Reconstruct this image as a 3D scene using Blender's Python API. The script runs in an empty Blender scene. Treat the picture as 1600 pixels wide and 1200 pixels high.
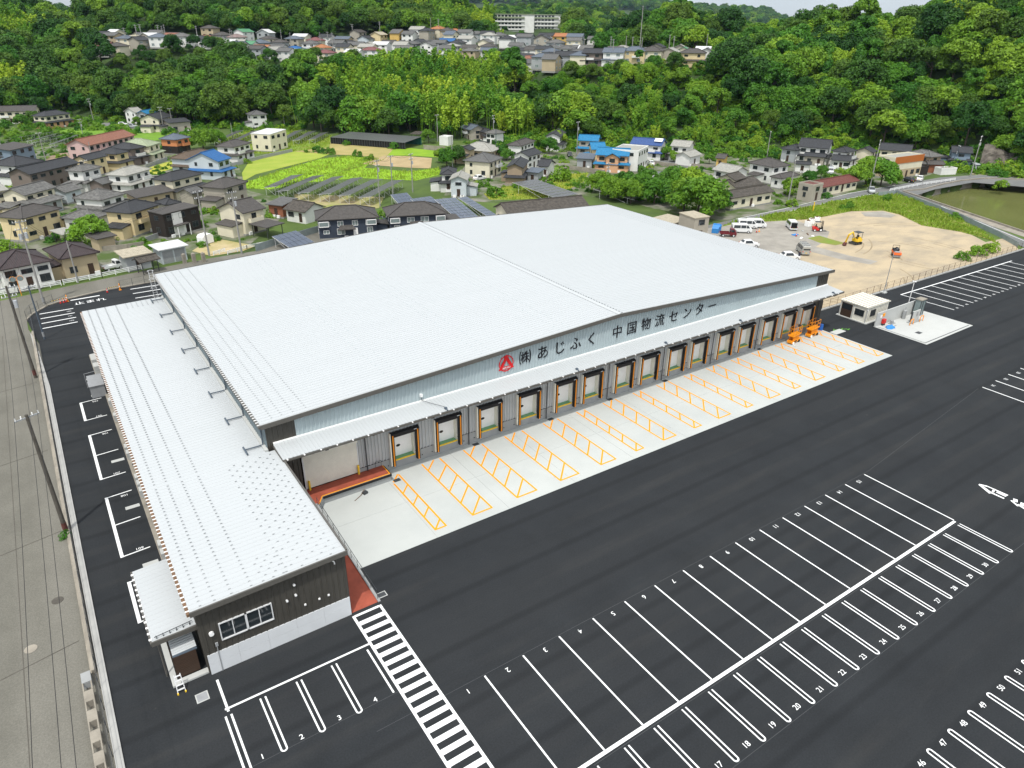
import bpy, math, random
import numpy as np
from math import sin, cos, pi, radians, hypot, atan2
from mathutils import Matrix, Vector

# ------------------------------------------------------------ camera, sky, sun, exposure
scene = bpy.context.scene
COL = scene.collection
FPX, PITCH, ROLL, YAW = 1106.5, radians(26.727), radians(.5246), radians(34.11)
CAM = np.array([0, 0, 40.0])
def _basis():
    d = np.array([sin(YAW)*cos(PITCH), cos(YAW)*cos(PITCH), -sin(PITCH)])
    rt = np.array([cos(YAW), -sin(YAW), 0]); up = np.cross(rt, d)
    c, s = cos(ROLL), sin(ROLL)
    return c*rt+s*up, -s*rt+c*up, d
RT, UP, FW = _basis()
cd = bpy.data.cameras.new('camera'); cam = bpy.data.objects.new('camera', cd); COL.objects.link(cam)
cd.sensor_width = 36; cd.lens = FPX/1600*36; cd.clip_start = .5; cd.clip_end = 9000
m = Matrix.Identity(4)
for i in range(3):
    m[i][0], m[i][1], m[i][2], m[i][3] = RT[i], UP[i], -FW[i], CAM[i]
cam.matrix_world = m
scene.camera = cam

SUN_EL, SUN_AZ = radians(64), atan2(-.71, -.70)          # where the sun stands: azimuth measured from +Y to +X
w = bpy.data.worlds.new('World'); scene.world = w; w.use_nodes = True
nt = w.node_tree; nt.nodes.clear()
N = nt.nodes.new; Lk = nt.links.new
out = N('ShaderNodeOutputWorld'); bg = N('ShaderNodeBackground'); bg.inputs['Strength'].default_value = .1
sky = N('ShaderNodeTexSky'); sky.sky_type = 'NISHITA'; sky.sun_disc = False
sky.sun_elevation = SUN_EL; sky.sun_rotation = SUN_AZ; sky.dust_density = 2.0; sky.air_density = 1.0
tc = N('ShaderNodeTexCoord'); mp = N('ShaderNodeMapping'); mp.inputs['Scale'].default_value = (1, 1, 4.5)
no = N('ShaderNodeTexNoise'); no.inputs['Scale'].default_value = 2.2; no.inputs['Detail'].default_value = 7
ra = N('ShaderNodeValToRGB'); ra.color_ramp.elements[0].position = .30; ra.color_ramp.elements[1].position = .62
ra.color_ramp.elements[0].color = (.50, .50, .50, 1); ra.color_ramp.elements[1].color = (.95, .95, .95, 1)
mx = N('ShaderNodeMix'); mx.data_type = 'RGBA'; mx.inputs['B'].default_value = (13.3, 13.7, 14.0, 1)
Lk(tc.outputs['Generated'], mp.inputs['Vector']); Lk(mp.outputs[0], no.inputs['Vector']); Lk(no.outputs['Fac'], ra.inputs[0])
vd = N('ShaderNodeVectorMath'); vd.operation = 'DOT_PRODUCT'; Lk(tc.outputs['Generated'], vd.inputs[0])      # thin overcast: a broad glow round the hidden sun
vd.inputs[1].default_value = (-.71*cos(SUN_EL), -.70*cos(SUN_EL), sin(SUN_EL))
el = N('ShaderNodeMapRange'); el.inputs['From Min'].default_value = -1; el.inputs['From Max'].default_value = 1; Lk(vd.outputs['Value'], el.inputs['Value'])
pw = N('ShaderNodeMath'); pw.operation = 'POWER'; pw.inputs[1].default_value = 2.2; Lk(el.outputs[0], pw.inputs[0])
cc = N('ShaderNodeMix'); cc.data_type = 'RGBA'; cc.inputs['A'].default_value = (6.5, 7.2, 7.8, 1); cc.inputs['B'].default_value = (18.0, 18.2, 18.4, 1)
Lk(pw.outputs[0], cc.inputs['Factor']); Lk(cc.outputs['Result'], mx.inputs['B'])
Lk(ra.outputs[0], mx.inputs['Factor']); Lk(sky.outputs[0], mx.inputs['A']); Lk(mx.outputs['Result'], bg.inputs[0]); Lk(bg.outputs[0], out.inputs[0])
sd = bpy.data.lights.new('sun', 'SUN'); sd.energy = 2.9; sd.angle = radians(1.4); sd.color = (1, .965, .9)
sun = bpy.data.objects.new('sun', sd); COL.objects.link(sun)
sun.rotation_euler = Vector((.71*cos(SUN_EL), .70*cos(SUN_EL), -sin(SUN_EL))).to_track_quat('-Z', 'Y').to_euler()
vs = scene.view_settings; vs.view_transform = 'Standard'; vs.look = 'None'; vs.exposure = .12; vs.gamma = 1
try: vs.use_curve_mapping = False
except Exception: pass
scene.cycles.max_bounces = 5; scene.cycles.transparent_max_bounces = 4; scene.cycles.volume_bounces = 0
RND = random.Random(7)

# ------------------------------------------------------------ photo pixel (1600x1200) -> direction -> point on a level
def ray(px, py): return FW*FPX + RT*(px-800) + UP*(600-py)
def G(px, py, z=0.):
    v = ray(px, py); t = (z-CAM[2])/v[2]; return Vector(CAM+v*t)
def proj(p):
    q = np.array(p, float)-CAM; d = q@FW
    return 800+FPX*(q@RT)/d, 600-FPX*(q@UP)/d
KF = FPX/cos(PITCH)
def pol(key, dist):                                       # bearing key + distance -> plan position
    a = YAW+math.atan((key-800)/KF); return dist*sin(a), dist*cos(a)
def keyd(x, y):
    d = hypot(x, y); a = atan2(x, y)-YAW
    a = (a+pi) % (2*pi)-pi
    a = max(-1.45, min(1.45, a))
    return 800+KF*math.tan(a), d

# ------------------------------------------------------------ materials
MATS = {}
def lin(c):
    f = lambda u: u/12.92 if u <= .04045 else ((u+.055)/1.055)**2.4
    return tuple(f(x/255) for x in c)
def mat(name, col, rough=.7, var=.12, scale=3., bump=0., bscale=20., metal=0., spec=.3, coord='Object', stretch=(1, 1, 1), col2=None, detail=6, rnd=0., lo=.35, hi=.7):
    """plain surface: colour with two scales of noise, optional bump"""
    if name in MATS: return MATS[name]
    m = bpy.data.materials.new(name); MATS[name] = m; m.use_nodes = True
    t = m.node_tree; b = t.nodes['Principled BSDF']; n = t.nodes.new; l = t.links.new
    b.inputs['Roughness'].default_value = rough; b.inputs['Metallic'].default_value = metal
    b.inputs['Specular IOR Level'].default_value = spec
    c2 = col2 or tuple(x*(1-var*2) for x in col)
    tc = n('ShaderNodeTexCoord'); mp = n('ShaderNodeMapping'); mp.inputs['Scale'].default_value = stretch
    l(tc.outputs[coord], mp.inputs['Vector'])
    if var > 0 or col2:
        no = n('ShaderNodeTexNoise'); no.inputs['Scale'].default_value = scale; no.inputs['Detail'].default_value = detail; no.inputs['Roughness'].default_value = .62
        l(mp.outputs[0], no.inputs['Vector'])
        r = n('ShaderNodeValToRGB'); r.color_ramp.elements[0].position = lo; r.color_ramp.elements[1].position = hi
        r.color_ramp.elements[0].color = (*c2, 1); r.color_ramp.elements[1].color = (*col, 1)
        l(no.outputs['Fac'], r.inputs[0]); outc = r.outputs[0]
        if rnd:
            oi = n('ShaderNodeObjectInfo'); hs = n('ShaderNodeHueSaturation'); ma = n('ShaderNodeMath'); ma.operation = 'MULTIPLY_ADD'
            ma.inputs[1].default_value = rnd*2; ma.inputs[2].default_value = 1-rnd
            l(oi.outputs['Random'], ma.inputs[0]); l(ma.outputs[0], hs.inputs['Value']); l(outc, hs.inputs['Color']); outc = hs.outputs[0]
        l(outc, b.inputs['Base Color'])
    else: b.inputs['Base Color'].default_value = (*col, 1)
    if bump:
        n2 = n('ShaderNodeTexNoise'); n2.inputs['Scale'].default_value = bscale; n2.inputs['Detail'].default_value = 4
        l(mp.outputs[0], n2.inputs['Vector'])
        bp = n('ShaderNodeBump'); bp.inputs['Strength'].default_value = bump; bp.inputs['Distance'].default_value = .05
        l(n2.outputs['Fac'], bp.inputs['Height']); l(bp.outputs[0], b.inputs['Normal'])
    return m
def tile_mat(name, col, pitch=.27, var=.16):
    """roof tiles in courses: laid along the UV (metres)"""
    if name in MATS: return MATS[name]
    m = mat(name, col, .62, var, 1.6, 0, spec=.25, coord='UV', col2=tuple(x*(1-var*2.4) for x in col))
    t = m.node_tree; b = t.nodes['Principled BSDF']; n = t.nodes.new; l = t.links.new
    tc = n('ShaderNodeTexCoord')
    wv = n('ShaderNodeTexWave'); wv.wave_type = 'BANDS'; wv.bands_direction = 'X'; wv.inputs['Scale'].default_value = .314/pitch
    w2 = n('ShaderNodeTexWave'); w2.wave_type = 'BANDS'; w2.bands_direction = 'Y'; w2.wave_profile = 'SAW'; w2.inputs['Scale'].default_value = .314/pitch
    l(tc.outputs['UV'], wv.inputs['Vector']); l(tc.outputs['UV'], w2.inputs['Vector'])
    ad = n('ShaderNodeMath'); ad.operation = 'ADD'; l(wv.outputs['Fac'], ad.inputs[0]); l(w2.outputs['Fac'], ad.inputs[1])
    bp = n('ShaderNodeBump'); bp.inputs['Strength'].default_value = .55; bp.inputs['Distance'].default_value = .06
    l(ad.outputs[0], bp.inputs['Height']); l(bp.outputs[0], b.inputs['Normal'])
    return m
def leaf_mat(name, col, col2, scale=.35, rnd=.3, hue=.03):
    rnd *= 1.25
    m = mat(name, col, .55, .1, scale, 0, spec=.25, col2=col2, detail=4)
    t = m.node_tree; b = t.nodes['Principled BSDF']; n = t.nodes.new; l = t.links.new
    src = b.inputs['Base Color'].links[0].from_socket
    oi = n('ShaderNodeObjectInfo'); hs = n('ShaderNodeHueSaturation')
    ma = n('ShaderNodeMath'); ma.operation = 'MULTIPLY_ADD'; ma.inputs[1].default_value = rnd*2; ma.inputs[2].default_value = 1-rnd
    mh = n('ShaderNodeMath'); mh.operation = 'MULTIPLY_ADD'; mh.inputs[1].default_value = -hue*2; mh.inputs[2].default_value = .5+hue
    l(oi.outputs['Random'], ma.inputs[0]); l(oi.outputs['Random'], mh.inputs[0]); l(ma.outputs[0], hs.inputs['Value']); l(mh.outputs[0], hs.inputs['Hue'])
    l(src, hs.inputs['Color']); l(hs.outputs[0], b.inputs['Base Color'])
    tr = n('ShaderNodeBsdfTranslucent'); l(hs.outputs[0], tr.inputs['Color']); ms = n('ShaderNodeMixShader'); ms.inputs[0].default_value = .3
    o = t.nodes['Material Output']; l(b.outputs[0], ms.inputs[1]); l(tr.outputs[0], ms.inputs[2]); l(ms.outputs[0], o.inputs['Surface'])
    return m

# ------------------------------------------------------------ mesh builder
class MB:
    def __init__(s): s.v = []; s.f = []; s.uv = []; s.has_uv = False
    def add(s, vs, fs, uvs=None):
        k = len(s.v); s.v += [tuple(p) for p in vs]
        for i, f in enumerate(fs):
            s.f.append(tuple(k+j for j in f))
            if uvs: s.has_uv = True; s.uv.append(uvs[i])
            else: s.uv.append([(0, 0)]*len(f))
        return s
    def box(s, x0, y0, z0, x1, y1, z1):
        return s.add([(x0,y0,z0),(x1,y0,z0),(x1,y1,z0),(x0,y1,z0),(x0,y0,z1),(x1,y0,z1),(x1,y1,z1),(x0,y1,z1)],
              [(0,3,2,1),(4,5,6,7),(0,1,5,4),(1,2,6,5),(2,3,7,6),(3,0,4,7)])
    def cyl(s, a, b, r0, r1=None, n=8, caps=True):
        a, b = Vector(a), Vector(b); r1 = r0 if r1 is None else r1
        d = (b-a).normalized(); u = d.orthogonal().normalized(); w = d.cross(u)
        vs = []; 
        for c, r in ((a, r0), (b, r1)):
            for i in range(n):
                t = 2*pi*i/n; vs.append(c+u*(r*cos(t))+w*(r*sin(t)))
        fs = [(i, (i+1) % n, n+(i+1) % n, n+i) for i in range(n)]
        if caps: fs += [tuple(range(n-1, -1, -1)), tuple(range(n, 2*n))]
        return s.add(vs, fs)
    def path(s, pts, r, n=6):
        for a, b in zip(pts, pts[1:]): s.cyl(a, b, r, n=n)
        return s
    def bar(s, a, b, wd, h):                       # box along a-b, wd wide (level), h high below the line
        a, b = Vector(a), Vector(b); d = (b-a); l = Vector((-d.y, d.x, 0)); l = l.normalized()*wd/2 if l.length > 1e-6 else Vector((wd/2, 0, 0))
        u = Vector((0, 0, h/2))
        if abs(d.z) > d.length*.9: u = Vector((0, h/2, 0))
        return s.add([a-l-u, a+l-u, a+l+u, a-l+u, b-l-u, b+l-u, b+l+u, b-l+u], [(0,1,2,3),(7,6,5,4),(0,4,5,1),(1,5,6,2),(2,6,7,3),(3,7,4,0)])
    def prism(s, pts, z0, z1):                     # plan polygon extruded; counter-clockwise
        n = len(pts); A = sum(pts[i][0]*pts[(i+1) % n][1]-pts[(i+1) % n][0]*pts[i][1] for i in range(n))
        if A < 0: pts = pts[::-1]
        vs = [(p[0], p[1], z0) for p in pts]+[(p[0], p[1], z1) for p in pts]
        return s.add(vs, [tuple(range(n-1, -1, -1)), tuple(range(n, 2*n))]+[(i, (i+1) % n, n+(i+1) % n, n+i) for i in range(n)])
    def sheet(s, pts, z):
        n = len(pts); A = sum(pts[i][0]*pts[(i+1) % n][1]-pts[(i+1) % n][0]*pts[i][1] for i in range(n))
        if A < 0: pts = pts[::-1]
        return s.add([(p[0], p[1], z) for p in pts], [tuple(range(n))])
    def side(s, prof, y0, y1, ax='y'):             # profile (a,z) extruded along y (or x)
        n = len(prof); g = (lambda p, t: (p[0], t, p[1])) if ax == 'y' else (lambda p, t: (t, p[0], p[1]))
        vs = [g(p, y0) for p in prof]+[g(p, y1) for p in prof]
        return s.add(vs, [tuple(range(n)), tuple(range(2*n-1, n-1, -1))]+[(i, n+i, n+(i+1) % n, (i+1) % n) for i in range(n)])
    def sphere(s, c, rx, ry, rz, n=10, m=6):
        vs = [(c[0], c[1], c[2]+rz)]; fs = []
        for j in range(1, m):
            a = pi*j/m
            for i in range(n): b = 2*pi*i/n; vs.append((c[0]+rx*sin(a)*cos(b), c[1]+ry*sin(a)*sin(b), c[2]+rz*cos(a)))
        vs.append((c[0], c[1], c[2]-rz)); L = len(vs)-1
        for i in range(n): fs.append((0, 1+i, 1+(i+1) % n)); fs.append((L, 1+(m-2)*n+(i+1) % n, 1+(m-2)*n+i))
        for j in range(m-2):
            for i in range(n): a = 1+j*n+i; b = 1+j*n+(i+1) % n; fs.append((a, a+n, b+n, b))
        return s.add(vs, fs)
    def mesh(s, name, material):
        me = bpy.data.meshes.new(name); me.from_pydata(s.v, [], s.f)
        if s.has_uv:
            u = me.uv_layers.new(name='UVMap'); flat = [c for f in s.uv for p in f for c in p]; u.data.foreach_set('uv', flat)
        if material: me.materials.append(MATS[material] if isinstance(material, str) else material)
        return me
    def build(s, name, material, parent=None): return link(name, s.mesh(name, material), parent)
def link(name, data, parent=None):
    o = bpy.data.objects.new(name, data); COL.objects.link(o)
    if parent is not None: o.parent = parent
    return o
def tag(o, label=None, cat=None, group=None, kind=None):
    if label: o['label'] = label
    if cat: o['category'] = cat
    if group: o['group'] = group
    if kind: o['kind'] = kind
    return o
def thing(name, label, cat, loc=(0, 0, 0), rz=0, group=None):
    o = bpy.data.objects.new(name, None); COL.objects.link(o); o.empty_display_size = .2
    o.location = loc; o.rotation_euler = (0, 0, rz); return tag(o, label, cat, group)
def struct(o): return tag(o, kind='structure')
def copy_tree(o, parent=None):
    c = o.copy(); COL.objects.link(c)
    if parent is not None: c.parent = parent
    for ch in o.children: copy_tree(ch, c)
    return c
def xf(o, loc, rz=0, sc=1.):
    o.location = loc; o.rotation_euler = (0, 0, rz); o.scale = (sc, sc, sc) if not hasattr(sc, '__len__') else sc; return o
def text_mesh(s, name, material, size=1., depth=0., bold=.012):
    c = bpy.data.curves.new(name, 'FONT'); c.body = s; c.size = size; c.extrude = depth; c.align_x = 'CENTER'; c.align_y = 'CENTER'; c.resolution_u = 3; c.offset = bold*size
    o = bpy.data.objects.new(name, c); COL.objects.link(o)
    dg = bpy.context.evaluated_depsgraph_get(); me = bpy.data.meshes.new_from_object(o.evaluated_get(dg)); me.name = name
    bpy.data.objects.remove(o); bpy.data.curves.remove(c)
    me.materials.clear(); me.materials.append(MATS[material]); return me
def inside(x, y, P):
    r = False; n = len(P)
    for i in range(n):
        x0, y0 = P[i][:2]; x1, y1 = P[(i+1) % n][:2]
        if (y0 > y) != (y1 > y) and x < (x1-x0)*(y-y0)/(y1-y0)+x0: r = not r
    return r

S = lambda *c: lin(c)
# names of plain surfaces (albedo, linear)
mat('chalk', (.085, .09, .095), .9, .1, .3)
mat('roof_steel', (.43, .452, .463), .42, .05, .5, 0, spec=.4, col2=(.420, .442, .453), stretch=(.12, 1.4, 1), detail=5)
mat('trim_brown', (.105, .100, .090), .5, .06, 2)
mat('wall_dark', (.062, .058, .050), .5, .08, .6)
mat('wall_silver', (.40, .47, .49), .42, .05, .4, spec=.45)
mat('wall_grey', (.43, .445, .45), .5, .05, .5)
mat('wall_blue', (.16, .20, .22), .45, .05, .5)
mat('plinth', (.60, .62, .64), .7, .04, .8)
mat('concrete', (.45, .47, .455), .85, .05, .12, .12, 30, col2=(.385, .405, .395), lo=.3, hi=.65)
mat('concrete_pale', (.46, .47, .455), .85, .05, .25, .1, 30)
mat('concrete_grey', (.32, .33, .33), .85, .09, .6, .15, 20)
mat('concrete_old', (.33, .30, .25), .9, .18, .7, .3, 12)
mat('kerb', (.40, .40, .385), .85, .1, .5, .15, 20)
mat('white_paint', (.76, .77, .77), .7, .1, 4, col2=(.36, .37, .37), lo=.24, hi=.40)
mat('tyre_dark', (.0165, .0175, .019), .85, .15, .5); mat('scuff', (.048, .050, .053), .9, .2, .8); mat('rut', (.33, .265, .17), .95, .15, .6)
mat('orange_paint', (.86, .34, .010), .6, .06, 3)
mat('red_floor', (.36, .085, .05), .75, .16, .9, .1, 30)
mat('black_rubber', (.014, .014, .016), .6, .1, 3)
mat('clip_grey', (.27, .28, .29), .5, .05, 3)
mat('dark_metal', (.05, .055, .06), .45, .08, 3, spec=.4)
mat('grey_metal', (.30, .31, .32), .4, .08, 3, spec=.5)
mat('pipe_blue', (.085, .11, .14), .45, .08, 3)
mat('white_steel', (.84, .84, .83), .45, .03, 2)
mat('cream_panel', (.76, .74, .65), .6, .05, 1.5)
mat('green_deck', (.16, .36, .19), .6, .08, 2)
mat('yellow', (.80, .52, .03), .5, .06, 3)
mat('orange', (.84, .30, .012), .45, .05, 3)
mat('red', (.55, .03, .025), .45, .05, 3)
mat('sign_red', (.62, .012, .016), .45, .03, 3)
mat('sign_black', (.008, .008, .012), .5, 0)
mat('blue', (.02, .12, .45), .5, .05, 3)
mat('tarp_blue', (.04, .24, .60), .5, .1, 6, .3, 10)
mat('glass', (.02, .026, .03), .06, 0, spec=.6)
mat('glass_pale', (.20, .25, .25), .08, .1, .8, spec=.6)
mat('aluminium', (.62, .63, .64), .35, .03, 3, spec=.5)
mat('wood_brown', (.060, .036, .024), .6, .15, 2, stretch=(1, 1, 8))
mat('timber', (.20, .12, .07), .7, .2, 2)
mat('rust_red', (.17, .060, .05), .7, .3, 1.2)
mat('trunk', (.085, .065, .05), .9, .2, 3, .4, 8)
mat('pole_concrete', (.30, .295, .28), .8, .1, 1.5)
mat('pole_dark', (.11, .10, .085), .8, .2, 1.2)
mat('rock', (.20, .18, .15), .95, .3, .35, .8, 1.5, col2=(.07, .06, .052))
mat('dark_red_paint', (.13, .012, .018), .3, .03, 2, spec=.5)
mat('white_car', (.72, .73, .73), .25, .02, 2, spec=.5)
mat('grey_car', (.36, .36, .33), .25, .02, 2, spec=.5)
mat('silver_car', (.42, .44, .46), .25, .02, 2, spec=.5)
mat('black_car', (.02, .02, .022), .25, 0, spec=.5)
mat('roller_orange', (.72, .13, .02), .45, .05, 3); mat('skin', (.45, .28, .2), .6, 0); mat('navy_cloth', (.025, .025, .045), .9, .1, 8)
mat('teal_net', (.02, .13, .11), .7, .15, 2)

# ------------------------------------------------------------ terrain: height profiles along bearings
PROF = {
 -700: [(400,0),(600,60),(900,100),(1600,80)],
 -100: [(405,0),(450,12),(520,34),(620,58),(800,60),(1500,60)],
 60: [(420,0),(470,12),(530,26),(640,42),(760,20),(1500,48),(2500,10)],
 110: [(405,0),(440,8),(465,19),(520,28),(560,30),(640,30),(760,15),(1500,46),(2500,10)],
 170: [(385,0),(425,10),(452,24),(500,30),(540,36),(700,70),(1000,40)],
 250: [(350,0),(400,8),(430,15),(450,26),(500,31),(560,46),(720,92),(1000,80)],
 420: [(340,0),(395,11),(425,22),(500,28),(560,42),(740,97),(1000,80)],
 550: [(310,0),(370,9),(405,15),(426,23),(480,27),(540,40),(720,92),(1000,70)],
 650: [(290,0),(350,7),(402,15),(430,23),(480,28),(540,38),(680,74),(900,60),(2000,80)],
 720: [(285,0),(350,7),(405,15),(440,24),(500,29),(560,34),(640,44),(800,30),(1100,20),(1500,50),(1900,15),(3600,186),(4000,150)],
 780: [(290,0),(350,9),(410,18),(450,26),(520,31),(600,34),(700,34),(900,25),(1500,58),(1900,15),(3600,190),(4000,150)],
 850: [(290,0),(335,12),(352,21),(390,24),(520,32),(700,38),(800,30),(1100,25),(1500,64),(1900,15),(3600,182),(4000,150)],
 900: [(288,0),(330,13),(350,21),(370,23),(480,29),(700,37),(800,30),(1100,25),(1500,66),(1900,15),(3600,172),(4000,140)],
 940: [(285,0),(328,14),(346,22),(365,24),(410,25),(450,27),(560,24),(800,15),(1100,20),(1500,58),(1900,15),(3600,160),(4000,130)],
 1000: [(285,0),(326,15),(345,23),(365,24),(405,26),(430,24),(480,33),(560,22),(800,10),(1500,35),(1900,15),(3600,148),(4000,120)],
 1060: [(285,0),(326,15),(345,23),(365,24),(405,26),(430,28.5),(480,41.5),(560,26.5),(800,10),(1900,15),(3600,115),(4000,85)],
 1120: [(285,0),(326,15),(345,23),(365,25),(400,27),(430,26.5),(480,37.5),(560,23.5),(800,10),(2400,15),(3600,108),(4000,80)],
 1180: [(285,0),(330,16),(375,20),(420,27),(480,29),(560,20),(800,5),(2400,15),(3600,100),(4000,80)],
 1240: [(288,0),(330,15),(375,29.5),(420,36.5),(500,25.5),(800,5),(2400,15),(3600,50),(4000,30)],
 1300: [(297,0),(330,14),(375,29.5),(405,34.5),(500,21.5),(800,5),(2400,15),(3600,35),(4000,20)],
 1345: [(297,0),(330,15),(375,30.5),(405,35.5),(500,21.5),(800,5),(2400,15),(3600,35),(4000,15)],
 1385: [(297,0),(330,15),(370,25),(400,30),(480,21),(650,18),(900,40),(1200,20),(3600,20)],
 1450: [(297,0),(330,17),(375,33),(412,39),(500,36),(900,51),(1200,30)],
 1520: [(294,0),(330,20),(375,43),(430,54),(600,56)],
 1600: [(295,0),(301,7),(330,23),(385,54),(450,68),(700,80)],
 1750: [(290,0),(297,8),(330,28),(385,62),(450,82),(700,100)],
 2400: [(290,0),(330,30),(450,90),(700,110)],
 3600: [(300,0),(500,50),(900,90)]}
PK = sorted(PROF); PD = np.concatenate([np.arange(0, 600, 4.), np.arange(600, 4001, 20.)])
PT = np.array([np.interp(PD, [0]+[a for a, _ in PROF[k]], [0]+[b for _, b in PROF[k]]) for k in PK])
def height0(key, d):
    j = np.searchsorted(PK, key); j = min(max(j, 1), len(PK)-1)
    t = (key-PK[j-1])/(PK[j]-PK[j-1]); t = min(max(t, 0), 1); t = t*t*(3-2*t)*.5+t*.5
    return (1-t)*np.interp(d, PD, PT[j-1])+t*np.interp(d, PD, PT[j])
def ground_z(x, y):
    k, d = keyd(x, y)
    a = (atan2(x, y)-YAW+pi) % (2*pi)-pi
    if abs(a) > 1.3: return 0.
    h = height0(k, d)
    if h > 1: h += (sin(x*.041+1)*cos(y*.037)+.6*sin(x*.09+y*.07))*min(1.5, h*.05)*(1+min(d, 900)/900)
    return float(h)
POND = [G(px, py, -2) for px, py in [(1417,311),(1450,308),(1480,300),(1505,295),(1540,291),(1600,293)]]
POND = [(p.x, p.y) for p in POND]+[(300, 60), (260, 20), (186, 58)]+[(G(1600,376,-2).x, G(1600,376,-2).y)]
mat('ground_green', (.095, .15, .028), .95, .2, .05, .4, 2, col2=(.045, .075, .018), coord='Object')
mat('forest_floor', (.045, .085, .018), .95, .2, .12, .6, 2, col2=(.020, .034, .010))
angs = [radians(a) for a in np.concatenate([np.arange(-180, -52, 4.), np.arange(-52, 52, .3), np.arange(52, 180, 4.)])]
rads = list(np.arange(12, 150, 14))+list(np.arange(150, 470, 5))+list(np.arange(470, 900, 14))+list(np.arange(900, 4200, 60))
V = [(0, 0, -.08)]; Fc = []
na = len(angs)
for r in rads:
    for a in angs:
        x, y = r*sin(a+YAW), r*cos(a+YAW)
        z = ground_z(x, y)-.08 if r < 4100 else -60
        if 150 < r < 330 and inside(x, y, POND): z = -4.5
        V.append((x, y, z))
for i in range(na): Fc.append((0, 1+(i+1) % na, 1+i))
for j in range(len(rads)-1):
    for i in range(na):
        a, b = 1+j*na+i, 1+j*na+(i+1) % na; Fc.append((a, b, b+na, a+na))
me = bpy.data.meshes.new('ground'); me.from_pydata(V, [], Fc); me.materials.append(MATS['ground_green']); me.materials.append(MATS['forest_floor'])
me.polygons.foreach_set('material_index', [1 if max(V[i][2] for i in f) > .5 else 0 for f in Fc])
me.polygons.foreach_set('use_smooth', [True]*len(me.polygons))
ground = struct(link('ground', me))

# ------------------------------------------------------------ asphalt with laid lanes, dust and scuffs
def asphalt(name, base, dust, lane=(.012, .28, 1), joint=0):
    m = bpy.data.materials.new(name); MATS[name] = m; m.use_nodes = True
    t = m.node_tree; b = t.nodes['Principled BSDF']; n = t.nodes.new; l = t.links.new
    b.inputs['Roughness'].default_value = .9; b.inputs['Specular IOR Level'].default_value = .12
    tc = n('ShaderNodeTexCoord')
    def noise(sc, st, det=5, ro=.6):
        mp = n('ShaderNodeMapping'); mp.inputs['Scale'].default_value = st; l(tc.outputs['Object'], mp.inputs['Vector'])
        q = n('ShaderNodeTexNoise'); q.inputs['Scale'].default_value = sc; q.inputs['Detail'].default_value = det; q.inputs['Roughness'].default_value = ro
        l(mp.outputs[0], q.inputs['Vector']); return q.outputs['Fac']
    def ramp(src, p0, p1, c0, c1):
        r = n('ShaderNodeValToRGB'); r.color_ramp.elements[0].position = p0; r.color_ramp.elements[1].position = p1
        r.color_ramp.elements[0].color = (*c0, 1); r.color_ramp.elements[1].color = (*c1, 1); l(src, r.inputs[0]); return r.outputs[0]
    def mix(f, a, bb, mode='MIX'):
        q = n('ShaderNodeMix'); q.data_type = 'RGBA'; q.blend_type = mode; l(f, q.inputs['Factor']) if not isinstance(f, float) else q.inputs['Factor'].__setattr__('default_value', f)
        for s, v in (('A', a), ('B', bb)):
            if isinstance(v, tuple): q.inputs[s].default_value = (*v, 1)
            else: l(v, q.inputs[s])
        return q.outputs['Result']
    c = ramp(noise(.22, (1, 1, 1), 8, .65), .3, .72, tuple(x*.86 for x in base), tuple(x*1.14 for x in base))
    lanes = ramp(noise(1., lane, 3, .55), .44, .62, (0, 0, 0), (1, 1, 1)); c = mix(lanes, c, mix(.5, c, dust))
    grit = ramp(noise(9, (1, 1, 1), 3, .7), .35, .7, (.86, .86, .86), (1.16, 1.16, 1.16)); c = mix(1., c, grit, 'MULTIPLY')
    spots = ramp(noise(.5, (1, 1.6, 1), 9, .75), .66, .78, (0, 0, 0), (.35, .35, .35)); c = mix(spots, c, (.16, .145, .12))
    if joint:
        wv = n('ShaderNodeTexWave'); wv.wave_type = 'BANDS'; wv.bands_direction = 'Y'; wv.inputs['Scale'].default_value = .314/joint; wv.inputs['Distortion'].default_value = .35; wv.inputs['Detail'].default_value = 2; wv.inputs['Detail Scale'].default_value = .4
        l(tc.outputs['Object'], wv.inputs['Vector'])
        br_ = ramp(wv.outputs['Fac'], .0, .07, (.75, .75, .75), (0, 0, 0)); c = mix(br_, c, mix(.5, c, tuple(x*.5 for x in base)))
        ds = ramp(wv.outputs['Fac'], .80, .97, (0, 0, 0), (.14, .14, .14)); nd = ramp(noise(.35, (.15, 1, 1), 6, .7), .42, .68, (0, 0, 0), (1, 1, 1)); c = mix(mix(1., ds, nd, 'MULTIPLY'), c, (.085, .080, .072))
    l(c, b.inputs['Base Color'])
    bp = n('ShaderNodeBump'); bp.inputs['Strength'].default_value = .15; bp.inputs['Distance'].default_value = .02; l(noise(40, (1, 1, 1), 2), bp.inputs['Height']); l(bp.outputs[0], b.inputs['Normal'])
asphalt('asphalt_new', (.0245, .0272, .0302), (.029, .031, .033), joint=4.7)
asphalt('asphalt_old', (.142, .137, .117), (.188, .180, .157), (.28, .012, 1))
asphalt('asphalt_road', (.15, .155, .155), (.20, .195, .18), (.05, .2, 1))

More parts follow.
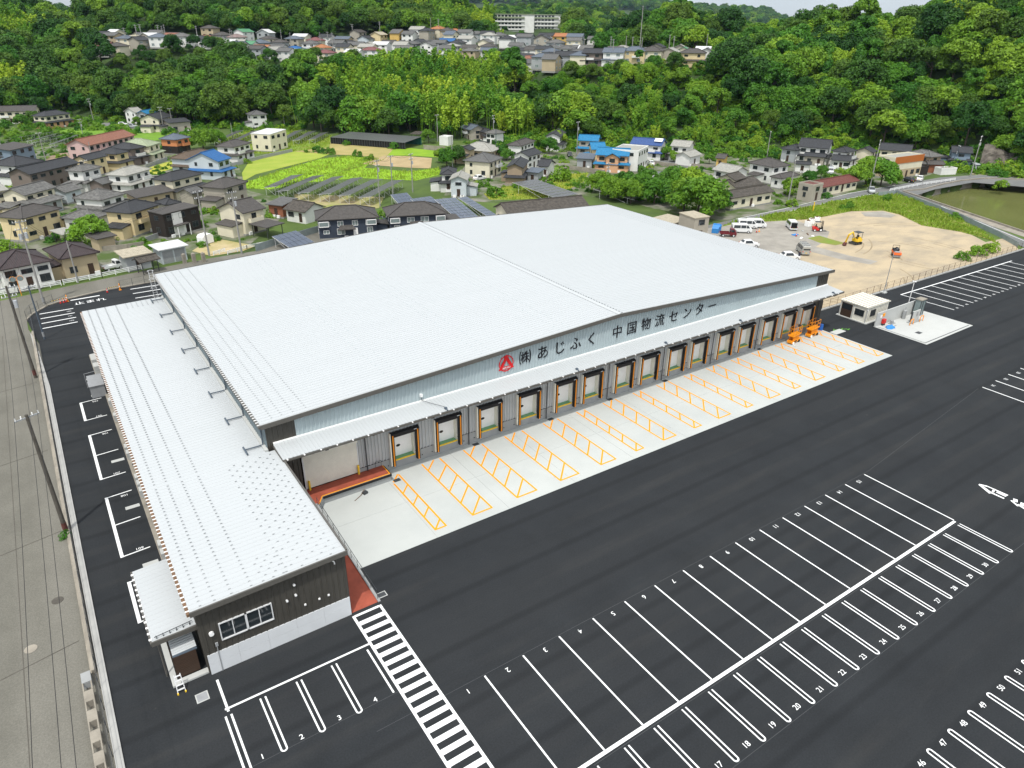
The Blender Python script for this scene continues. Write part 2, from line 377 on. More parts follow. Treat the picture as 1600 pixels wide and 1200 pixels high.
LX = -3.65
back = [G(*p) for p in [(42,500),(50,492),(75,478),(105,468),(160,455),(240,441)]]
lot_poly = [(LX, -60), (260, -60), (260, 58.5), (165, 59.6), (94.5, 60.6), (94.5, 108), (60, 118), (30, 131)]+[(p.x, p.y) for p in back[::-1]]+[(-4.6, 119.5), (-3.9, 112)]
lot = struct(MB().sheet(lot_poly, 0.).build('parking_lot', 'asphalt_new'))
yard = struct(MB().sheet([(-90, -40), (-3.9, -40), (-3.9, 112), (-4.9, 119)]+[(p.x, p.y+.05) for p in back]+[(30, 131.2), (60, 118.2), (100, 112), (112, 118)]+
      [(p.x, p.y) for p in [G(*q) for q in [(640,330),(480,362),(400,392),(330,403),(225,423),(120,444),(0,470)]]]+[(-30, 141), (-90, 141)], -.02).build('side_road', 'asphalt_old'))
# joints in the side road: sealed seams
seams = MB()
for x in (-8.6, -14.5, -21): seams.bar((x, -20, -.012), (x+.5, 118, -.012), .05, .008)
for y in (30, 47, 62, 78, 97): seams.bar((-26, y-3, -.009), (-4.9, y+1.5, -.009), .07, .008)
seams.build('seam', 'pole_dark', yard)
for px, py in [(48,1014),(90,938)]:
    p = G(px, py, -.01); MB().cyl((p.x, p.y, -.02), (p.x, p.y, 0.003), .42, n=18).build('manhole_cover', 'pole_dark' if py < 1000 else 'concrete_old', yard)

# apron in front of the docks: cast slabs with open joints
apron = struct(MB().prism([(15.05, 44.45), (93.45, 44.6), (93.45, 56.4), (15.05, 56.4)], -.3, .006).build('concrete_apron', 'concrete_grey'))
xs = [15.05, 22.4, 30, 37.8, 45.6, 53.4, 61.2, 69, 76.8, 84.6, 93.45]
for a, b in zip(xs, xs[1:]):
    for y0, y1 in ((44.45, 50.6), (50.6, 56.4)):
        MB().box(a+.012, y0+.012, -.1, b-.012, y1-.012, .02).build('slab', 'concrete', apron)

# painted lines: children of the surface they are painted on
def line(a, b, wd, name='parking_line', par=None, z=.008, m='white_paint'):
    if par is None: par = lot
    a, b = Vector((*a, 0)), Vector((*b, 0)); d = (b-a).normalized(); n = Vector((-d.y, d.x, 0))*wd/2
    return MB().add([(*(a-n)[:2], z), (*(b-n)[:2], z), (*(b+n)[:2], z), (*(a+n)[:2], z)], [(0, 1, 2, 3)]).build(name, m, par)
def ustall(x, y_open, y_round, gap=.34, wd=.11):   # double line closed by a half round
    s = 1 if y_open > y_round else -1; mb = MB(); z = .009; r = gap/2
    for q in (-r, r): mb.add([(x+q-wd/2, y_open, z), (x+q-wd/2, y_round+s*r, z), (x+q+wd/2, y_round+s*r, z), (x+q+wd/2, y_open, z)], [(0, 1, 2, 3) if s > 0 else (3, 2, 1, 0)])
    n = 10
    for i in range(n):
        a, b = pi*i/n, pi*(i+1)/n; ri, ro = r-wd/2, r+wd/2
        P = [(x+rr*cos(t), y_round+s*r-s*rr*sin(t), z+.001) for t, rr in ((a, ri), (a, ro), (b, ro), (b, ri))]
        mb.add(P, [(0, 1, 2, 3) if s < 0 else (3, 2, 1, 0)])
    return mb.build('parking_line', 'white_paint', lot)
def number(t, x, y, size=.62, rz=0, name='bay_number', par=None, sx=1.):
    o = link(name, text_mesh(t, name, 'white_paint', size*.88, bold=.004), par or lot); o.location = (x, y, .012); o.rotation_euler = (0, 0, rz); o.scale = (sx, 1, 1); return o
for i in range(15):
    x = 17.99+3.22*i; line((x, 20.72), (x, 29.6), .125)
    number(str(i+1), x-1.6, 29.15, .66, pi)
line((-6+17, 20.58), (62.98, 20.58), .25, z=.01)
for i in range(-4, 15):
    x = 27.55+2.518*i
    if x > 12: ustall(x, 20.15, 15.65)
    n = 17+i
    if 12 <= n <= 30: number(str(n), x-1.2, 16.08, .62)
for i in range(-3, 12):
    x = 38.04+2.515*i; ustall(x, 4.9, 9.6); number(str(46+i), x-1.24, 9.3, .62, 0)
for i in range(-1, 14):
    x = 93.8+3.4*i; 
    if i >= 0: line((x, 24), (x, 32.8), .16); number(str(31+i), x+1.6, 32.3, .66, pi)
line((118.75, 57.85), (156.5, 57.05), .22, z=.01)
for i in range(13):
    x = 118.8+3.03*i; line((x, 57.8-.02*3.03*i), (x+.25, 49.1), .16); number(str(61+i), x+1.6, 49.3, .66)
# lane marks: faint chalk lines left by the setting out
for a, b in [((10, 29.7), (64, 29.72)), ((64, 29.72), (93, 32.9)), ((24, 15.5), (66, 15.62)), ((-2, 31.6), (13, 31.7)), ((20, 20.3), (63, 20.32))]:
    line(a, b, .025, 'chalk_line', z=.005, m='chalk')
# staff bays at the office, crossing
line((2.56, 39.4), (2.56, 36.4), .16); line((2.4, 36.66), (12.5, 36.62), .16, z=.0105)
line((2.3, 36.1), (2.3, 29), .13); line((2.66, 36.1), (2.66, 29), .13)
for x, t in ((3.75+1.0, '1'), (7.2, '2'), (9.7, '3'), (12.2, '4')):
    ustall(x-.02, 36.25, 31.6) if t != '4' else line((12.17, 36.2), (12.17, 31.8), .13)
    number(t, x-1.3, 31.95, .62)
for x in (12.6, 14.78): line((x, 39.78), (x, 18), .2, 'crossing_edge', z=.0095)
for i in range(25): line((12.7, 39.7-.905*i), (14.68, 39.7-.905*i), .42 if i else .22, 'crossing_bar', z=.008)
# bays along the west side
for y0, y1, mid, ns in [(89.3, 84.3, None, ('104', '105')), (80.4, 70.4, 75.5, ('106', '107')), (66.7, 56.75, 61.75, ('108', '109')), (53.1, 48.0, None, ('110', '111'))]:
    line((-.95, y0+.08), (-.95, y1-.08), .26, z=.01)
    for y in (y0, y1)+((mid,) if mid else ()): line((-.9, y), (1.25, y+.15), .13)
    number(ns[0], .55, y0-.42, .5, pi); number(ns[1], .45, y1+.38, .5)
for i in range(4): line((-3.15+.0*i, 125.15-2.32*i), (1.4, 125.2-2.25*i), .24); number(str(100+i), .7, 124.1-2.3*i, .5) if i < 3 else None
for i in range(3): line((10.3, 130.3-2.6*i), (15.2, 130.25-2.6*i), .24)
line((1.4, 129.5), (5.6, 129.65), .34, 'stop_line')
number('止まれ', 4.0, 127.3, 1.75, .02, 'stop_lettering')
# entrance arrow and lettering on the right of the lot
P = lambda px, py: (G(px, py).x, G(px, py).y)
for a, b, wd in [((1530,757),(1547,771),.22),((1530,757),(1543,760),.22),((1533,758),(1549,770),.14),((1549,770),(1569,779),.22),((1543,760),(1575,774),.16),((1554,764),(1551,769),.2),((1558,768),(1573,775),.5),((1580,782),(1591,791),.2),((1583,781),(1590,783),.55),((1594,787),(1606,791),.6),((1590,788),(1606,798),.22)]:
    line(P(*a), P(*b), wd, 'lane_arrow', z=.007+.0007*len(lot.children) % .004)

# tyre marks and scuffs
def arc(cx, cy, r, a0, a1, wd, name, par, m, z):
    mb = MB(); n = 14
    for i in range(n):
        t0, t1 = radians(a0+(a1-a0)*i/n), radians(a0+(a1-a0)*(i+1)/n)
        mb.add([(cx+(r+q)*cos(t), cy+(r+q)*sin(t), z) for t, q in ((t0, -wd/2), (t0, wd/2), (t1, wd/2), (t1, -wd/2))], [(0, 1, 2, 3)])
    return mb.build(name, m, par)
# orange guide hatching on the apron
HL = [22.73, 26.6, 31.53, 36.72, 41.93, 46.77, 50.79, 55.6, 59.57, 64.4, 68.6, 73.4, 77.65, 82.65, 87.0, 91.5]
HW = [1.08, 2.08, 2.28, 2.3, 2.0, 1.1, 1.9, 1.1, 2.0, 1.12, 2.0, 1.25, 2.0, 1.28, 1.38, 1.45]
for i, (x, wd) in enumerate(zip(HL, HW)):
    far = 55.6 if i else 54.0; fr = far if i else 55.2; O = dict(name='guide_line', par=apron, m='orange_paint')
    line((x, 45.5), (x, far), .175, z=.028, **O); line((x+wd, 45.5), (x+wd, fr), .175, z=.028, **O); line((x-.06, 45.5), (x+wd+.06, 45.5), .175, z=.0295, **O)
    for j in range(5):
        y0 = 45.55+2.17*j; y1 = min(y0+wd*.98, 55.65)
        line((x+.05, y0), (x+wd*(y1-y0)/(wd*.98)-.05, y1), .165, z=.031, **O)
for x, y in [(32.9, 55.9), (42.9, 55.9), (51.8, 55.9), (79.3, 55.9), (22.9, 54.4), (61, 55.9)]:
    MB().box(x, y-.25, .01, x+.7, y+.25, .032).build('drain_grate', 'dark_metal', apron)
MB().box(93.6, 53.2, -.1, 96, 54.3, .03).build('drain_cover', 'concrete_pale', apron)
MB().box(14.95, 40.4, -.05, 15.75, 41.0, .02).build('drain_cover', 'concrete_pale', lot); MB().box(15.02, 40.47, .0, 15.68, 40.93, .024).build('drain_grate', 'dark_metal', lot)
MB().box(1.0, 38.1, -.05, 1.8, 38.9, .02).build('drain_cover', 'concrete_pale', lot); MB().box(1.07, 38.17, 0, 1.73, 38.83, .025).build('drain_grate', 'grey_metal', lot)
for y in (95.9, 90.6, 73.3, 63.9, 54.6):
    MB().box(.3, y-.25, -.05, 1.5, y+.25, .02).build('drain_cover', 'concrete_pale', lot)
green_mark = [line((95+.7*i, 54.4-.1*i), (96.2+.6*i, 54.9-.2*i), .12, 'spray_mark', m='green_spray') for i in range(0)]

# ------------------------------------------------------------ warehouse
def ribwall(mb, a, b, z0, z1, pitch=.4, dep=.09, rw=.10):
    """ribbed sheet from plan point a to b, outside on the right hand; z1 may be a function of the distance"""
    a, b = Vector((*a, 0)), Vector((*b, 0)); L = (b-a).length; d = (b-a)/L; n = Vector((d.y, -d.x, 0))
    f = z1 if callable(z1) else (lambda s: z1)
    prof = [(0, 0)]; k = max(1, round(L/pitch)); p = L/k
    for i in range(k):
        c = (i+.5)*p; prof += [(c-rw, 0), (c-rw*.5, dep), (c+rw*.5, dep), (c+rw, 0)]
    prof.append((L, 0)); vs = []
    for s, o in prof:
        q = a+d*s+n*o; vs += [(q.x, q.y, z0), (q.x, q.y, f(s))]
    mb.add(vs, [(2*i, 2*i+2, 2*i+3, 2*i+1) for i in range(len(prof)-1)]); return mb
def ribroof(x0, z0, x1, z1, y0, y1, pitch=.5, h=.055, rw=.05, th=.05):
    """sheet sloping along x with ribs down the slope"""
    k = round((y1-y0)/pitch); p = (y1-y0)/k; prof = [(y0, 0)]
    for i in range(k):
        c = y0+(i+.5)*p; prof += [(c-rw, 0), (c-rw*.45, h), (c+rw*.45, h), (c+rw, 0)]
    prof.append((y1, 0)); mb = MB(); vs = []
    for y, o in prof: vs += [(x0, y, z0+o), (x1, y, z1+o)]
    mb.add(vs, [(2*i, 2*i+1, 2*i+3, 2*i+2) for i in range(len(prof)-1)])
    mb.add([(x0, y0, z0-th), (x1, y0, z1-th), (x1, y1, z1-th), (x0, y1, z0-th)], [(3, 2, 1, 0)])
    return mb
WH = thing('warehouse', 'huge white-roofed logistics warehouse with black lettering above its loading docks', 'warehouse', (0, 0, 0))
WX0, WX1, WY0, WY1, RX = 12.1, 93.7, 56.45, 105.6, 52.9
EZ, RZ_ = 9.02, 10.8
roofz = lambda x: EZ+(RZ_-EZ)*(1-abs(x-RX)/(RX-11.8)) 
rl = ribroof(11.75, EZ, RX, RZ_, 56.02, 106).build('roof_slope', 'roof_steel', WH); tag(rl, 'near left slope of the white ribbed roof')
rr = ribroof(RX, RZ_, 94.1, EZ, 56.02, 106).build('roof_slope', 'roof_steel', WH); tag(rr, 'far right slope of the white ribbed roof')
cap = MB().side([(RX-.35, RZ_+.03), (RX, RZ_+.16), (RX+.35, RZ_+.03), (RX, RZ_-.02)], 56.0, 106.02).build('ridge_cap', 'roof_steel', WH)
cl = MB()
for i in range(100): cl.box(RX+.33, 56.2+.5*i-.03, RZ_-.02, RX+.40, 56.2+.5*i+.13, RZ_+.07)
tag(cl.build('ridge_closure', 'dark_metal', cap), kind='stuff')
for xa, xb, za, zb in ((11.7, RX, EZ, RZ_), (RX, 94.15, RZ_, EZ)):
    for y0, y1 in ((55.9, 56.02), (106.0, 106.1)): MB().add([(xa,y0,za-.34),(xb,y0,zb-.34),(xb,y1,zb-.34),(xa,y1,za-.34),(xa,y0,za+.07),(xb,y0,zb+.07),(xb,y1,zb+.07),(xa,y1,za+.07)], [(0,3,2,1),(4,5,6,7),(0,1,5,4),(1,2,6,5),(2,3,7,6),(3,0,4,7)]).build('barge_board', 'trim_brown', WH)
gut = MB().box(11.52, 56.02, EZ-.28, 11.72, 106, EZ-.06).build('gutter', 'trim_brown', WH)
g2 = MB().box(94.13, 56.02, EZ-.28, 94.33, 106, EZ-.06).build('gutter', 'trim_brown', WH)
br = MB()
for i in range(100): br.box(11.5, 56.3+.5*i, EZ-.1, 11.76, 56.38+.5*i, EZ-.02)
tag(br.build('gutter_bracket', 'white_steel', gut), kind='stuff')
def clips(rows, zf, nm, m, par, y0, y1, step=.5, sx=.16, off=0.):
    mb = MB()
    for x in rows:
        y = y0
        while y < y1:
            z = zf(x); mb.box(x-sx, y-.022, z+.04, x+sx, y+.022, z+.09); y += step
    return tag(mb.build(nm, m, par), kind='stuff')
clips([12.9, 13.8, 14.8, 16.0], roofz, 'snow_guard', 'clip_grey', rl, 56.77, 105.5, sx=.075)
clips([89.6, 90.6, 91.5, 92.4, 93.2], roofz, 'snow_guard', 'grey_metal', rr, 56.77, 105.5, sx=.075)
clips([24.6, 25.8, 34.6, 35.8, 44.6, 45.8], roofz, 'sheet_clip', 'wall_silver', rl, 56.77, 105.5, step=1.0, sx=.05)
# gable wall above the docks
gz = lambda x0: (lambda s: roofz(x0+s)-.06)
ribwall(MB(), (14.75, WY0), (RX, WY0), 6.62, gz(14.75)).build('gable_wall', 'wall_silver', WH)
ribwall(MB(), (RX, WY0), (91.1, WY0), 6.62, gz(RX)).build('gable_wall', 'wall_silver', WH)
tag(ribwall(MB(), (WX0, WY0), (14.75, WY0), 0, gz(WX0), .45, .05, .06).build('corner_wall', 'wall_dark', WH), 'dark brown ribbed strip at the left corner')
tag(ribwall(MB(), (91.1, WY0), (WX1, WY0), .0, gz(91.1), .45, .05, .06).build('corner_wall', 'wall_dark', WH), 'dark brown ribbed strip at the right corner')
wl = MB(); ribwall(wl, (WX0, WY1), (WX0, WY0), 6.0, EZ-.05, .45); wl.build('side_wall', 'wall_blue', WH)
ribwall(MB(), (WX1, WY0), (WX1, WY1), 0, EZ-.05, .45).build('side_wall', 'wall_dark', WH)
ribwall(MB(), (WX1, WY1), (WX0, WY1), 0, lambda s: roofz(WX1-s)-.06, .45).build('back_wall', 'wall_dark', WH)
# docks
DOCK = [25.2, 30.15, 35.3, 40.45, 45.5, 49.5, 54.45, 58.6, 63.4, 67.5, 72.5, 76.7, 81.6, 85.9, 90.3]
DOCK = [25.2, 30.15, 35.25, 40.4, 45.5, 49.5, 54.45, 58.6, 63.3, 67.4, 72.4, 76.6, 81.4, 85.7, 89.9]
OW, DZ, DT = 1.16, .98, 3.80                       # half opening, deck height, door head
edges = [20.25]+[e for x in DOCK for e in (x-OW, x+OW)]+[91.1]
dw = MB()
for a, b in zip(edges[0::2], edges[1::2]): ribwall(dw, (a, WY0), (b, WY0), 1.36, 6.62, .36)
for x in DOCK: ribwall(dw, (x-OW, WY0), (x+OW, WY0), DT, 6.62, .36)
dw.build('dock_wall', 'wall_grey', WH)
ribwall(MB(), (14.75, WY0), (20.25, WY0), 4.72, 6.62, .36).build('dock_wall', 'wall_grey', WH)
pl = MB()
for a, b in zip(edges[0::2], edges[1::2]): pl.box(a, WY0-.07, 0, b, WY0+.25, 1.33)
for x in DOCK: pl.box(x-OW, WY0-.05, 0, x+OW, WY0+.3, DZ-.06)
pl.build('dock_plinth', 'concrete_grey', WH)
for a, b in zip(edges[0::2], edges[1::2]): MB().box(a, WY0-.09, 1.33, b, WY0+.02, 1.37).build('flashing', 'dark_metal', WH)
for x in DOCK:
    for q in (-1.9, 1.9): MB().box(x+q-.05, WY0-.1, .55, x+q+.05, WY0-.06, .65).build('bolt_cover', 'black_rubber', WH)
def make_dock(x, i):
    d = bpy.data.objects.new('loading_dock', None); COL.objects.link(d); d.parent = WH; d.location = (x, WY0, 0)
    return d
M = {}
def dock_parts():
    b = MB().box(-1.52, -.42, .5, -1.2, -.06, 4.2); b.box(1.2, -.42, .5, 1.52, -.06, 4.2); b.box(-1.55, -.42, 3.80, 1.55, -.05, 4.2)
    b.side([(-.46, 4.08), (-.46, 4.2), (-.25, 4.32), (-.05, 4.32), (-.05, 4.08)], -1.56, 1.56, 'x'); M['shelter'] = b.mesh('dock_shelter', 'black_rubber')
    M['strip'] = MB().box(-.06, -.47, .52, .06, -.421, 4.05).mesh('orange_strip', 'orange')
    M['seal'] = MB().box(-.06, -.4, .6, .06, -.06, 4.3).mesh('shelter_flank', 'cream_panel')
    M['deck'] = MB().box(-1.14, -.02, DZ-.1, 1.14, .7, DZ).mesh('leveller_deck', 'green_deck')
    M['nose'] = MB().box(-1.16, -.06, DZ-.12, 1.16, .03, DZ+.01).mesh('leveller_lip', 'yellow')
    M['jamb'] = MB().box(-.03, 0.02, DZ, .03, .7, DT).mesh('inner_jamb', 'cream_panel')
    M['head'] = MB().box(-1.16, .02, DT, 1.16, .7, DT+.06).mesh('inner_head', 'cream_panel')
    M['door'] = MB().box(-1.14, .62, DZ, 1.14, .68, DT).mesh('dock_door', 'white_steel')
    o = MB(); o.cyl((-.25, 1.43, 0), (-.25, 1.40, 0), .001, n=4)
    vs = [(.19*cos(2*pi*i/14), 0, .11*sin(2*pi*i/14)) for i in range(14)]; o = MB().add(vs, [tuple(range(14))[::-1], tuple(range(14))]); M['port'] = o.mesh('door_window', 'glass')
    vs = [(.24*cos(2*pi*i/14), .004, .15*sin(2*pi*i/14)) for i in range(14)]; M['rim'] = MB().add(vs, [tuple(range(14))]).mesh('window_rim', 'black_rubber')
    M['plab'] = MB().box(.95, -.49, 4.1, 1.25, -.462, 4.17).mesh('maker_plate', 'aluminium')
dock_parts()
for i, x in enumerate(DOCK):
    d = make_dock(x, i)
    link('dock_shelter', M['shelter'], d); link('leveller_deck', M['deck'], d); link('leveller_lip', M['nose'], d); link('inner_head', M['head'], d)
    for s in (-1.36, 1.36): link('orange_strip', M['strip'], d).location = (s, 0, 0)
    link('shelter_flank', M['seal'], d).location = (-1.62, 0, 0)
    for s in (-1.13, 1.13): link('inner_jamb', M['jamb'], d).location = (s, 0, 0)
    dd = link('dock_door', M['door'], d)
    link('maker_plate', M['plab'], d)
    for n_, y in (('rim', .605), ('port', .6)): link('door_window' if n_ == 'port' else 'window_rim', M[n_], d).location = (-.4, y, 2.15)
# canopy over the docks
CX0, CX1 = 12.6, 93.8
can = MB(); k = round((CX1-CX0)/.36); p = (CX1-CX0)/k; prof = [(CX0, 0)]
for i in range(k):
    c = CX0+(i+.5)*p; prof += [(c-.04, 0), (c-.02, .035), (c+.02, .035), (c+.04, 0)]
prof.append((CX1, 0)); vs = []
for x, o in prof: vs += [(x, 53.72, 6.48+o), (x, WY0-.06, 6.74+o)]
can.add(vs, [(2*i+1, 2*i, 2*i+2, 2*i+3) for i in range(len(prof)-1)])
can.add([(CX0, 53.74, 6.40), (CX1, 53.74, 6.40), (CX1, WY0-.02, 6.62), (CX0, WY0-.02, 6.62)], [(0, 3, 2, 1)])
canopy = can.build('dock_canopy', 'roof_steel', WH)
MB().box(CX0, 53.60, 6.28, CX1, 53.72, 6.44).build('canopy_gutter', 'trim_brown', canopy)
MB().box(CX0-.06, 53.6, 6.36, CX0, WY0-.06, 6.5).box(CX1, 53.6, 6.36, CX1+.06, WY0-.06, 6.5).build('canopy_end', 'trim_brown', canopy)
MB().box(CX0, WY0-.14, 6.74, CX1, WY0-.05, 6.9).build('wall_flashing', 'white_steel', canopy)
b = MB()
for i in range(54): b.box(CX0+.3+1.5*i, 53.56, 6.40, CX0+.42+1.5*i, 53.75, 6.47)
tag(b.build('gutter_bracket', 'white_steel', canopy), kind='stuff')
for x in [14.6, 27.7, 38.1, 42.9, 52, 56.6, 61, 70, 79.1, 88]: MB().bar((x, 53.9, 6.25), (x, WY0, 6.5), .1, .14).build('canopy_arm', 'trim_brown', canopy)
for x in [21.05, 32.6, 42.85, 51.95, 61.0, 70, 79.05, 92.4]:
    MB().path([(x, 53.7, 6.25), (x, 53.95, 6.05), (x, WY0-.22, 5.9), (x, WY0-.22, .05)], .055).build('downpipe', 'dark_metal', WH)
for x in (16.6, 27.3, 37.7, 47.5, 56.5, 65.3, 74.6, 83.5, 92.2):
    l_ = MB().box(x-.16, 53.95, 5.98, x+.16, 54.2, 6.12); l_.cyl((x, 54.1, 6.1), (x, 54.1, 6.3), .03); l_.build('floodlight', 'dark_metal', canopy)
for x in (28.8, 45.2, 58.7, 72, 91.8):
    c_ = MB().box(x-.12, 53.95, 6.52, x+.12, 54.2, 6.7); c_.cyl((x, 54.0, 6.6), (x, 53.7, 6.5), .07); c_.build('camera_unit', 'pipe_blue', canopy)
MB().path([(27.3, 56.3, 7.35), (27.3, 56.2, 6.95), (27.9, 55.4, 6.82), (28.75, 54.2, 6.72)], .025).build('cable', 'dark_metal', canopy)
MB().box(27.2, 56.2, 7.3, 27.45, 56.44, 7.6).build('junction_box', 'white_steel', canopy)
# roller shutter and its raised red platform
sh = MB()
for i in range(26): sh.box(15.0, WY0-.06, .98+.138*i, 20.2, WY0-.02+.012*(i % 2), .98+.138*i+.125)
sh.box(15.0, WY0-.02, .98, 20.2, WY0+.1, 4.62)
shut = sh.build('roller_shutter', 'cream_panel', WH); MB().box(14.9, WY0-.22, 4.4, 20.3, WY0-.04, 4.78).build('shutter_box', 'cream_panel', shut)
MB().box(14.86, WY0-.1, .9, 15.0, WY0-.01, 4.5).box(20.2, WY0-.1, .9, 20.3, WY0-.01, 4.5).build('shutter_guide', 'aluminium', shut)
plat = MB().prism([(12.62, 53.6), (15.15, 53.6), (15.85, 54.6), (22.7, 54.6), (22.7, WY0-.075), (12.62, WY0-.075)], 0, .86).build('loading_platform', 'concrete_grey', WH)
MB().prism([(12.63, 53.62), (15.1, 53.62), (15.78, 54.72), (22.6, 54.72), (22.6, WY0-.08), (12.63, WY0-.08)], .86, .90).build('platform_floor', 'red_floor', plat)
MB().box(15.8, 54.62, .86, 22.6, 54.71, .906).box(22.602, 54.62, .86, 22.69, WY0-.1, .906).bar((15.14, 53.64, .883), (15.8, 54.66, .883), .09, .046).build('edge_stripe', 'orange_paint', plat)
MB().box(15.85, 54.5, .62, 22.75, 54.597, .84).box(22.703, 54.5, .62, 22.8, WY0-.1, .84).build('buffer_strip', 'black_rubber', plat)
for x in (15.2, 20.1): MB().box(x-.08, WY0-.35, .9, x+.08, WY0-.18, 1.9).build('guard_post', 'yellow', plat)
MB().path([(21.9, WY0-.2, 1.0), (21.9, WY0-.2, 1.6), (22.5, WY0-.2, 1.6), (22.5, WY0-.2, 1.0)], .02).build('hand_hold', 'dark_metal', plat)
# sloping red ramp beside the office with its kerb and rail
ramp = MB().add([(12.62,40.15,.01),(14.78,40.15,.01),(14.78,53.6,.895),(12.62,53.6,.895),(12.62,40.15,-.3),(14.78,40.15,-.3),(14.78,53.6,-.3),(12.62,53.6,-.3)], [(0,1,2,3),(0,4,5,1),(1,5,6,2),(2,6,7,3),(3,7,4,0)]).build('access_ramp', 'red_floor', WH)
MB().add([(14.79,40.1,-.1),(15.0,40.1,-.1),(15.0,53.7,-.1),(14.79,53.7,-.1),(14.79,40.1,.08),(15.0,40.1,.08),(15.0,53.7,1.0),(14.79,53.7,1.0)], [(0,3,2,1),(4,5,6,7),(0,1,5,4),(1,2,6,5),(2,3,7,6),(3,0,4,7)]).build('ramp_kerb', 'concrete_grey', ramp)
rz_ = lambda y: .05+(y-40.1)/13.6*.92
rail = MB().path([(14.9, 40.4, rz_(40.4)), (14.9, 40.5, rz_(40.5)+.85), (14.9, 53.5, rz_(53.5)+.85)], .022); rail.path([(14.9, 40.5, rz_(40.5)+.45), (14.9, 53.5, rz_(53.5)+.45)], .014)
rail = rail.build('hand_rail', 'dark_metal', ramp)
for i in range(10): y = 41.7+1.3*i; MB().cyl((14.9, y, rz_(y)-.02), (14.9, y, rz_(y)+.85), .018, n=6).build('rail_post', 'dark_metal', ramp)
# lettering and emblem: raised sheet-metal signs on the gable
for t, x in zip('㈱あじふく中国物流センター', [39.83, 42.19, 44.51, 46.74, 49.05, 52.9, 55.2, 57.45, 59.72, 62.07, 64.41, 66.63, 68.93]):
    o = link('sign_letter', text_mesh(t, 'sign_letter', 'sign_black', 1.66, .02, .004), WH); o.rotation_euler = (pi/2, 0, 0); o.location = (x, WY0-.09, 8.37)
em = bpy.data.objects.new('emblem', None); COL.objects.link(em); em.parent = WH; em.location = (37.42, WY0-.1, 8.42)
e = MB(); n = 40; ro, ri = .92, .80
for i in range(n):
    a, b_ = 2*pi*i/n, 2*pi*(i+1)/n
    e.add([(r*cos(t), y, r*sin(t)-.06) for y in (0, .03) for t, r in ((a, ri), (a, ro), (b_, ro), (b_, ri))], [(0, 1, 2, 3), (7, 6, 5, 4), (1, 5, 6, 2), (0, 3, 7, 4)])
e.build('emblem_ring', 'sign_red', em)
T1 = [(0, 1.0), (-.98, -.72), (.98, -.72)]; T2 = [(0, .28), (-.40, -.38), (.40, -.38)]
e = MB(); y = -.012
for i in range(3):
    a, b_ = T1[i], T1[(i+1) % 3]; c, d = T2[i], T2[(i+1) % 3]
    e.add([(a[0], y, a[1]), (b_[0], y, b_[1]), (d[0], y, d[1]), (c[0], y, c[1])], [(0, 1, 2, 3)]); e.add([(a[0], .02, a[1]), (b_[0], .02, b_[1]), (d[0], .02, d[1]), (c[0], .02, c[1])], [(3, 2, 1, 0)])
e.build('emblem_triangle', 'sign_red', em)
o = link('emblem_lettering', text_mesh('AJIFUKU', 'emblem_lettering', 'white_paint', .27, .004), em); o.rotation_euler = (pi/2, 0, 0); o.location = (0, -.03, -.56)

# ------------------------------------------------------------ low office wing along the west side
OF = thing('office_wing', 'long low white-roofed wing with dark brown end wall beside the warehouse', 'building', (0, 0, 0))
OX0, OX1, OY0, OY1, ZL, ZR = 2.35, 12.58, 40.1, 103.6, 6.14, 6.34
oz = lambda x: ZL+(ZR-ZL)*(x-2)/10.6
r1 = ribroof(2.0, ZL, 12.62, oz(12.62), 39.72, 56.0, .5, .035, .04).build('roof', 'roof_steel', OF)
r2 = ribroof(2.0, ZL, 12.04, oz(12.04), 56.0, 104.1, .5, .035, .04).build('roof', 'roof_steel', OF)
f = MB()
f.add([(1.95,39.6,ZL-.32),(12.7,39.6,oz(12.7)-.32),(12.7,39.72,oz(12.7)-.32),(1.95,39.72,ZL-.32),(1.95,39.6,ZL+.06),(12.7,39.6,oz(12.7)+.06),(12.7,39.72,oz(12.7)+.06),(1.95,39.72,ZL+.06)], [(0,3,2,1),(4,5,6,7),(0,1,5,4),(1,2,6,5),(2,3,7,6),(3,0,4,7)])
f.build('barge_board', 'trim_brown', OF); MB().box(12.623, 39.721, oz(12.62)-.3, 12.75, 56.0, oz(12.62)+.13).build('barge_board', 'trim_brown', OF)
g = MB().box(1.78, 39.7, ZL-.26, 1.99, 104.1, ZL-.05).build('gutter', 'timber', OF); b = MB()
for i in range(128): b.box(1.76, 39.95+.5*i, ZL-.09, 2.02, 40.05+.5*i, ZL-.02)
tag(b.build('gutter_bracket', 'white_steel', g), kind='stuff')
clips([2.7, 3.6, 4.7, 6.0], oz, 'snow_guard', 'clip_grey', r2, 56.25, 103.8, sx=.075)
mb = MB(); ro = lambda x, y: mb.box(x-.085, y-.024, oz(x)+.03, x+.07, y+.02, oz(x)+.075)
for i in range(32):
    y = 39.97+.5*i
    for x in (2.7, 3.6, 4.7, 6.0): ro(x, y)
    for x in ((8.9, 10.0, 11.1, 12.0) if i % 2 else (8.4, 9.5, 10.6, 11.6)): ro(x, y)
for i in range(6):
    for j in range(3): ro(6.8+.7*j+.3*(i % 2), 39.97+.5*i)
tag(mb.build('snow_guard', 'clip_grey', r1), kind='stuff')
mb = MB()
for j in range(8):
    for i in range(5): x = 7.2+.62*j; mb.box(x-.06, 103.6-.5*i-.02, oz(x)+.07, x+.06, 103.6-.5*i+.02, oz(x)+.12)
tag(mb.build('snow_guard', 'clip_grey', r2), kind='stuff')
WA, WB, WZ0, WZ1 = 3.48, 7.05, 2.58, 4.1
w_ = MB(); ribwall(w_, (OX0, OY0), (WA, OY0), 1.75, ZL-.1, .41, .04, .05); ribwall(w_, (WB, OY0), (OX1, OY0), 1.75, lambda s: oz(WB+s)-.1, .41, .04, .05)
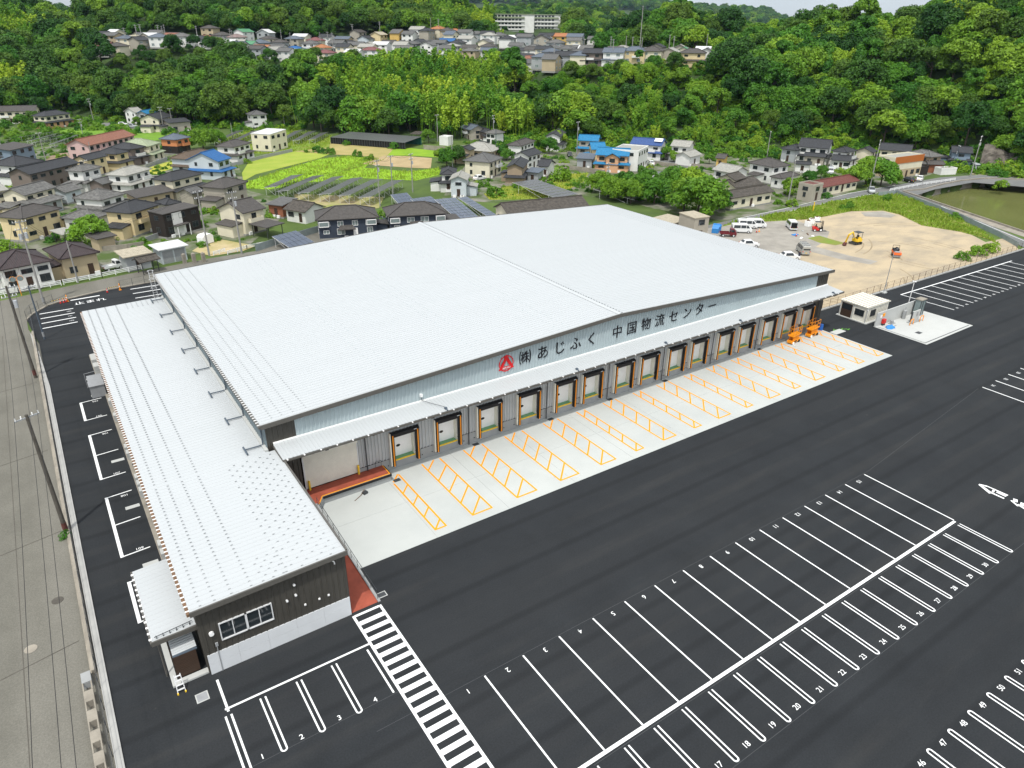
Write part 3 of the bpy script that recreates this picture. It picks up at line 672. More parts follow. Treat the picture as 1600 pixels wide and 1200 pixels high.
ribwall(w_, (WA, OY0), (WB, OY0), 1.75, WZ0, .41, .04, .05); ribwall(w_, (WA, OY0), (WB, OY0), WZ1, ZL-.1, .41, .04, .05)
tag(w_.build('end_wall', 'wall_dark', OF), 'dark brown ribbed end wall with a four-pane window')
ribwall(MB(), (OX1, OY0), (OX1, WY0), .0, oz(OX1)-.05, .41).build('side_wall', 'wall_dark', OF)
ribwall(MB(), (OX0, OY1), (OX0, OY0), .0, ZL-.05, .41).build('side_wall', 'wall_dark', OF)
ribwall(MB(), (WX0, OY1), (OX0, OY1), .0, ZL-.05, .41).build('back_wall', 'wall_dark', OF)
xs = [OX0+.02, 4.4, 6.45, 8.5, 10.55, OX1-.0]
for a, b in zip(xs, xs[1:]):
    for z0, z1 in ((-.1, .9), (.912, 1.75)): MB().box(a+.004, OY0-.065, z0, b-.004, OY0+.05, z1).build('plinth_panel', 'plinth', OF)
win = MB()
for x0, x1 in ((WA, WA+.07), (WB-.07, WB), ((WA+WB)/2-.07, (WA+WB)/2+.07)): win.box(x0, OY0-.10, WZ0, x1, OY0+.05, WZ1)
win.box(WA+.07, OY0-.10, WZ0, WB-.07, OY0+.05, WZ0+.07); win.box(WA+.07, OY0-.10, WZ1-.07, WB-.07, OY0+.05, WZ1)
for c in (WA+(WB-WA)*.25, WA+(WB-WA)*.75): win.box(c-.03, OY0-.06, WZ0+.07, c+.03, OY0+.04, WZ1-.07)
win = win.build('window', 'aluminium', OF)
for i in range(4): a = WA+.09+i*(WB-WA-.1)/4; MB().box(a, OY0+.0, WZ0+.07, a+(WB-WA-.1)/4-.06, OY0+.012, WZ1-.07).build('pane', 'glass', win)
room = MB(); room.box(WA-.5, OY0+.06, WZ0-.3, WB+.5, OY0+.07, WZ0-.29)
for x, z in [(8.75, 4.9), (6.9+1.2, 3.75), (8.75, 3.95)]:
    q = MB(); q.cyl((x, OY0-.03, z), (x, OY0-.2, z), .085, n=14); q.sphere((x, OY0-.18, z+.02), .095, .08, .095, 12, 6); q.build('vent_hood', 'aluminium', OF)
MB().cyl((2.95, OY0-.03, 3.55), (2.95, OY0-.2, 3.55), .16, n=18).build('wall_lamp', 'white_steel', OF)
for x, z in [(9.3, 2.75), (10.35, 2.75), (11.05, 2.75)]: MB().box(x-.07, OY0-.12, z-.07, x+.07, OY0-.05, z+.07).build('wall_socket', 'white_steel', OF)
MB().box(3.02, OY0-.17, 2.35, 3.2, OY0-.06, 2.62).build('meter_box', 'grey_metal', OF); MB().cyl((3.1, OY0-.1, 0), (3.1, OY0-.1, 2.4), .03).build('conduit', 'grey_metal', OF)
MB().path([(11.6, OY0-.1, 5.75), (11.75, OY0-.2, 5.6), (11.75, OY0-.2, 5.4)], .05).build('vent_pipe', 'white_steel', OF)
# rainwater pipes from the upper eave lying on the wing roof
for y in [57.2, 63.5, 70, 76.5, 83, 89.6, 96.2, 102.6]:
    z = oz(11.5)+.16; dp = MB().path([(11.62, y, EZ-.25), (11.9, y, EZ-.5), (11.9, y, z), (10.3, y, z), ], .06, 8).cyl((10.3, y-.85, z), (10.3, y+.5, z), .085, n=8); dp.build('downpipe', 'pipe_blue', OF)
MB().box(11.75, 56.1, oz(11.9)+.02, 12.05, 104.0, oz(11.9)+.17).build('wall_flashing', 'concrete_pale', OF)
# west wall services: plinth kerb, air conditioners, pipes
MB().box(1.72, 50.0, -.1, 2.34, 92.5, .16).build('service_kerb', 'concrete_old', OF)
MB().box(1.4, 95.5, -.1, 2.34, 103.5, .2).build('service_kerb', 'concrete_old', OF)
for y in (54.0, 55.3, 64.6, 65.9, 67.2, 72.4, 73.8, 81.8, 86.0): 
    a = MB().box(1.8, y, .16, 2.14, y+.85, .95).build('condenser', 'concrete_pale', OF); MB().box(1.785, y+.08, .25, 1.8, y+.6, .85).build('grille', 'grey_metal', a)
for y in (53.2, 63.6, 71.6, 80, 88.2): MB().path([(2.16, y, ZL-.2), (2.16, y, .3), (2.0, y-.5, .3)], .045).build('downpipe', 'pipe_blue', OF)
for y0, y1 in ((96.2, 97.6), (98.6, 100.8)): MB().box(1.45, y0, .2, 2.1, y1, 1.35).build('cubicle', 'concrete_pale', OF)
MB().box(.35, 89.8, 0, 1.9, 93.4, 1.5).box(.28, 89.7, 1.5, 1.95, 91.4, 1.56).build('equipment_cabinet', 'grey_metal', OF)
MB().path([(.2, 93.2, 0), (.2, 93.2, 1.9), (1.9, 93.5, 1.9)], .03).build('stand_pipe', 'grey_metal', OF)
# entrance canopy on the west side near the corner, brown slatted screen below
PC = MB(); k = 17; prof = [(41.35, 0)]
for i in range(k): c = 41.35+(i+.5)*8.2/k; prof += [(c-.05, 0), (c-.025, .035), (c+.025, .035), (c+.05, 0)]
prof.append((49.55, 0)); vs = []
for y, o in prof: vs += [(-.5, y, 3.5+o), (2.3, y, 3.66+o)]
PC.add(vs, [(2*i, 2*i+1, 2*i+3, 2*i+2) for i in range(len(prof)-1)]); PC.add([(-.5, 41.35, 3.44), (2.3, 41.35, 3.6), (2.3, 49.55, 3.6), (-.5, 49.55, 3.44)], [(3, 2, 1, 0)])
pcan = PC.build('entrance_canopy', 'roof_steel', OF)
MB().box(-.56, 41.22, 3.26, 2.3, 41.34, 3.62).box(-.62, 41.3, 3.28, -.51, 49.6, 3.5).build('canopy_fascia', 'trim_brown', pcan)
b = MB()
for i in range(13): b.box(-.64, 41.6+.62*i, 3.5, -.46, 41.75+.62*i, 3.56)
b.build('gutter_bracket', 'white_steel', pcan); MB().path([(-.3, 41.55, 3.72), (2.1, 41.65, 3.84)], .03).build('snow_rail', 'dark_metal', pcan)
for i in range(6): x = -.2+.42*i; MB().box(x, 41.5, 3.6, x+.05, 41.62, 3.76+.02*i).build('rail_clip', 'dark_metal', pcan)
MB().cyl((-.2, 41.6, 0), (-.2, 41.6, 3.4), .06).cyl((-.2, 49.2, 0), (-.2, 49.2, 3.4), .06).build('canopy_post', 'trim_brown', pcan)
base = MB().box(-.05, 40.3, -.1, .32, 49.5, .14).box(.32, 40.3, -.1, 2.33, 40.75, .14).build('entrance_kerb', 'concrete_pale', OF)
scr = bpy.data.objects.new('screen', None); COL.objects.link(scr); scr.parent = OF
for i in range(13): MB().box(.4, 40.82+.001*i, .16+.145*i, 1.85, 40.87, .29+.145*i).build('slat', 'wood_brown', scr)
for i in range(9): MB().box(.36, 40.9+.001*i, .16+.21*i, .395, 43.2, .34+.21*i).build('slat', 'wood_brown', scr)
st = MB(); prof = []
for i in range(10): y = 41.0+.23*i; prof += [(y, 2.1), (y+.06, 2.17), (y+.14, 2.17), (y+.2, 2.1)]
vs = []
for y, z in prof: vs += [(.42, y, z), (1.95, y, z+.05)]
st.add(vs, [(2*i, 2*i+1, 2*i+3, 2*i+2) for i in range(len(prof)-1)]); st.build('store_roof', 'roof_steel', scr)
MB().box(.4, 40.85, 2.02, 1.95, 43.3, 2.09).build('store_roof_frame', 'pipe_blue', scr)

# ------------------------------------------------------------ west boundary: kerb, wall, mesh fence, old block wall
kb = MB().prism([(-4.02, -30), (-3.62, -30), (-3.62, 96), (-4.3, 114), (-4.75, 117), (-4.12, 96)], -.2, .14).build('kerb_wall', 'kerb'); tag(kb, 'pale concrete kerb strip along the west edge of the parking lot', 'kerb')
wl = thing('boundary_wall', 'weathered beige retaining wall topped by a black mesh fence on the west side', 'wall', (-4.02, 0, 0))
MB().prism([(-.42, 44.6), (-.18, 44.6), (-.25, 117), (-.5, 117)], -.3, .35).build('wall_body', 'concrete_old', wl)
MB().prism([(-.52, 44.6), (-.43, 44.6), (-.51, 117), (-.62, 117)], -.3, .12).build('wall_footing', 'concrete_old', wl)
MB().path([(-.12, 0, 1.25), (-.12, 108, 1.25), (-.3, 123, 1.3)], .018).path([(-.12, 0, .55), (-.12, 108, .55), (-.3, 123, .6)], .014).build('fence_wire', 'dark_metal', wl)
for i in range(62): y = 1+2.0*i; MB().path([(-.12-.0*y, y, .0), (-.12, y, 1.3), (-.02, y, 1.3)], .022).build('fence_post', 'dark_metal', wl)
MB().add([(-.12, 0, .1), (-.12, 108, .1), (-.12, 108, .16), (-.12, 0, .16)], [(0, 1, 2, 3), (3, 2, 1, 0)]).build('fence_wire', 'dark_metal', wl)
# open block wall near the bottom left: blocks with square holes between
bw = thing('block_wall', 'row of pale concrete blocks with square openings at the lower left', 'wall', (-4.72, 0, 0))
y = 44.5
MB().box(-.42, 20, -.4, .28, 44.6, -.1).build('wall_base', 'concrete_old', bw)
MB().box(-.1, 20, -.1, .0, 44.6, .0).build('inner_board', 'pole_dark', bw)
i = 0
while y > 22:
    MB().box(-.36, y-1.0, -.1, .22, y-.02, .55).build('block', 'concrete_old' if i not in (0,) else 'concrete_grey', bw); y -= 1.78; i += 1
    MB().box(-.36, y+.78-.78, .42, -.28, y+.78, .55).box(.14, y, .42, .22, y+.78, .55).build('cross_piece', 'concrete_old', bw)
# round-up grass tuft by the pole later; utility poles
def pole(px0, py0, px1, py1, label, m='pole_concrete', r=.17, arms=1, trans=0, z0=0., lamp=0, grp='utility poles'):
    b = G(px0, py0, z0); v = ray(px1, py1); hz = hypot(b.x-CAM[0], b.y-CAM[1]); t = hz/hypot(v[0], v[1]); H = max(5., min(15, CAM[2]+v[2]*t-z0))
    top = Vector(CAM+v*t)
    o = thing('utility_pole', label, 'pole', (b.x, b.y, z0), RND.uniform(-.3, .3)+.5, grp)
    MB().cyl((0, 0, -.3), (0, 0, H), r, r*.62, 10).build('shaft', m, o)
    for k in range(arms):
        z = H-.25-1.1*k; L = .95-.1*k
        a = MB().box(-L, -.05, z-.05, L, .05, z+.05).build('crossarm', 'grey_metal', o); ins = MB()
        for q in (-L+.08, -L*.45, L*.45, L-.08): ins.cyl((q, 0, z+.05), (q, 0, z+.28), .06, .04, 8)
        ins.build('insulator', 'white_steel', a)
    for k in range(trans):
        z = H-2.3-.1*k; s = .38 if k == 0 else -.38
        MB().cyl((s, 0, z-.5), (s, 0, z+.4), .24, n=12).build('transformer', 'silver_car', o)
    if lamp: MB().box(-.9, -.12, H-.1, -.1, .12, H+.05).build('lamp_head', 'white_steel', o)
    bd = MB().cyl((0, 0, .4), (0, 0, 1.1), r+.012, n=10).build('wrap', 'rust_red' if m == 'pole_dark' else 'grey_metal', o)
    return o, Vector((b.x, b.y, z0+H))
PL = {}
NP = [('a',104,832,41,648,'weathered dark utility pole leaning over the west road beside the kerb','pole_dark',.2,1,0),
 ('b',56,590,9,447,'dark utility pole with grey transformer at the far left road','pole_dark',.2,2,1),
 ('c',70,530,42,447,'slim blue-grey pole standing inside the lot\'s rear left corner','pipe_blue',.13,1,0),
 ('d',69,475,25,345,'tall pole in front of the white house at left','pole_concrete',.18,2,2),
 ('e',122,441,107,376,'pole with blue wrap in front of the beige house','pole_concrete',.15,0,0),
 ('f',327,399,310,298,'pole beside the dark brown house and dirt plot','pole_concrete',.18,2,0),
 ('g',378,397,361,299,'pole with transformer before the cream gabled house','pole_concrete',.18,2,1),
 ('h',594,322,589,250,'left of three poles by the solar field','pole_concrete',.16,2,1),
 ('i',614,307,610,243,'middle of three poles by the solar field','pole_concrete',.16,1,1),
 ('j',645,300,642,240,'right of three poles by the solar field with stay','pole_concrete',.16,2,1),
 ('k',684,222,682,179,'lone pole below the wooded slope at centre','pole_concrete',.16,1,0),
 ('l',707,262,704,212,'pale pole behind the hedge and grey-roofed house','pole_concrete',.15,0,0),
 ('m',771,222,770,180,'pole above the white house at centre','pole_concrete',.16,2,1),
 ('n',775,240,773,203,'short blue-grey pole in front of the white house','pipe_blue',.13,0,0),
 ('o',901,243,901,190,'lamp pole beside the blue-roofed houses','pole_concrete',.16,1,1),
 ('p',948,298,946,254,'twin pole with transformer in front of the orange house','pole_concrete',.15,2,2),
 ('q',1018,304,1020,276,'grey pole amid trees by the solar panels','pole_concrete',.15,2,0),
 ('r',1198,246,1204,205,'pole behind the grey hipped house on the right','pole_concrete',.16,1,0),
 ('s',1231,318,1239,242,'roadside pole with blue wrap next to the red-roofed shed','pole_concrete',.17,2,0),
 ('t',1359,293,1368,218,'roadside pole left of the orange-topped clinic','pole_concrete',.17,2,0),
 ('u',1490,262,1497,227,'pale blue pole in front of the grey house on the right','pipe_blue',.15,1,1),
 ('v',1516,276,1527,212,'pole with many crossarms at the pond corner','pole_concrete',.17,3,1),
 ('w',147,192,140,154,'pole beside the bend in the upper left lane','pole_concrete',.17,2,1),
 ('x',79,168,71,145,'pole behind the apartment block at upper left','pole_concrete',.16,2,0),
 ('y',257,206,251,167,'left of two poles by the cream house under the woods','pole_concrete',.17,2,0),
 ('z',271,203,266,169,'right of two poles by the cream house under the woods','pole_concrete',.17,1,0),
 ('A',72,252,61,207,'pole among the small solar racks at left','pole_concrete',.16,1,0),
 ('B',130,212,125,186,'twin pole at the edge of the small solar field','pole_concrete',.16,2,1),
 ('C',284,238,279,207,'pole in front of the orange upper-floored house','pole_concrete',.15,0,0),
 ('D',328,279,320,240,'pole left of the blue-roofed house','pole_concrete',.16,2,1),
 ('E',364,216,362,192,'pole behind the grey hipped house by the lane','pole_concrete',.15,0,0),
 ('F',445,198,442,171,'pole by the white house on the lane','pole_concrete',.15,1,0),
 ('G',530,204,528,170,'pole in front of the blue-roofed house below the bamboo','pole_concrete',.15,1,0),
 ('H',140,290,134,250,'pole among the grey-tiled farmhouses','pole_concrete',.15,1,0),
 ('I',148,262,137,222,'pole near the long pink building','pole_concrete',.15,0,0),
 ('J',346,318,341,280,'pole by the grey-beige two-storey house','pole_concrete',.15,1,0)]
for k, x0, y0, x1, y1, lb, m_, r_, ar, tr in NP: PL[k] = pole(x0, y0, x1, y1, lb, m_, r_, ar, tr)
def wire(a, b, sag, off=0., label=None, r=.018):
    a, b = a.copy(), b.copy(); n = Vector((-(b-a).y, (b-a).x, 0)).normalized()*off; pts = []
    for i in range(13): t = i/12; p = a.lerp(b, t)+n; p.z -= sag*4*t*(1-t); pts.append(p)
    return tag(MB().path(pts, r, 4).build('power_line', 'black_rubber'), label, 'power line', 'overhead wires')
av = PL['a'][1]; bv = PL['b'][1]; dv = PL['d'][1]
sp = Vector((av.x-1.0, 8., av.z))
for a, b, nm in ((sp, av, 'overhead wire along the west road towards the viewer'), (av, bv, 'overhead wire between the two dark poles on the west road'), (bv, dv, 'overhead wire from the transformer pole to the white house'), (dv, PL['e'][1], 'overhead wire passing in front of the white and beige houses'), (PL['e'][1], PL['f'][1], 'overhead wire above the lane towards the brown house'), (PL['f'][1], PL['g'][1], 'overhead wire from the brown house to the cream house'), (PL['g'][1], PL['h'][1], 'overhead wire over the black houses to the solar field'), (PL['h'][1], PL['i'][1], 'wire between the left and middle solar field poles'), (PL['i'][1], PL['j'][1], 'wire between the middle and right solar field poles')):
    for q, o_ in enumerate((-.8, -.25, .8)): wire(a+Vector((0, 0, .1)), b+Vector((0, 0, .1)), .9, o_, ('left ', 'middle ', 'right ')[q]+nm)
for a, b, nm in (('y', 'z', 'upper wires by the cream house under the woods'), ('w', 'B', 'wire from the lane bend to the small solar field'), ('s', 't', 'wire along the road past the clinic'), ('t', 'v', 'wire from the clinic to the pond corner'), ('m', 'o', 'wire across the houses below the bamboo')):
    wire(PL[a][1], PL[b][1], .8, 0, nm)

# ------------------------------------------------------------ north-west corner: fences, cones, tape, road guard rails
def cone(px, py, label, m='orange', h=.7, nm='traffic_cone'):
    p = G(px, py); o = thing(nm, label, 'cone', (p.x, p.y, .0), .2, 'traffic cones')
    MB().box(-.19, -.19, 0, .19, .19, .04).build('base', 'black_rubber' if m == 'red' else m, o)
    b = MB().cyl((0, 0, .04), (0, 0, h), .14 if h < .9 else .1, .035 if h < .9 else .08, 12).build('body', m, o)
    MB().cyl((0, 0, h*.5), (0, 0, h*.68), .092 if h < .9 else .1, .075 if h < .9 else .096, 12).build('band', 'white_paint', o); return o
cone(95, 474, 'red cone, leftmost at the rear lot entrance', 'red'); cone(100, 473, 'second red cone from left at the rear lot entrance', 'red'); cone(104, 472, 'red cone touching the left orange post at the rear entrance', 'red')
cone(105.5, 471, 'orange post at the left side of the rear lot entrance', 'orange', 1.1, 'marker_post'); cone(168, 457, 'lone red cone in the middle of the rear lot entrance', 'red'); cone(188, 453, 'orange post at the right side of the rear lot entrance', 'orange', 1.1, 'marker_post')
def tape(a, b, label):
    p, q = G(*a), G(*b); o = thing('caution_bar', label, 'barrier', p, 0); L = q-p; 
    for i in range(12): MB().bar(L*(i/12)+Vector((0, 0, .62)), L*((i+1)/12)+Vector((0, 0, .62)), .05, .06).build('stripe', 'yellow' if i % 2 else 'black_rubber', o)
tape((80, 477), (104, 471), 'striped caution bar by the left red cones'); tape((169, 456), (188, 452), 'striped caution bar between cone and orange post')
def mesh_fence(pts, h, label, step=2., nm='mesh_fence', m='dark_metal', mat_net=None, z=0.):
    o = thing(nm, label, 'fence', pts[0], 0); p0 = pts[0]; net = MB()
    for a, b in zip(pts, pts[1:]):
        a, b = a-p0, b-p0; L = (b-a).length; n = max(1, round(L/step))
        for i in range(n+1): q = a.lerp(b, i/n); MB().cyl(q+Vector((0, 0, z)), q+Vector((0, 0, h)), .03, n=6).build('post', m, o)
        for zz in (h, h*.5, .12): net.cyl(a+Vector((0, 0, zz)), b+Vector((0, 0, zz)), .014, n=4)
        k = max(1, int(L/.22))
        for i in range(k): q = a.lerp(b, i/k); net.cyl(q+Vector((0, 0, .1)), q+Vector((0, 0, h)), .0045, n=3, caps=False)
    net.build('mesh_panel', m, o); return o
bk = [G(*p) for p in [(43,502),(50,492),(73,479)]]; mesh_fence(bk, 1.6, 'black mesh fence at the rear left corner of the lot')
mesh_fence([G(73, 479), G(84, 474)], 1.5, 'short black mesh fence by the rear left pole'); mesh_fence([G(189, 452), G(245, 440)], 1.5, 'black mesh fence behind the warehouse at the rear lot entrance')
kerb2 = MB()
for a, b in zip(back, back[1:]):
    kerb2.bar(Vector((a.x, a.y+.15, .06)), Vector((b.x, b.y+.15, .06)), .3, .16)
tag(kerb2.build('rear_kerb', 'concrete_old'), 'beige kerb between the rear of the lot and the road', 'kerb')
def guard_rail(pts, label, h=.95, step=2.0):
    o = thing('guard_rail', label, 'guard rail', pts[0], 0); p0 = pts[0]
    for a, b in zip(pts, pts[1:]):
        a, b = a-p0, b-p0; n = max(1, round((b-a).length/step))
        for i in range(n+1): q = a.lerp(b, i/n); MB().box(q.x-.06, q.y-.06, 0, q.x+.06, q.y+.06, h).build('post', 'white_paint', o)
        for z in (h*.35, h*.62, h*.9): MB().bar(a+Vector((0, 0, z)), b+Vector((0, 0, z)), .06, .11).build('rail', 'white_paint', o)
guard_rail([G(-40, 470), G(30, 458), G(62, 452), G(96, 446)], 'white guard rail in front of the white house at far left')
guard_rail([G(100, 445), G(160, 434), G(222, 421)], 'white guard rail along the lane before the beige house')
guard_rail([G(334, 399), G(352, 394)], 'short white rail piece on the dirt plot edge', .8, 1.2); guard_rail([G(356, 398), G(386, 389), G(420, 382)], 'white rail along the lane before the cream gabled house', .8)
# convex mirror
p = G(34, 462); o = thing('traffic_mirror', 'orange pole with two round convex mirrors by the white house', 'mirror', p, 0); MB().path([(0, 0, 0), (0, 0, 3.1)], .05).build('post', 'orange', o)
for s in (-.55, .5): MB().cyl((s, -.1, 2.9), (s, -.16, 2.9), .42, n=16).build('mirror_face', 'glass_pale', o); MB().cyl((s, -.02, 2.9), (s, -.1, 2.9), .46, n=16).build('mirror_back', 'orange', o)
# steel ladder cage at the warehouse's rear corner
o = thing('roof_ladder', 'galvanised caged ladder at the warehouse\'s rear left corner', 'ladder', (11.2, 104.9, 0), 0)
for s in (-.25, .25): MB().cyl((s, 0, .3), (s, 0, 10.0), .03, n=6).build('rail', 'aluminium', o)
for i in range(30): MB().cyl((-.25, 0, .6+.31*i), (.25, 0, .6+.31*i), .016, n=5).build('rung', 'aluminium', o)
c = MB()
for i in range(7):
    z = 2.6+1.2*i; c.path([(.35*cos(t)*1.1, .05-.7*sin(t)*-1, z) for t in [pi*j/8 for j in range(9)]], .025, 4)
c.build('cage', 'aluminium', o)
# small white stepladder by the entrance kerb
p = G(281, 1082); o = thing('stepladder', 'small aluminium stepladder with yellow feet leaning at the office corner', 'ladder', (.35, 39.55, 0), 0)
for s in (-.24, .24):
    MB().bar((s, 0, 0), (s*.8, .55, 1.25), .05, .04).build('rail', 'aluminium', o); MB().box(s-.05, -.05, 0, s+.05, .05, .12).build('foot', 'yellow', o)
for i in range(4): t = .22+.23*i; MB().box(-.22, .55*t-.06, 1.25*t-.012, .22, .55*t+.06, 1.25*t+.012).build('tread', 'aluminium', o)

# ------------------------------------------------------------ east yard: gatehouse, wash station, fence, lamp
o = thing('gatehouse', 'cream prefabricated gatehouse with brown door on a concrete slab', 'building', (101.2, 53.5, 0), 0)
MB().box(-.25, -.35, -.1, 5.9, 4.75, .12).build('slab', 'concrete_pale', o); MB().box(.02, .02, .12, 5.7, 4.4, 2.5).build('wall', 'cream_panel', o)
for i in range(14): MB().box(.42*i+.1, -.0, .14, .42*i+.14, .015, 2.5).build('panel_joint', 'concrete_old', o) if i < 13 else None
rf = MB().box(-.15, -.15, 2.5, 5.85, 4.55, 2.62).build('roof', 'cream_panel', o)
for i in range(10): MB().box(-.12, -.1+.47*i, 2.62, 5.82, -.04+.47*i, 2.68).build('roof_rib', 'concrete_old', rf)
for y in (-.02, 2.2, 4.32): MB().box(-.06, y, .1, .06, y+.12, 2.5).build('corner_post', 'concrete_pale', o)
w1 = MB().box(-.05, .45, .95, .02, 1.95, 1.95).build('window', 'dark_metal', o); MB().box(-.06, .52, 1.02, -.05, 1.18, 1.88).box(-.06, 1.22, 1.02, -.05, 1.88, 1.88).build('pane', 'glass', w1)
w2 = MB().box(1.0, -.05, .95, 2.3, .02, 1.95).build('window', 'dark_metal', o); MB().box(1.06, -.06, 1.02, 2.24, -.05, 1.88).build('pane', 'glass', w2)
dr = MB().box(-.05, 2.45, .14, .02, 4.2, 2.25).build('door', 'wood_brown', o); MB().box(-.06, 2.55, 1.3, -.05, 4.1, 2.15).build('pane', 'glass', dr)
MB().box(-.1, -.12, 2.1, .1, -.02, 2.25).build('lamp', 'white_steel', o)
slab = struct(MB().prism([(101.2, 43.9), (114.5, 44.0), (114.3, 52.05), (101.2, 52.05)], -.1, .03).build('wash_slab', 'concrete_pale'))
for a, b in [((101.5, 44.35), (114.1, 44.4)), ((101.6, 44.4), (101.6, 51.6))]: line(a, b, .14, 'trench_drain', slab, .034, 'dark_metal')
MB().box(104.1, 46.6, .0, 105.1, 47.3, .037).build('drain_grate', 'dark_metal', slab)
line((102.0, 50.4), (104.6, 50.4), .1, 'trench_drain', slab, .035, 'dark_metal')
o = thing('wash_wall', 'pale concrete screen wall behind the vehicle wash slab', 'wall', (101.1, 51.8, 0), 0)
for i in range(7): MB().box(1.85*i+.006, 0, .03, 1.85*(i+1)-.006, .16, 2.23).build('wall_panel', 'concrete_pale', o)
MB().box(1.5, -.05, 1.4, 2.1, -.004, 1.9).build('notice', 'orange_paint', o); MB().box(.9, -.05, 1.3, 1.4, -.004, 1.7).build('notice', 'white_paint', o)
o = thing('extinguisher_box', 'red fire extinguisher box against the wash wall', 'fire box', (102.9, 51.55, .03), 0); MB().box(-.3, -.2, .35, .3, .2, 1.0).build('box', 'red', o); MB().box(-.26, -.22, .5, .26, -.2, .9).build('door', 'sign_red', o); MB().box(-.25, -.15, 0, -.18, .15, .35).box(.18, -.15, 0, .25, .15, .35).build('leg', 'dark_metal', o)
o = thing('wash_cabinet', 'tall glazed equipment cabinet beside the wash wall', 'cabinet', (111.6, 51.1, .03), 0)
MB().box(-.7, -.5, 0, .7, .5, .12).build('base', 'concrete_grey', o); MB().box(-.65, -.45, .12, .65, .45, 2.6).build('pane', 'glass_pale', o); MB().box(-.75, -.55, 2.6, .75, .55, 2.75).build('roof', 'concrete_old', o)
for x in (-.68, .6, -.1):
    for y in (-.5, .44): MB().box(x, y, .1, x+.09, y+.07, 2.6).build('frame_post', 'dark_metal', o)
o = thing('pump_island', 'concrete island with white upright panel on the wash slab', 'pump island', (108.4, 49.75, .03), 0)
MB().box(-1.4, -.3, 0, 1.5, .45, .12).build('kerb', 'concrete_grey', o); MB().box(-.9, .05, .12, 1.2, .2, 1.75).build('panel', 'concrete_pale', o); MB().box(.2, -.02, .9, .6, .049, 1.5).build('control_box', 'grey_metal', o); MB().box(-1.0, .02, .12, -.92, .25, 1.75).build('end_post', 'dark_metal', o)
for i, x in enumerate((106.75, 109.5)):
    o = thing('hoop_barrier', ('left', 'right')[i]+' yellow hoop barrier in front of the pump island', 'bollard', (x, 49.3, .03), 0, 'yellow hoop barriers')
    MB().path([(-.45, 0, 0), (-.45, 0, .7), (-.3, 0, .9), (.3, 0, .9), (.45, 0, .7), (.45, 0, 0)], .06, 8).build('hoop', 'orange', o); MB().box(-.55, -.1, 0, -.35, .1, .02).box(.35, -.1, 0, .55, .1, .02).build('base_plate', 'grey_metal', o)
o = thing('water_pump', 'grey pump unit on the floor by the wash wall', 'pump', (104.7, 51.2, .03), 0); MB().box(-.5, -.3, 0, .5, .3, .1).build('base', 'concrete_grey', o); MB().box(-.35, -.2, .1, .1, .2, .55).build('motor', 'grey_metal', o); MB().cyl((.1, 0, .3), (.45, 0, .3), .16, n=12).build('housing', 'aluminium', o)
o = thing('water_tank', 'upright grey pressure tank against the wash wall', 'tank', (108.2, 51.4, .03), 0); MB().cyl((0, 0, 0), (0, 0, 1.3), .28, n=14).build('vessel', 'concrete_grey', o); MB().sphere((0, 0, 1.3), .28, .28, .14, 14, 6).build('dome', 'concrete_grey', o); MB().path([(0, 0, 1.4), (0, 0, 1.9), (0, .3, 1.9)], .03).build('pipe', 'grey_metal', o)
tp = MB(); n = 16
vs = [(0, 0, .36)]+[((.55+.15*sin(3*a))*cos(a)*1.15, (.5+.1*cos(2*a))*sin(a), .26+.06*sin(5*a)) for a in [2*pi*i/n for i in range(n)]]+[((.75+.13*sin(4*a))*cos(a)*1.15, (.6+.1*sin(5*a))*sin(a), .01) for a in [2*pi*i/n for i in range(n)]]
tp.add(vs, [(0, 1+i, 1+(i+1) % n) for i in range(n)]+[(1+i, 1+n+i, 1+n+(i+1) % n, 1+(i+1) % n) for i in range(n)]); o = tp.build('tarpaulin', 'tarp_blue'); o.location = (102.9, 50.4, .031); tag(o, 'crumpled bright blue tarpaulin on the wash slab', 'tarpaulin')
# eastern fence on its kerb
fk = MB().prism([(94.6, 60.55), (170, 59.45), (170, 59.8), (94.6, 60.95)], -.2, .18).build('fence_kerb', 'kerb'); tag(fk, 'pale concrete kerb under the brown mesh fence on the north-east side', 'kerb')
mat('brown_metal', (.10, .06, .035), .5, .05, 3)
mesh_fence([Vector((94.8, 60.75, .18)), Vector((166, 59.65, .18)), Vector((190, 40, .1))], 1.35, 'brown mesh fence between the lot and the sandy yard', 2.0, 'boundary_fence', 'brown_metal')
o = thing('lamp_post', 'slim grey lamp post at the fence beside the sandy yard', 'lamp post', (117.2, 60.0, 0), 0)
MB().box(-.4, -.4, -.1, .4, .4, .2).build('footing', 'concrete_pale', o); MB().cyl((0, 0, .2), (0, 0, 7.4), .07, .05, 8).build('shaft', 'grey_metal', o); MB().box(-.25, -.1, 7.3, .45, .12, 7.45).build('lamp_head', 'dark_metal', o); MB().box(-.12, -.1, 1.2, .12, -.06, 1.7).build('control_box', 'grey_metal', o)
o = thing('lamp_post', 'short pale post behind the wash wall', 'lamp post', (113.2, 53.6, 0), 0); MB().cyl((0, 0, 0), (0, 0, 4.6), .06, .05, 8).build('shaft', 'white_steel', o); MB().box(-.1, -.3, 4.5, .1, .3, 4.6).build('lamp_head', 'white_steel', o)

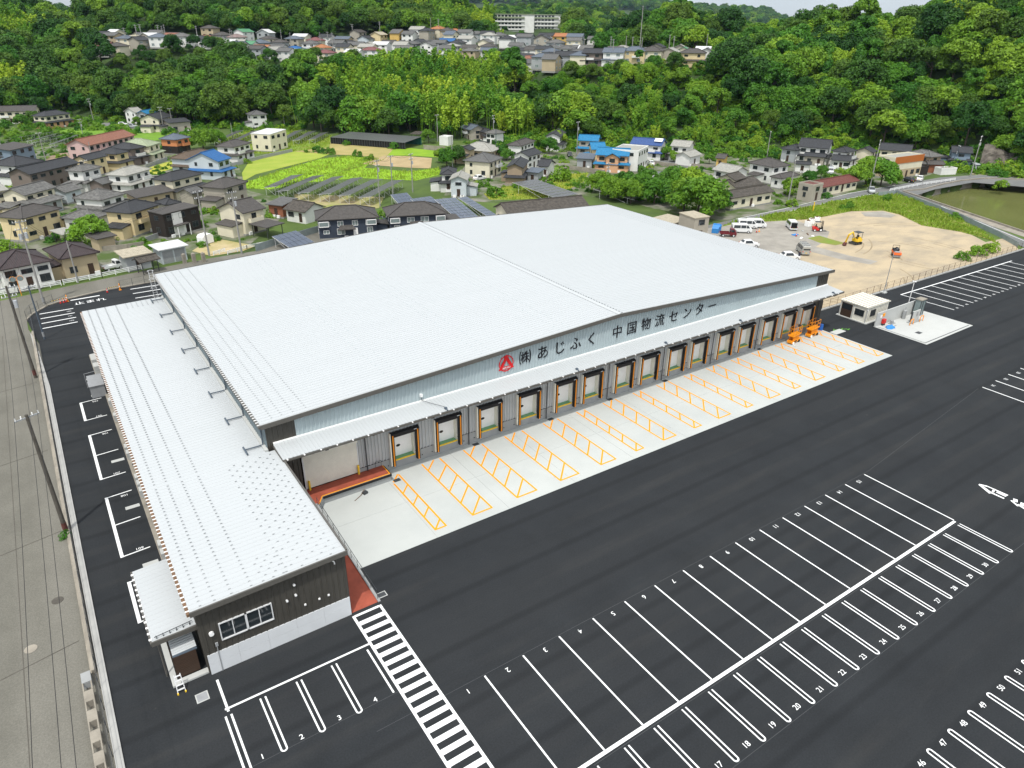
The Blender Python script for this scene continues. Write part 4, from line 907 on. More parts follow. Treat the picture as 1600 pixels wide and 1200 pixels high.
# ------------------------------------------------------------ scissor lifts
def scissor(loc, rz, label):
    o = thing('scissor_lift', label, 'scissor lift', loc, rz, 'scissor lifts')
    MB().box(-1.1, -.4, .18, 1.1, .4, .55).build('chassis', 'orange', o)
    for x in (-.8, .8):
        for y in (-.42, .42): w_ = MB().cyl((x, y-.08, .2), (x, y+.08, .2), .2, n=14).build('wheel', 'white_steel' if x < 0 else 'black_rubber', o)
    for k in range(4):
        for y in (-.3, .3): MB().bar((-.9, y, .62+.14*k), (.9, y, .72+.14*k), .06, .06).build('scissor_arm', 'orange', o)
        for y in (-.24, .24): MB().bar((-.9, y, .72+.14*k), (.9, y, .62+.14*k), .06, .06).build('scissor_arm', 'orange', o)
    MB().box(-1.15, -.42, 1.2, 1.15, .42, 1.32).build('platform', 'orange', o); rl_ = MB()
    for z in (1.85, 2.4): rl_.path([(-1.12, -.4, z), (1.12, -.4, z), (1.12, .4, z), (-1.12, .4, z), (-1.12, -.4, z)], .028, 6)
    rl_.build('guard_rail', 'orange', o)
    for x in (-1.12, -.4, .4, 1.12):
        for y in (-.4, .4): MB().cyl((x, y, 1.3), (x, y, 2.4), .026, n=6).build('rail_post', 'orange', o)
    MB().box(.95, -.2, 2.1, 1.2, .2, 2.45).build('control_box', 'dark_metal', o); MB().box(-.6, -.43, .3, .1, -.4, .5).build('panel', 'black_rubber', o)
    return o
scissor((85.75, 54.85, .02), radians(8), 'orange scissor lift parked on the apron, left one of two'); scissor((90.1, 54.95, .02), radians(6), 'orange scissor lift nearest the warehouse\'s right corner')
o = thing('water_drum', 'blue drum beside the warehouse\'s right corner', 'drum', (93.2, 55.6, .02), 0); MB().cyl((0, 0, 0), (0, 0, .9), .3, n=14).build('body', 'blue', o); MB().cyl((0, 0, .3), (0, 0, .34), .315, n=14).cyl((0, 0, .6), (0, 0, .64), .315, n=14).build('hoop', 'blue', o)
mat('green_weed', (.12, .42, .03), .8, .2, 4)
for i in range(7):
    a = i*1.7; line((94.6+.35*i, 54.3+.25*sin(a)-.12*i), (95.3+.35*i, 54.45+.3*cos(a)-.12*i), .14, 'spray_mark', m='green_weed', z=.006+.0004*i)
o = thing('hose_trolley', 'small hose and broom left on the apron by the red platform', 'hose', (19.6, 54.0, .02), .3)
MB().path([(-1.3, -.2, .04), (-.4, 0, .05), (.3, .25, .3)], .03).build('broom_handle', 'timber', o); MB().box(-.1, -.2, 0, .35, .2, .22).build('grate_lid', 'dark_metal', o)

# ------------------------------------------------------------ sandy yard, verge, roads, pond
pts = lambda L, z=0.: [(G(a, b, z).x, G(a, b, z).y) for a, b in L]
mat('sand', (.43, .35, .235), .95, .1, .14, .35, 5, col2=(.27, .235, .18), lo=.28, hi=.60, stretch=(1, 1.8, 1), detail=9)
mat('gravel', (.34, .32, .28), .95, .15, .25, .4, 14, col2=(.23, .215, .19))
mat('verge', (.13, .24, .025), .95, .2, .25, .5, 4, col2=(.21, .19, .05))
struct(MB().sheet([(94.4, 60.9), (166, 59.8), (175, 66)]+pts([(1540,378),(1480,347),(1420,318),(1390,310)])+pts([(1300,322),(1200,338),(1110,356),(1000,362)])+[(94.4, 112)], -.03).build('sandy_yard', 'sand'))
struct(MB().sheet([(94.5, 112), (94.5, 82), (112, 79), (126, 82), (139, 86), (146, 90)]+pts([(1240,343),(1205,346),(1150,352),(1080,352)]), -.02).build('gravel_patch', 'gravel'))
struct(MB().sheet(pts([(1262,372),(1280,368),(1300,374),(1322,380),(1305,383),(1280,379)]), -.015).build('weed_patch', 'verge'))
struct(MB().sheet(pts([(1255,380),(1285,388),(1330,400),(1372,408),(1360,413),(1310,404),(1262,392)]), -.018).build('gravel_patch', 'gravel'))
struct(MB().sheet(pts([(1345,332),(1380,330),(1400,336),(1392,340),(1352,338)]), -.016).build('gravel_patch', 'gravel'))
struct(MB().sheet(pts([(1115,357),(1150,349),(1200,346),(1240,344),(1270,342),(1290,338),(1330,330),(1380,329),(1405,335),(1440,352),(1500,362),(1545,374),(1566,386),(1540,364),(1480,332),(1430,312),(1400,304),(1365,306),(1300,316),(1220,333),(1150,346)]), -.01).build('grass_verge', 'verge'))
road = struct(MB().sheet(pts([(1050,368),(1110,356),(1170,343),(1230,331),(1310,312),(1372,300),(1398,304),(1440,318),(1500,340),(1560,368),(1640,405),(1700,410),(1680,395),(1600,374),(1530,345),(1470,320),(1432,305),(1460,296),(1520,285),(1600,292),(1700,300),(1700,284),(1600,278),(1530,273),(1470,277),(1400,289),(1330,301),(1260,319),(1200,331),(1140,344),(1080,358)]), -.005).build('road', 'asphalt_road'))
for L in ([(1150,342),(1230,325),(1330,301.5),(1398,290)], [(1470,322),(1530,347),(1600,376)], [(1372,301),(1300,315),(1230,331)]):
    for a, b in zip(L, L[1:]): line(pts([a])[0], pts([b])[0], .16, 'edge_line', road, .004)
struct(MB().sheet(pts([(1515,272),(1600,277),(1700,283),(1700,262),(1600,262),(1540,256),(1512,263)]), -.035).build('sand_patch', 'sand'))
mat('pond_water', (.150, .160, .055), .12, .15, .08, .25, 1.2, spec=.35, col2=(.125, .138, .045))
water = struct(MB().sheet([(x, y) for x, y in POND], -2.0).build('pond', 'pond_water'))
bank = MB(); n = len(POND); cx, cy = sum(p[0] for p in POND)/n, sum(p[1] for p in POND)/n
def off(p, d): v = Vector((p[0]-cx, p[1]-cy)); v.normalize(); return (p[0]+v.x*d, p[1]+v.y*d)
for i in range(n):
    a, b = POND[i], POND[(i+1) % n]; P4 = [(*off(q, dd), z) for q in (a, b) for dd, z in ((-1.2, -3.2), (0.6, -1.6), (1.3, -.02), (1.3, .35), (1.7, .35), (1.7, -.05), (5.5, -.05))]
    bank.add(P4, [(k, k+1, k+8, k+7) for k in range(6)])
tag(bank.build('pond_bank', 'concrete_old'), 'stained concrete bank with kerb around the green pond', 'bank')
guard_rail([G(1390, 299), G(1440, 289.5), G(1492, 282)], 'white guard rail on the road along the pond', .8, 2.2)
def wallrun(L, h, label, m='concrete_old', nm='garden_wall', th=.18, cat='wall', z=0.):
    o = thing(nm, label, cat, G(*L[0], z), 0); p0 = G(*L[0], z)
    for a, b in zip(L, L[1:]):
        a, b = G(*a, z)-p0, G(*b, z)-p0; k = max(1, round((b-a).length/4))
        for i in range(k): MB().bar(a.lerp(b, i/k)+Vector((0, 0, h/2-.2)), a.lerp(b, (i+.992)/k)+Vector((0, 0, h/2-.2)), th, h+.4).build('wall_panel', m, o)
    return o
mat('fence_grey', (.26, .31, .31), .6, .12, .6)
wallrun([(1372,306),(1400,303),(1440,318),(1500,341),(1560,369),(1590,386)], 1.0, 'low grey panel fence between the road and the grassy verge', 'fence_grey', 'panel_fence', .06, 'fence')
# quarry face at the right end of the road
rk = MB(); nx, nz = 26, 7; rr_ = random.Random(3); L0, L1 = G(1528, 262), G(1680, 266)
grid = []
for i in range(nx+1):
    q = L0.lerp(L1, i/nx); nrm = Vector((q.x, q.y, 0)).normalized()
    for j in range(nz+1):
        t = j/nz; H = 7.5*(.55+.45*sin(i*.5+1)*.4+.25); r = q+nrm*(t*5.5+rr_.uniform(-.5, .5)); grid.append((r.x+rr_.uniform(-.4, .4), r.y, -.4+H*t**.8+rr_.uniform(-.3, .3)))
rk.add(grid, [(i*(nz+1)+j, (i+1)*(nz+1)+j, (i+1)*(nz+1)+j+1, i*(nz+1)+j+1) for i in range(nx) for j in range(nz)])
tag(rk.build('rock_face', 'rock'), 'dark exposed rock face under the trees at the road end', 'rock')

sy = bpy.data.objects['sandy_yard']; rs_ = random.Random(9)
for i in range(14):
    cx, cy, r, a0 = rs_.uniform(105, 160), rs_.uniform(66, 98), rs_.uniform(8, 26), rs_.uniform(0, 360)
    if cx+cy > 236: continue
    for q in (0, 1.6): arc(cx, cy, r+q, a0, a0+rs_.uniform(15, 45), .28, 'wheel_rut', sy, 'rut', -.027+.0002*i)
# ------------------------------------------------------------ vehicles
CARM = {}
def loft(mb, secs):                                   # sections: list of (x, [(y,z)...]) same count, closed rings
    n = len(secs[0][1]); k = len(mb.v); vs = [(x, y, z) for x, r in secs for y, z in r]
    fs = [(j*n+i, j*n+(i+1) % n, (j+1)*n+(i+1) % n, (j+1)*n+i) for j in range(len(secs)-1) for i in range(n)]
    fs += [tuple(range(n-1, -1, -1)), tuple(range((len(secs)-1)*n, len(secs)*n))]
    return mb.add(vs, fs)
def ring(w, z0, z1, wt=None, zt=None):
    """body cross section: sill, waist, roof"""
    wt = wt if wt is not None else w; zt = zt if zt is not None else z1
    return [(-w*.92, z0), (-w, z0+.15), (-w, z1), (-wt, zt), (wt, zt), (w, z1), (w, z0+.15), (w*.92, z0)]
def vehicle(kind, px, py, rz, paint, label, z0=0., loc=None):
    key = (kind, paint); p = loc or G(px, py, z0)
    o = thing({'car': 'parked_car', 'van': 'parked_van', 'truck': 'pickup_truck'}[kind], label, kind if kind != 'truck' else 'truck', (p[0], p[1], z0), rz, 'parked vehicles')
    if kind == 'car':
        L, W_, H, zw = 3.9, .80, 1.5, .88
        secs = [(-L/2, ring(W_*.85, .3, .6, W_*.8, .72)), (-L/2+.2, ring(W_, .22, .8, W_*.95, .86)), (-L/2+.45, ring(W_, .2, zw, W_*.9, 1.15)), (-L/2+.8, ring(W_, .2, zw, W_*.76, H-.04)), (.3, ring(W_, .2, zw, W_*.76, H)), (.75, ring(W_, .2, zw, W_*.82, 1.25)), (1.15, ring(W_, .2, .84, W_*.9, .92)), (L/2-.2, ring(W_*.96, .2, .7, W_*.86, .76)), (L/2, ring(W_*.8, .3, .55, W_*.75, .6))]
        glass = [[(-1.12, 1, .92), (.55, 1, .92), (.25, .83, 1.42), (-1.05, .83, 1.42)]]; ws = [(.80, .86, 1.2), (1.12, .9, .95)]; wx = 1.2
        front = [(1.13, .86*W_, .94), (.76, .80*W_, 1.24), (.33, .72*W_, 1.475)]; rear = [(-L/2+.38, .84*W_, 1.1), (-L/2+.75, .74*W_, 1.43)]
    elif kind == 'van':
        L, W_, H, zw = 4.3, .84, 1.95, 1.02
        secs = [(-L/2, ring(W_*.95, .3, 1.0, W_*.86, 1.75)), (-L/2+.12, ring(W_, .22, zw, W_*.86, H-.03)), (L/2-1.45, ring(W_, .22, zw, W_*.86, H)), (L/2-.95, ring(W_, .22, zw, W_*.86, 1.84)), (L/2-.42, ring(W_, .22, zw, W_*.92, 1.2)), (L/2-.12, ring(W_, .22, .9, W_*.93, 1.0)), (L/2, ring(W_*.92, .3, .75, W_*.88, .85))]
        glass = [[(-L/2+.25, 1, 1.12), (-.45, 1, 1.12), (-.45, .88, 1.74), (-L/2+.3, .88, 1.74)], [(-.35, 1, 1.12), (.75, 1, 1.12), (.75, .88, 1.74), (-.35, .88, 1.74)], [(.85, 1, 1.1), (L/2-.55, 1, 1.12), (L/2-.98, .9, 1.7), (.85, .88, 1.74)]]; wx = 1.35
        front = [(L/2-.44, .88*W_, 1.22), (L/2-.90, .80*W_, 1.78)]; rear = [(-L/2-.0, .80*W_, 1.1), (-L/2+.03, .78*W_, 1.66)]
    else:
        L, W_, H, zw = 3.4, .73, 1.75, .98
        secs = [(.35, ring(W_, .3, zw, W_*.88, H-.03)), (.95, ring(W_, .3, zw, W_*.88, H)), (1.25, ring(W_, .3, zw, W_*.9, 1.6)), (1.6, ring(W_, .3, .95, W_*.93, 1.02)), (1.7, ring(W_*.94, .35, .8, W_*.9, .88))]
        glass = [[(.45, 1, 1.05), (1.3, 1, 1.05), (1.05, .92, 1.55), (.45, .9, 1.55)]]; wx = 1.1
        front = [(1.59, .86*W_, 1.05), (1.28, .80*W_, 1.56)]; rear = [(.345, .7*W_, 1.05), (.345, .7*W_, 1.5)]
    body = loft(MB(), secs)
    if kind == 'truck':
        body.box(-1.7, -W_, .55, .33, W_, .68)
    if key not in CARM: CARM[key] = body.mesh('body', paint)
    b = link('body', CARM[key], o)
    if kind == 'truck':
        for y in (-W_, W_-.05): MB().box(-1.7, y, .68, .3, y+.05, .95).build('bed_side', paint, o)
        MB().box(-1.75, -W_, .68, -1.7, W_, .95).build('tailgate', paint, o)
    for g in glass:
        for s in (-1, 1):
            v_ = [(x, s*(W_*y+.012), z) for x, y, z in g]; MB().add(v_, [(0, 1, 2, 3) if s < 0 else (3, 2, 1, 0)]).build('side_window', 'glass', o)
    for nm, F, e_ in (('windscreen', front, .015), ('rear_window', rear, -.015)):
        v_ = []
        for x, y, z in F: v_ += [(x+e_, -y, z+.012), (x+e_, y, z+.012)]
        k = len(F); MB().add(v_, [(2*i, 2*i+1, 2*i+3, 2*i+2) if e_ > 0 else (2*i+2, 2*i+3, 2*i+1, 2*i) for i in range(k-1)]).build(nm, 'glass', o)
    for x in (-wx, wx):
        for s in (-1, 1): w_ = MB().cyl((x, s*W_*.99-s*.18, .3), (x, s*W_*1.005, .3), .3, n=14).build('wheel', 'black_rubber', o); MB().cyl((x, s*W_*1.005, .3), (x, s*W_*1.012, .3), .18, n=12).build('hub_cap', 'aluminium', w_)
    for s in (-1, 1):
        MB().box(L/2-.06 if kind != 'truck' else 1.66, s*W_*.72-.12, .66, (L/2 if kind != 'truck' else 1.72)-.01, s*W_*.72+.12, .8).build('headlight', 'white_steel', o); MB().box(-L/2-.012 if kind != 'truck' else -1.762, s*W_*.82-.07, .7, -L/2+.05, s*W_*.82+.07, .95).build('tail_light', 'red', o)
    pl_ = -L/2-.015 if kind != 'truck' else -1.765
    MB().box(pl_, -.17, .5, pl_+.012, .17, .62).build('number_plate', 'yellow', o)
    return o
VG = radians
def fit(px, py, px2, py2): a, b = G(px, py), G(px2, py2); return atan2(b.y-a.y, b.x-a.x)
vehicle('truck', 1137, 369, VG(-40), 'dark_red_paint', 'dark red small pickup truck on the gravel')
vehicle('van', 1158, 363, VG(-38), 'white_car', 'white van nearest the red pickup, front of three')
vehicle('van', 1167, 356, VG(-38), 'white_car', 'white van in the middle of the three parked together')
vehicle('van', 1181, 355, VG(-38), 'white_car', 'white van at the right of the three, by the cones')
vo = vehicle('van', 1236, 357, VG(50), 'white_car', 'white van with its tailgate raised open')
MB().bar((-2.1, 0, 2.0), (-3.0, 0, 2.25), 1.5, .06).build('tailgate', 'white_car', vo); MB().box(-2.17, -.65, .6, -2.155, .65, 1.75).build('load_opening', 'black_rubber', vo)
vg_ = vehicle('van', 1254, 395, VG(52), 'grey_car', 'beige-grey van with roof rack on the sand')
for y in (-.55, 0, .55): MB().bar((-1.9, y, 2.12), (1.0, y, 2.12), .05, .05).build('roof_rack', 'grey_metal', vg_)
for x in (-1.7, -.4, .8): MB().box(x, -.6, 1.95, x+.05, .6, 2.1).build('rack_bar', 'grey_metal', vg_)
vehicle('car', 1170, 385.5, VG(-30), 'white_car', 'white car half hidden behind the warehouse roof edge'); vehicle('car', 1233, 405, VG(-30), 'white_car', 'white car beside the walking person at the roof edge')
vehicle('car', 1361, 300.5, VG(180+38), 'silver_car', 'silver car driving on the road by the pond'); vehicle('car', 1437, 282, VG(20), 'white_car', 'white saloon parked beside the orange-topped clinic'); vehicle('car', 1419, 284, VG(70), 'black_car', 'black car parked at the clinic entrance')
vehicle('van', 1523, 265, VG(230), 'silver_car', 'silver van parked beneath the rock face'); vehicle('van', 1297, 271, VG(215), 'silver_car', 'pale blue van parked inside the big farmhouse yard')
vehicle('car', 1072, 256, VG(235), 'white_car', 'white car parked before the pale-roofed house'); vehicle('car', 890, 244.5, VG(240), 'black_car', 'dark car beside the blue-roofed house drive'); vehicle('car', 569, 208, VG(20), 'white_car', 'white car under the trees behind the long solar shed')
vehicle('car', 192, 196, VG(-25), 'white_car', 'white car parked on the upper left lane'); vehicle('car', 310, 195, VG(5), 'white_car', 'white car at the edge of the woods above the lane'); vehicle('truck', 355, 198, VG(250), 'white_car', 'small white truck on the upper lane'); vehicle('car', 207, 199, VG(-30), 'silver_car', 'grey car by the garden wall on the upper left lane')
vehicle('car', 749, 281, VG(10), 'white_car', 'white car beside the cream hipped house'); vehicle('truck', 177, 421, VG(20), 'white_car', 'white kei truck between the beige house and the shed'); vehicle('car', 1017, 258, VG(60), 'white_car', 'white car behind the white apartment block')

# ------------------------------------------------------------ plant and people in the sandy yard
p = G(1337, 381); o = thing('excavator', 'yellow mini excavator with canopy and raised arm on the sand', 'excavator', (p.x, p.y, 0), radians(172))
for y in (-.75, .45): 
    t_ = MB().side([(-1.0, .15), (-.85, 0), (.85, 0), (1.0, .15), (1.0, .35), (.85, .48), (-.85, .48), (-1.0, .35)], y, y+.32).build('track', 'black_rubber', o)
    for x in (-.75, 0, .75): MB().cyl((x, y-.02, .24), (x, y+.34, .24), .17, n=10).build('track_roller', 'dark_metal', t_)
MB().box(-.7, -.45, .2, .7, .45, .5).build('undercarriage', 'dark_metal', o); MB().cyl((0, 0, .5), (0, 0, .6), .5, n=16).build('turntable', 'dark_metal', o)
MB().prism([(-1.0, -.5), (-.8, -.75), (.5, -.75), (.65, -.4), (.65, .4), (.5, .75), (-.8, .75), (-1.0, .5)], .6, 1.15).build('house', 'yellow', o)
MB().box(-.75, -.4, 1.15, -.1, .4, 1.45).build('engine_cover', 'yellow', o); MB().box(-.2, -.25, 1.2, .25, .25, 1.35).box(-.28, -.25, 1.3, -.15, .25, 1.85).build('seat', 'black_rubber', o)
for x in (-.75, .55):
    for y in (-.6, .55): MB().box(x, y, 1.15, x+.06, y+.06, 2.45).build('canopy_post', 'dark_metal', o)
MB().box(-.85, -.7, 2.45, .7, .7, 2.54).build('canopy', 'dark_metal', o)
MB().bar((.6, 0, .95), (1.5, 0, 2.6), .26, .3).build('boom', 'yellow', o); MB().bar((1.5, 0, 2.6), (2.7, 0, 2.2), .24, .26).build('boom', 'yellow', o); MB().bar((2.65, 0, 2.25), (3.2, 0, .7), .2, .22).build('dipper_arm', 'yellow', o)
MB().side([(3.05, .75), (3.4, .65), (3.75, .2), (3.5, 0), (3.1, .1)], -.3, .3).build('bucket', 'rust_red', o); MB().cyl((1.0, .1, 1.4), (2.0, .1, 2.55), .06).build('ram', 'grey_metal', o); MB().box(1.2, -.8, .1, 1.3, .8, .5).build('blade', 'dark_metal', o)
p = G(1399, 401); o = thing('road_roller', 'orange tandem road roller standing on the sand', 'road roller', (p.x, p.y, 0), radians(220))
for x in (.85, -.85): MB().cyl((x, -.6, .45), (x, .6, .45), .45, n=20).build('drum', 'grey_metal' if x > 0 else 'black_rubber', o)
MB().side([(.15, .6), (.25, 1.15), (1.35, 1.1), (1.45, .75), (1.3, .62)], -.68, .68).build('front_hood', 'roller_orange', o); MB().box(.2, -.5, 1.15, 1.2, .5, 1.2).build('deck_plate', 'grey_metal', o)
MB().box(-1.5, -.66, .7, -.1, .66, 1.05).build('rear_body', 'roller_orange', o); MB().box(-1.3, -.55, 1.05, -.4, .55, 1.45).build('engine_cover', 'black_rubber', o); MB().box(-.5, -.25, 1.3, .0, .25, 1.4).box(-.55, -.25, 1.35, -.45, .25, 1.8).build('seat', 'black_rubber', o); MB().cyl((.15, 0, 1.15), (0, 0, 1.6), .03).cyl((-.03, 0, 1.6), (.03, 0, 1.63), .2, n=12).build('steering_wheel', 'dark_metal', o)
MB().path([(-1.2, -.6, 1.05), (-1.2, -.6, 2.0), (-1.2, .6, 2.0), (-1.2, .6, 1.05)], .04).build('roll_bar', 'black_rubber', o)
p = G(1277, 361); o = thing('forklift', 'red forklift with black mast beside white bulk bags', 'forklift', (p.x, p.y, 0), radians(-40))
MB().side([(-1.1, .3), (-1.15, .9), (-.9, 1.05), (-.2, .95), (-.1, .5), (.7, .45), (.7, .25)], -.55, .55).build('body', 'red', o)
for x, r in ((-.75, .28), (.55, .36)):
    for s in (-1, 1): w_ = MB().cyl((x, s*.42, r), (x, s*.62, r), r, n=14).build('wheel', 'black_rubber', o); MB().cyl((x, s*.62, r), (x, s*.63, r), r*.6, n=12).build('hub_cap', 'white_steel', w_)
for x in (-.85, .55):
    for y in (-.48, .44): MB().bar((x, y, .6), (x*.75, y, 2.05), .06, .06).build('guard_post', 'dark_metal', o)
MB().box(-.75, -.52, 2.05, .5, .52, 2.12).build('overhead_guard', 'dark_metal', o); MB().box(-.4, -.25, .9, .0, .25, 1.0).box(-.5, -.25, .95, -.38, .25, 1.5).build('seat', 'black_rubber', o)
for y in (-.4, .3): MB().box(.8, y, .1, .92, y+.1, 2.3).build('mast', 'black_rubber', o)
MB().box(.92, -.45, .2, .98, .45, .9).build('carriage', 'black_rubber', o)
for y in (-.3, .2): MB().box(.98, y, .06, 1.95, y+.12, .12).build('fork', 'dark_metal', o)
for i, (px, py) in enumerate([(1262, 353), (1268, 349), (1276, 347)]):
    p = G(px, py); o = thing('bulk_bag', ('left', 'middle', 'right')[i]+' white bulk bag of rubble behind the forklift', 'bag', (p.x, p.y, 0), .3*i, 'white bulk bags')
    MB().prism([(-.6, -.5), (-.5, -.6), (.5, -.6), (.6, -.5), (.6, .5), (.5, .6), (-.5, .6), (-.6, .5)], 0, 1.15).build('sack', 'white_steel', o); fill = MB(); rr_ = random.Random(i)
    for k in range(9): c = (rr_.uniform(-.4, .4), rr_.uniform(-.4, .4), 1.15); a = rr_.uniform(.1, .22); fill.box(c[0]-a, c[1]-.08, c[2]-.02, c[0]+a, c[1]+.08, c[2]+rr_.uniform(.08, .25))
    fill.build('rubble', 'timber', o)
for i, (px, py, w_, h_, m_, lb) in enumerate([(1242, 367, 1.5, .9, 'tarp_blue', 'pale blue sheet on the gravel near the open van'), (1252, 372, 1.2, .5, 'white_steel', 'white board lying near the open van'), (1262, 366, 1.6, .3, 'timber', 'stack of planks between van and forklift'), (1254, 361, .6, .5, 'concrete_pale', 'white sacks by the open van'), (1270, 369, .6, .5, 'white_steel', 'white box in front of the forklift')]):
    p = G(px, py); o = thing('site_material', lb, 'building material', (p.x, p.y, 0), .4*i, 'loose site material')
    for k in range(3): MB().box(-w_/2+.06*k, -h_/2+.05*k, .05*k, w_/2-.04*k, h_/2-.05*k, .05*k+.048).build('sheet', m_, o)
cone(1244, 369, 'red cone on the gravel near the open van', 'red'); cone(1186, 362, 'orange cone left beside the right parked van', 'orange'); cone(1182, 363, 'red cone in front of the right parked van', 'red')
p = G(1270, 331); o = thing('marker_post', 'tall yellow marker post on the grass verge', 'post', (p.x, p.y, 0), 0); MB().cyl((0, 0, 0), (0, 0, 2.3), .12, n=10).build('shaft', 'yellow', o); MB().cyl((0, 0, 2.3), (0, 0, 2.4), .13, .05, 10).build('cap', 'yellow', o)
# walking person near the roof edge: one skinned body
def person(loc, rz, label):
    o = thing('person', label, 'person', loc, rz)
    V_ = [(0,0,.95),(0,0,1.2),(0,.0,1.42),(0,.02,1.52),(0,.03,1.62),(0,.03,1.72),(-.1,0,.9),(-.12,.08,.48),(-.12,-.04,.08),(-.12,.1,.04),(.1,0,.9),(.12,.2,.5),(.12,.06,.1),(.12,.2,.06),(-.2,0,1.4),(-.26,-.03,1.12),(-.27,.1,.9),(-.27,.14,.82),(.2,0,1.4),(.27,.02,1.13),(.26,.18,.95),(.26,.22,.88)]
    E_ = [(0,1),(1,2),(2,3),(3,4),(4,5),(0,6),(6,7),(7,8),(8,9),(0,10),(10,11),(11,12),(12,13),(2,14),(14,15),(15,16),(16,17),(2,18),(18,19),(19,20),(20,21)]
    R_ = [.14,.13,.14,.06,.095,.085,.1,.075,.05,.045,.1,.075,.05,.045,.065,.048,.038,.045,.065,.048,.038,.045]
    me = bpy.data.meshes.new('body'); me.from_pydata(V_, E_, []); b = link('body', me, o); me.materials.append(MATS['navy_cloth'])
    sk = b.modifiers.new('skin', 'SKIN'); me.skin_vertices[0].data[0].use_root = True
    for i, r in enumerate(R_): me.skin_vertices[0].data[i].radius = (r, r*.85)
    su = b.modifiers.new('sub', 'SUBSURF'); su.levels = 1; su.render_levels = 2
    MB().sphere((0, .05, 1.66), .098, .105, .13, 12, 8).build('face', 'skin', o); h_ = MB().sphere((0, .02, 1.70), .108, .115, .12, 12, 8).build('hair', 'black_rubber', o); return o
person(G(1247.5, 406), radians(150), 'person in dark clothes walking on the sand beside the white car')
# blue sheets at the site hut
p = G(1118, 362); o = thing('covered_stack', 'stack of material under bright blue sheets by the site hut', 'stack', (p.x, p.y, 0), .6)
for i in range(4): MB().side([(-1.5+.8*i, 0), (-1.5+.8*i, 1.0+.25*(i % 2)), (-1.2+.8*i, 1.35+.2*(i % 3)), (-.8+.8*i, 1.1+.2*(i % 2)), (-.72+.8*i, 0)], -.7-.1*i, .7).build('sheet', 'tarp_blue', o)

# ------------------------------------------------------------ fields
FIELDS = [('field_yellow', 'mown yellow-green field', [(380,283),(400,272),(440,262),(500,247),(514,241),(455,236),(420,243),(388,254),(378,270)], (.30, .34, .055), (.22, .30, .03)),
 ('field_green', 'bright', [(383,294),(386,284),(440,266),(500,248),(545,243.5),(600,250),(575,257),(570,262),(640,268),(685,262),(690,272),(650,282),(560,278),(480,285),(420,296)], (.24, .40, .014), (.16, .30, .012)),
 ('field_dry', 'dry', [(455,236),(490,224),(530,221),(600,226),(615,233),(600,248),(560,243),(515,241)], (.38, .30, .13), (.27, .24, .08)),
 ('field_soil', 'soil', [(565,256),(600,243),(640,244),(675,247),(673,263),(640,262),(600,259)], (.42, .32, .18), (.30, .23, .12)),
 ('field_lush', 'lush', [(600,249),(615,232),(640,231),(696,237),(690,246),(640,243),(606,243)], (.22, .35, .016), (.15, .27, .013)),
 ('field_weeds', 'weeds', [(756,303),(790,291),(840,292),(880,272),(920,270),(912,284),(880,300),(850,310),(800,312),(765,312)], (.30, .27, .03), (.11, .20, .02)),
 ('field_paddy', 'paddy', [(232,262),(268,251),(272,262),(236,275)], (.38, .36, .05), (.26, .30, .04)),
 ('field_plot', 'plot', [(300,392),(330,372),(352,375),(400,384),(380,392),(330,400)], (.50, .40, .25), (.28, .25, .09)),
 ('field_garden', 'garden', [(460,303),(600,308),(592,325),(530,330),(500,322),(460,312)], (.20, .24, .05), (.38, .30, .18)),
 ('field_bank', 'bank', [(80,205),(150,196),(258,207),(275,214),(240,220),(200,214),(120,214)], (.15, .28, .02), (.10, .20, .015)),
 ('field_rack', 'rack', [(380,205),(420,199),(520,196),(515,230),(430,240),(360,240),(340,220)], (.13, .25, .02), (.20, .22, .04)),
 ('field_brown', 'brown', [(60,255),(100,232),(110,245),(106,256),(75,262)], (.28, .20, .14), (.20, .15, .10))]
for i, (nm, lb, L, c1, c2) in enumerate(FIELDS):
    mat(nm, c1, .95, .1, .16, .4, 5, col2=c2); struct(MB().sheet(pts(L), -.028+.002*i).build(nm, nm))
mat('village_ground', (.20, .19, .16), .95, .2, .16, .3, 6, col2=(.060, .095, .022), lo=.42, hi=.62)
struct(MB().sheet(pts([(-60,440),(0,447),(120,428),(225,410),(300,398),(390,382),(440,340),(440,312),(385,296),(370,250),(300,232),(250,222),(200,215),(110,222),(60,232),(-60,260)]), -.05).build('village_ground', 'village_ground'))
struct(MB().sheet(pts([(690,310),(740,240),(700,215),(760,200),(900,205),(1120,235),(1230,250),(1420,260),(1480,265),(1400,289),(1330,300),(1250,320),(1130,345),(1040,330),(960,310),(860,300),(790,318)]), -.055).build('hamlet_ground', 'village_ground'))
lane = struct(MB().sheet(pts([(145,195),(185,198),(255,206),(300,204),(360,202),(420,199),(470,198),(520,205),(560,212),(565,207),(520,199),(470,193),(420,195),(360,198),(300,199.5),(255,201),(190,193),(150,190)]), -.012).build('lane', 'asphalt_road'))
struct(MB().sheet(pts([(1040,250),(1100,258),(1130,262),(1132,268),(1090,264),(1020,257),(960,251)]), -.012).build('lane', 'asphalt_road'))

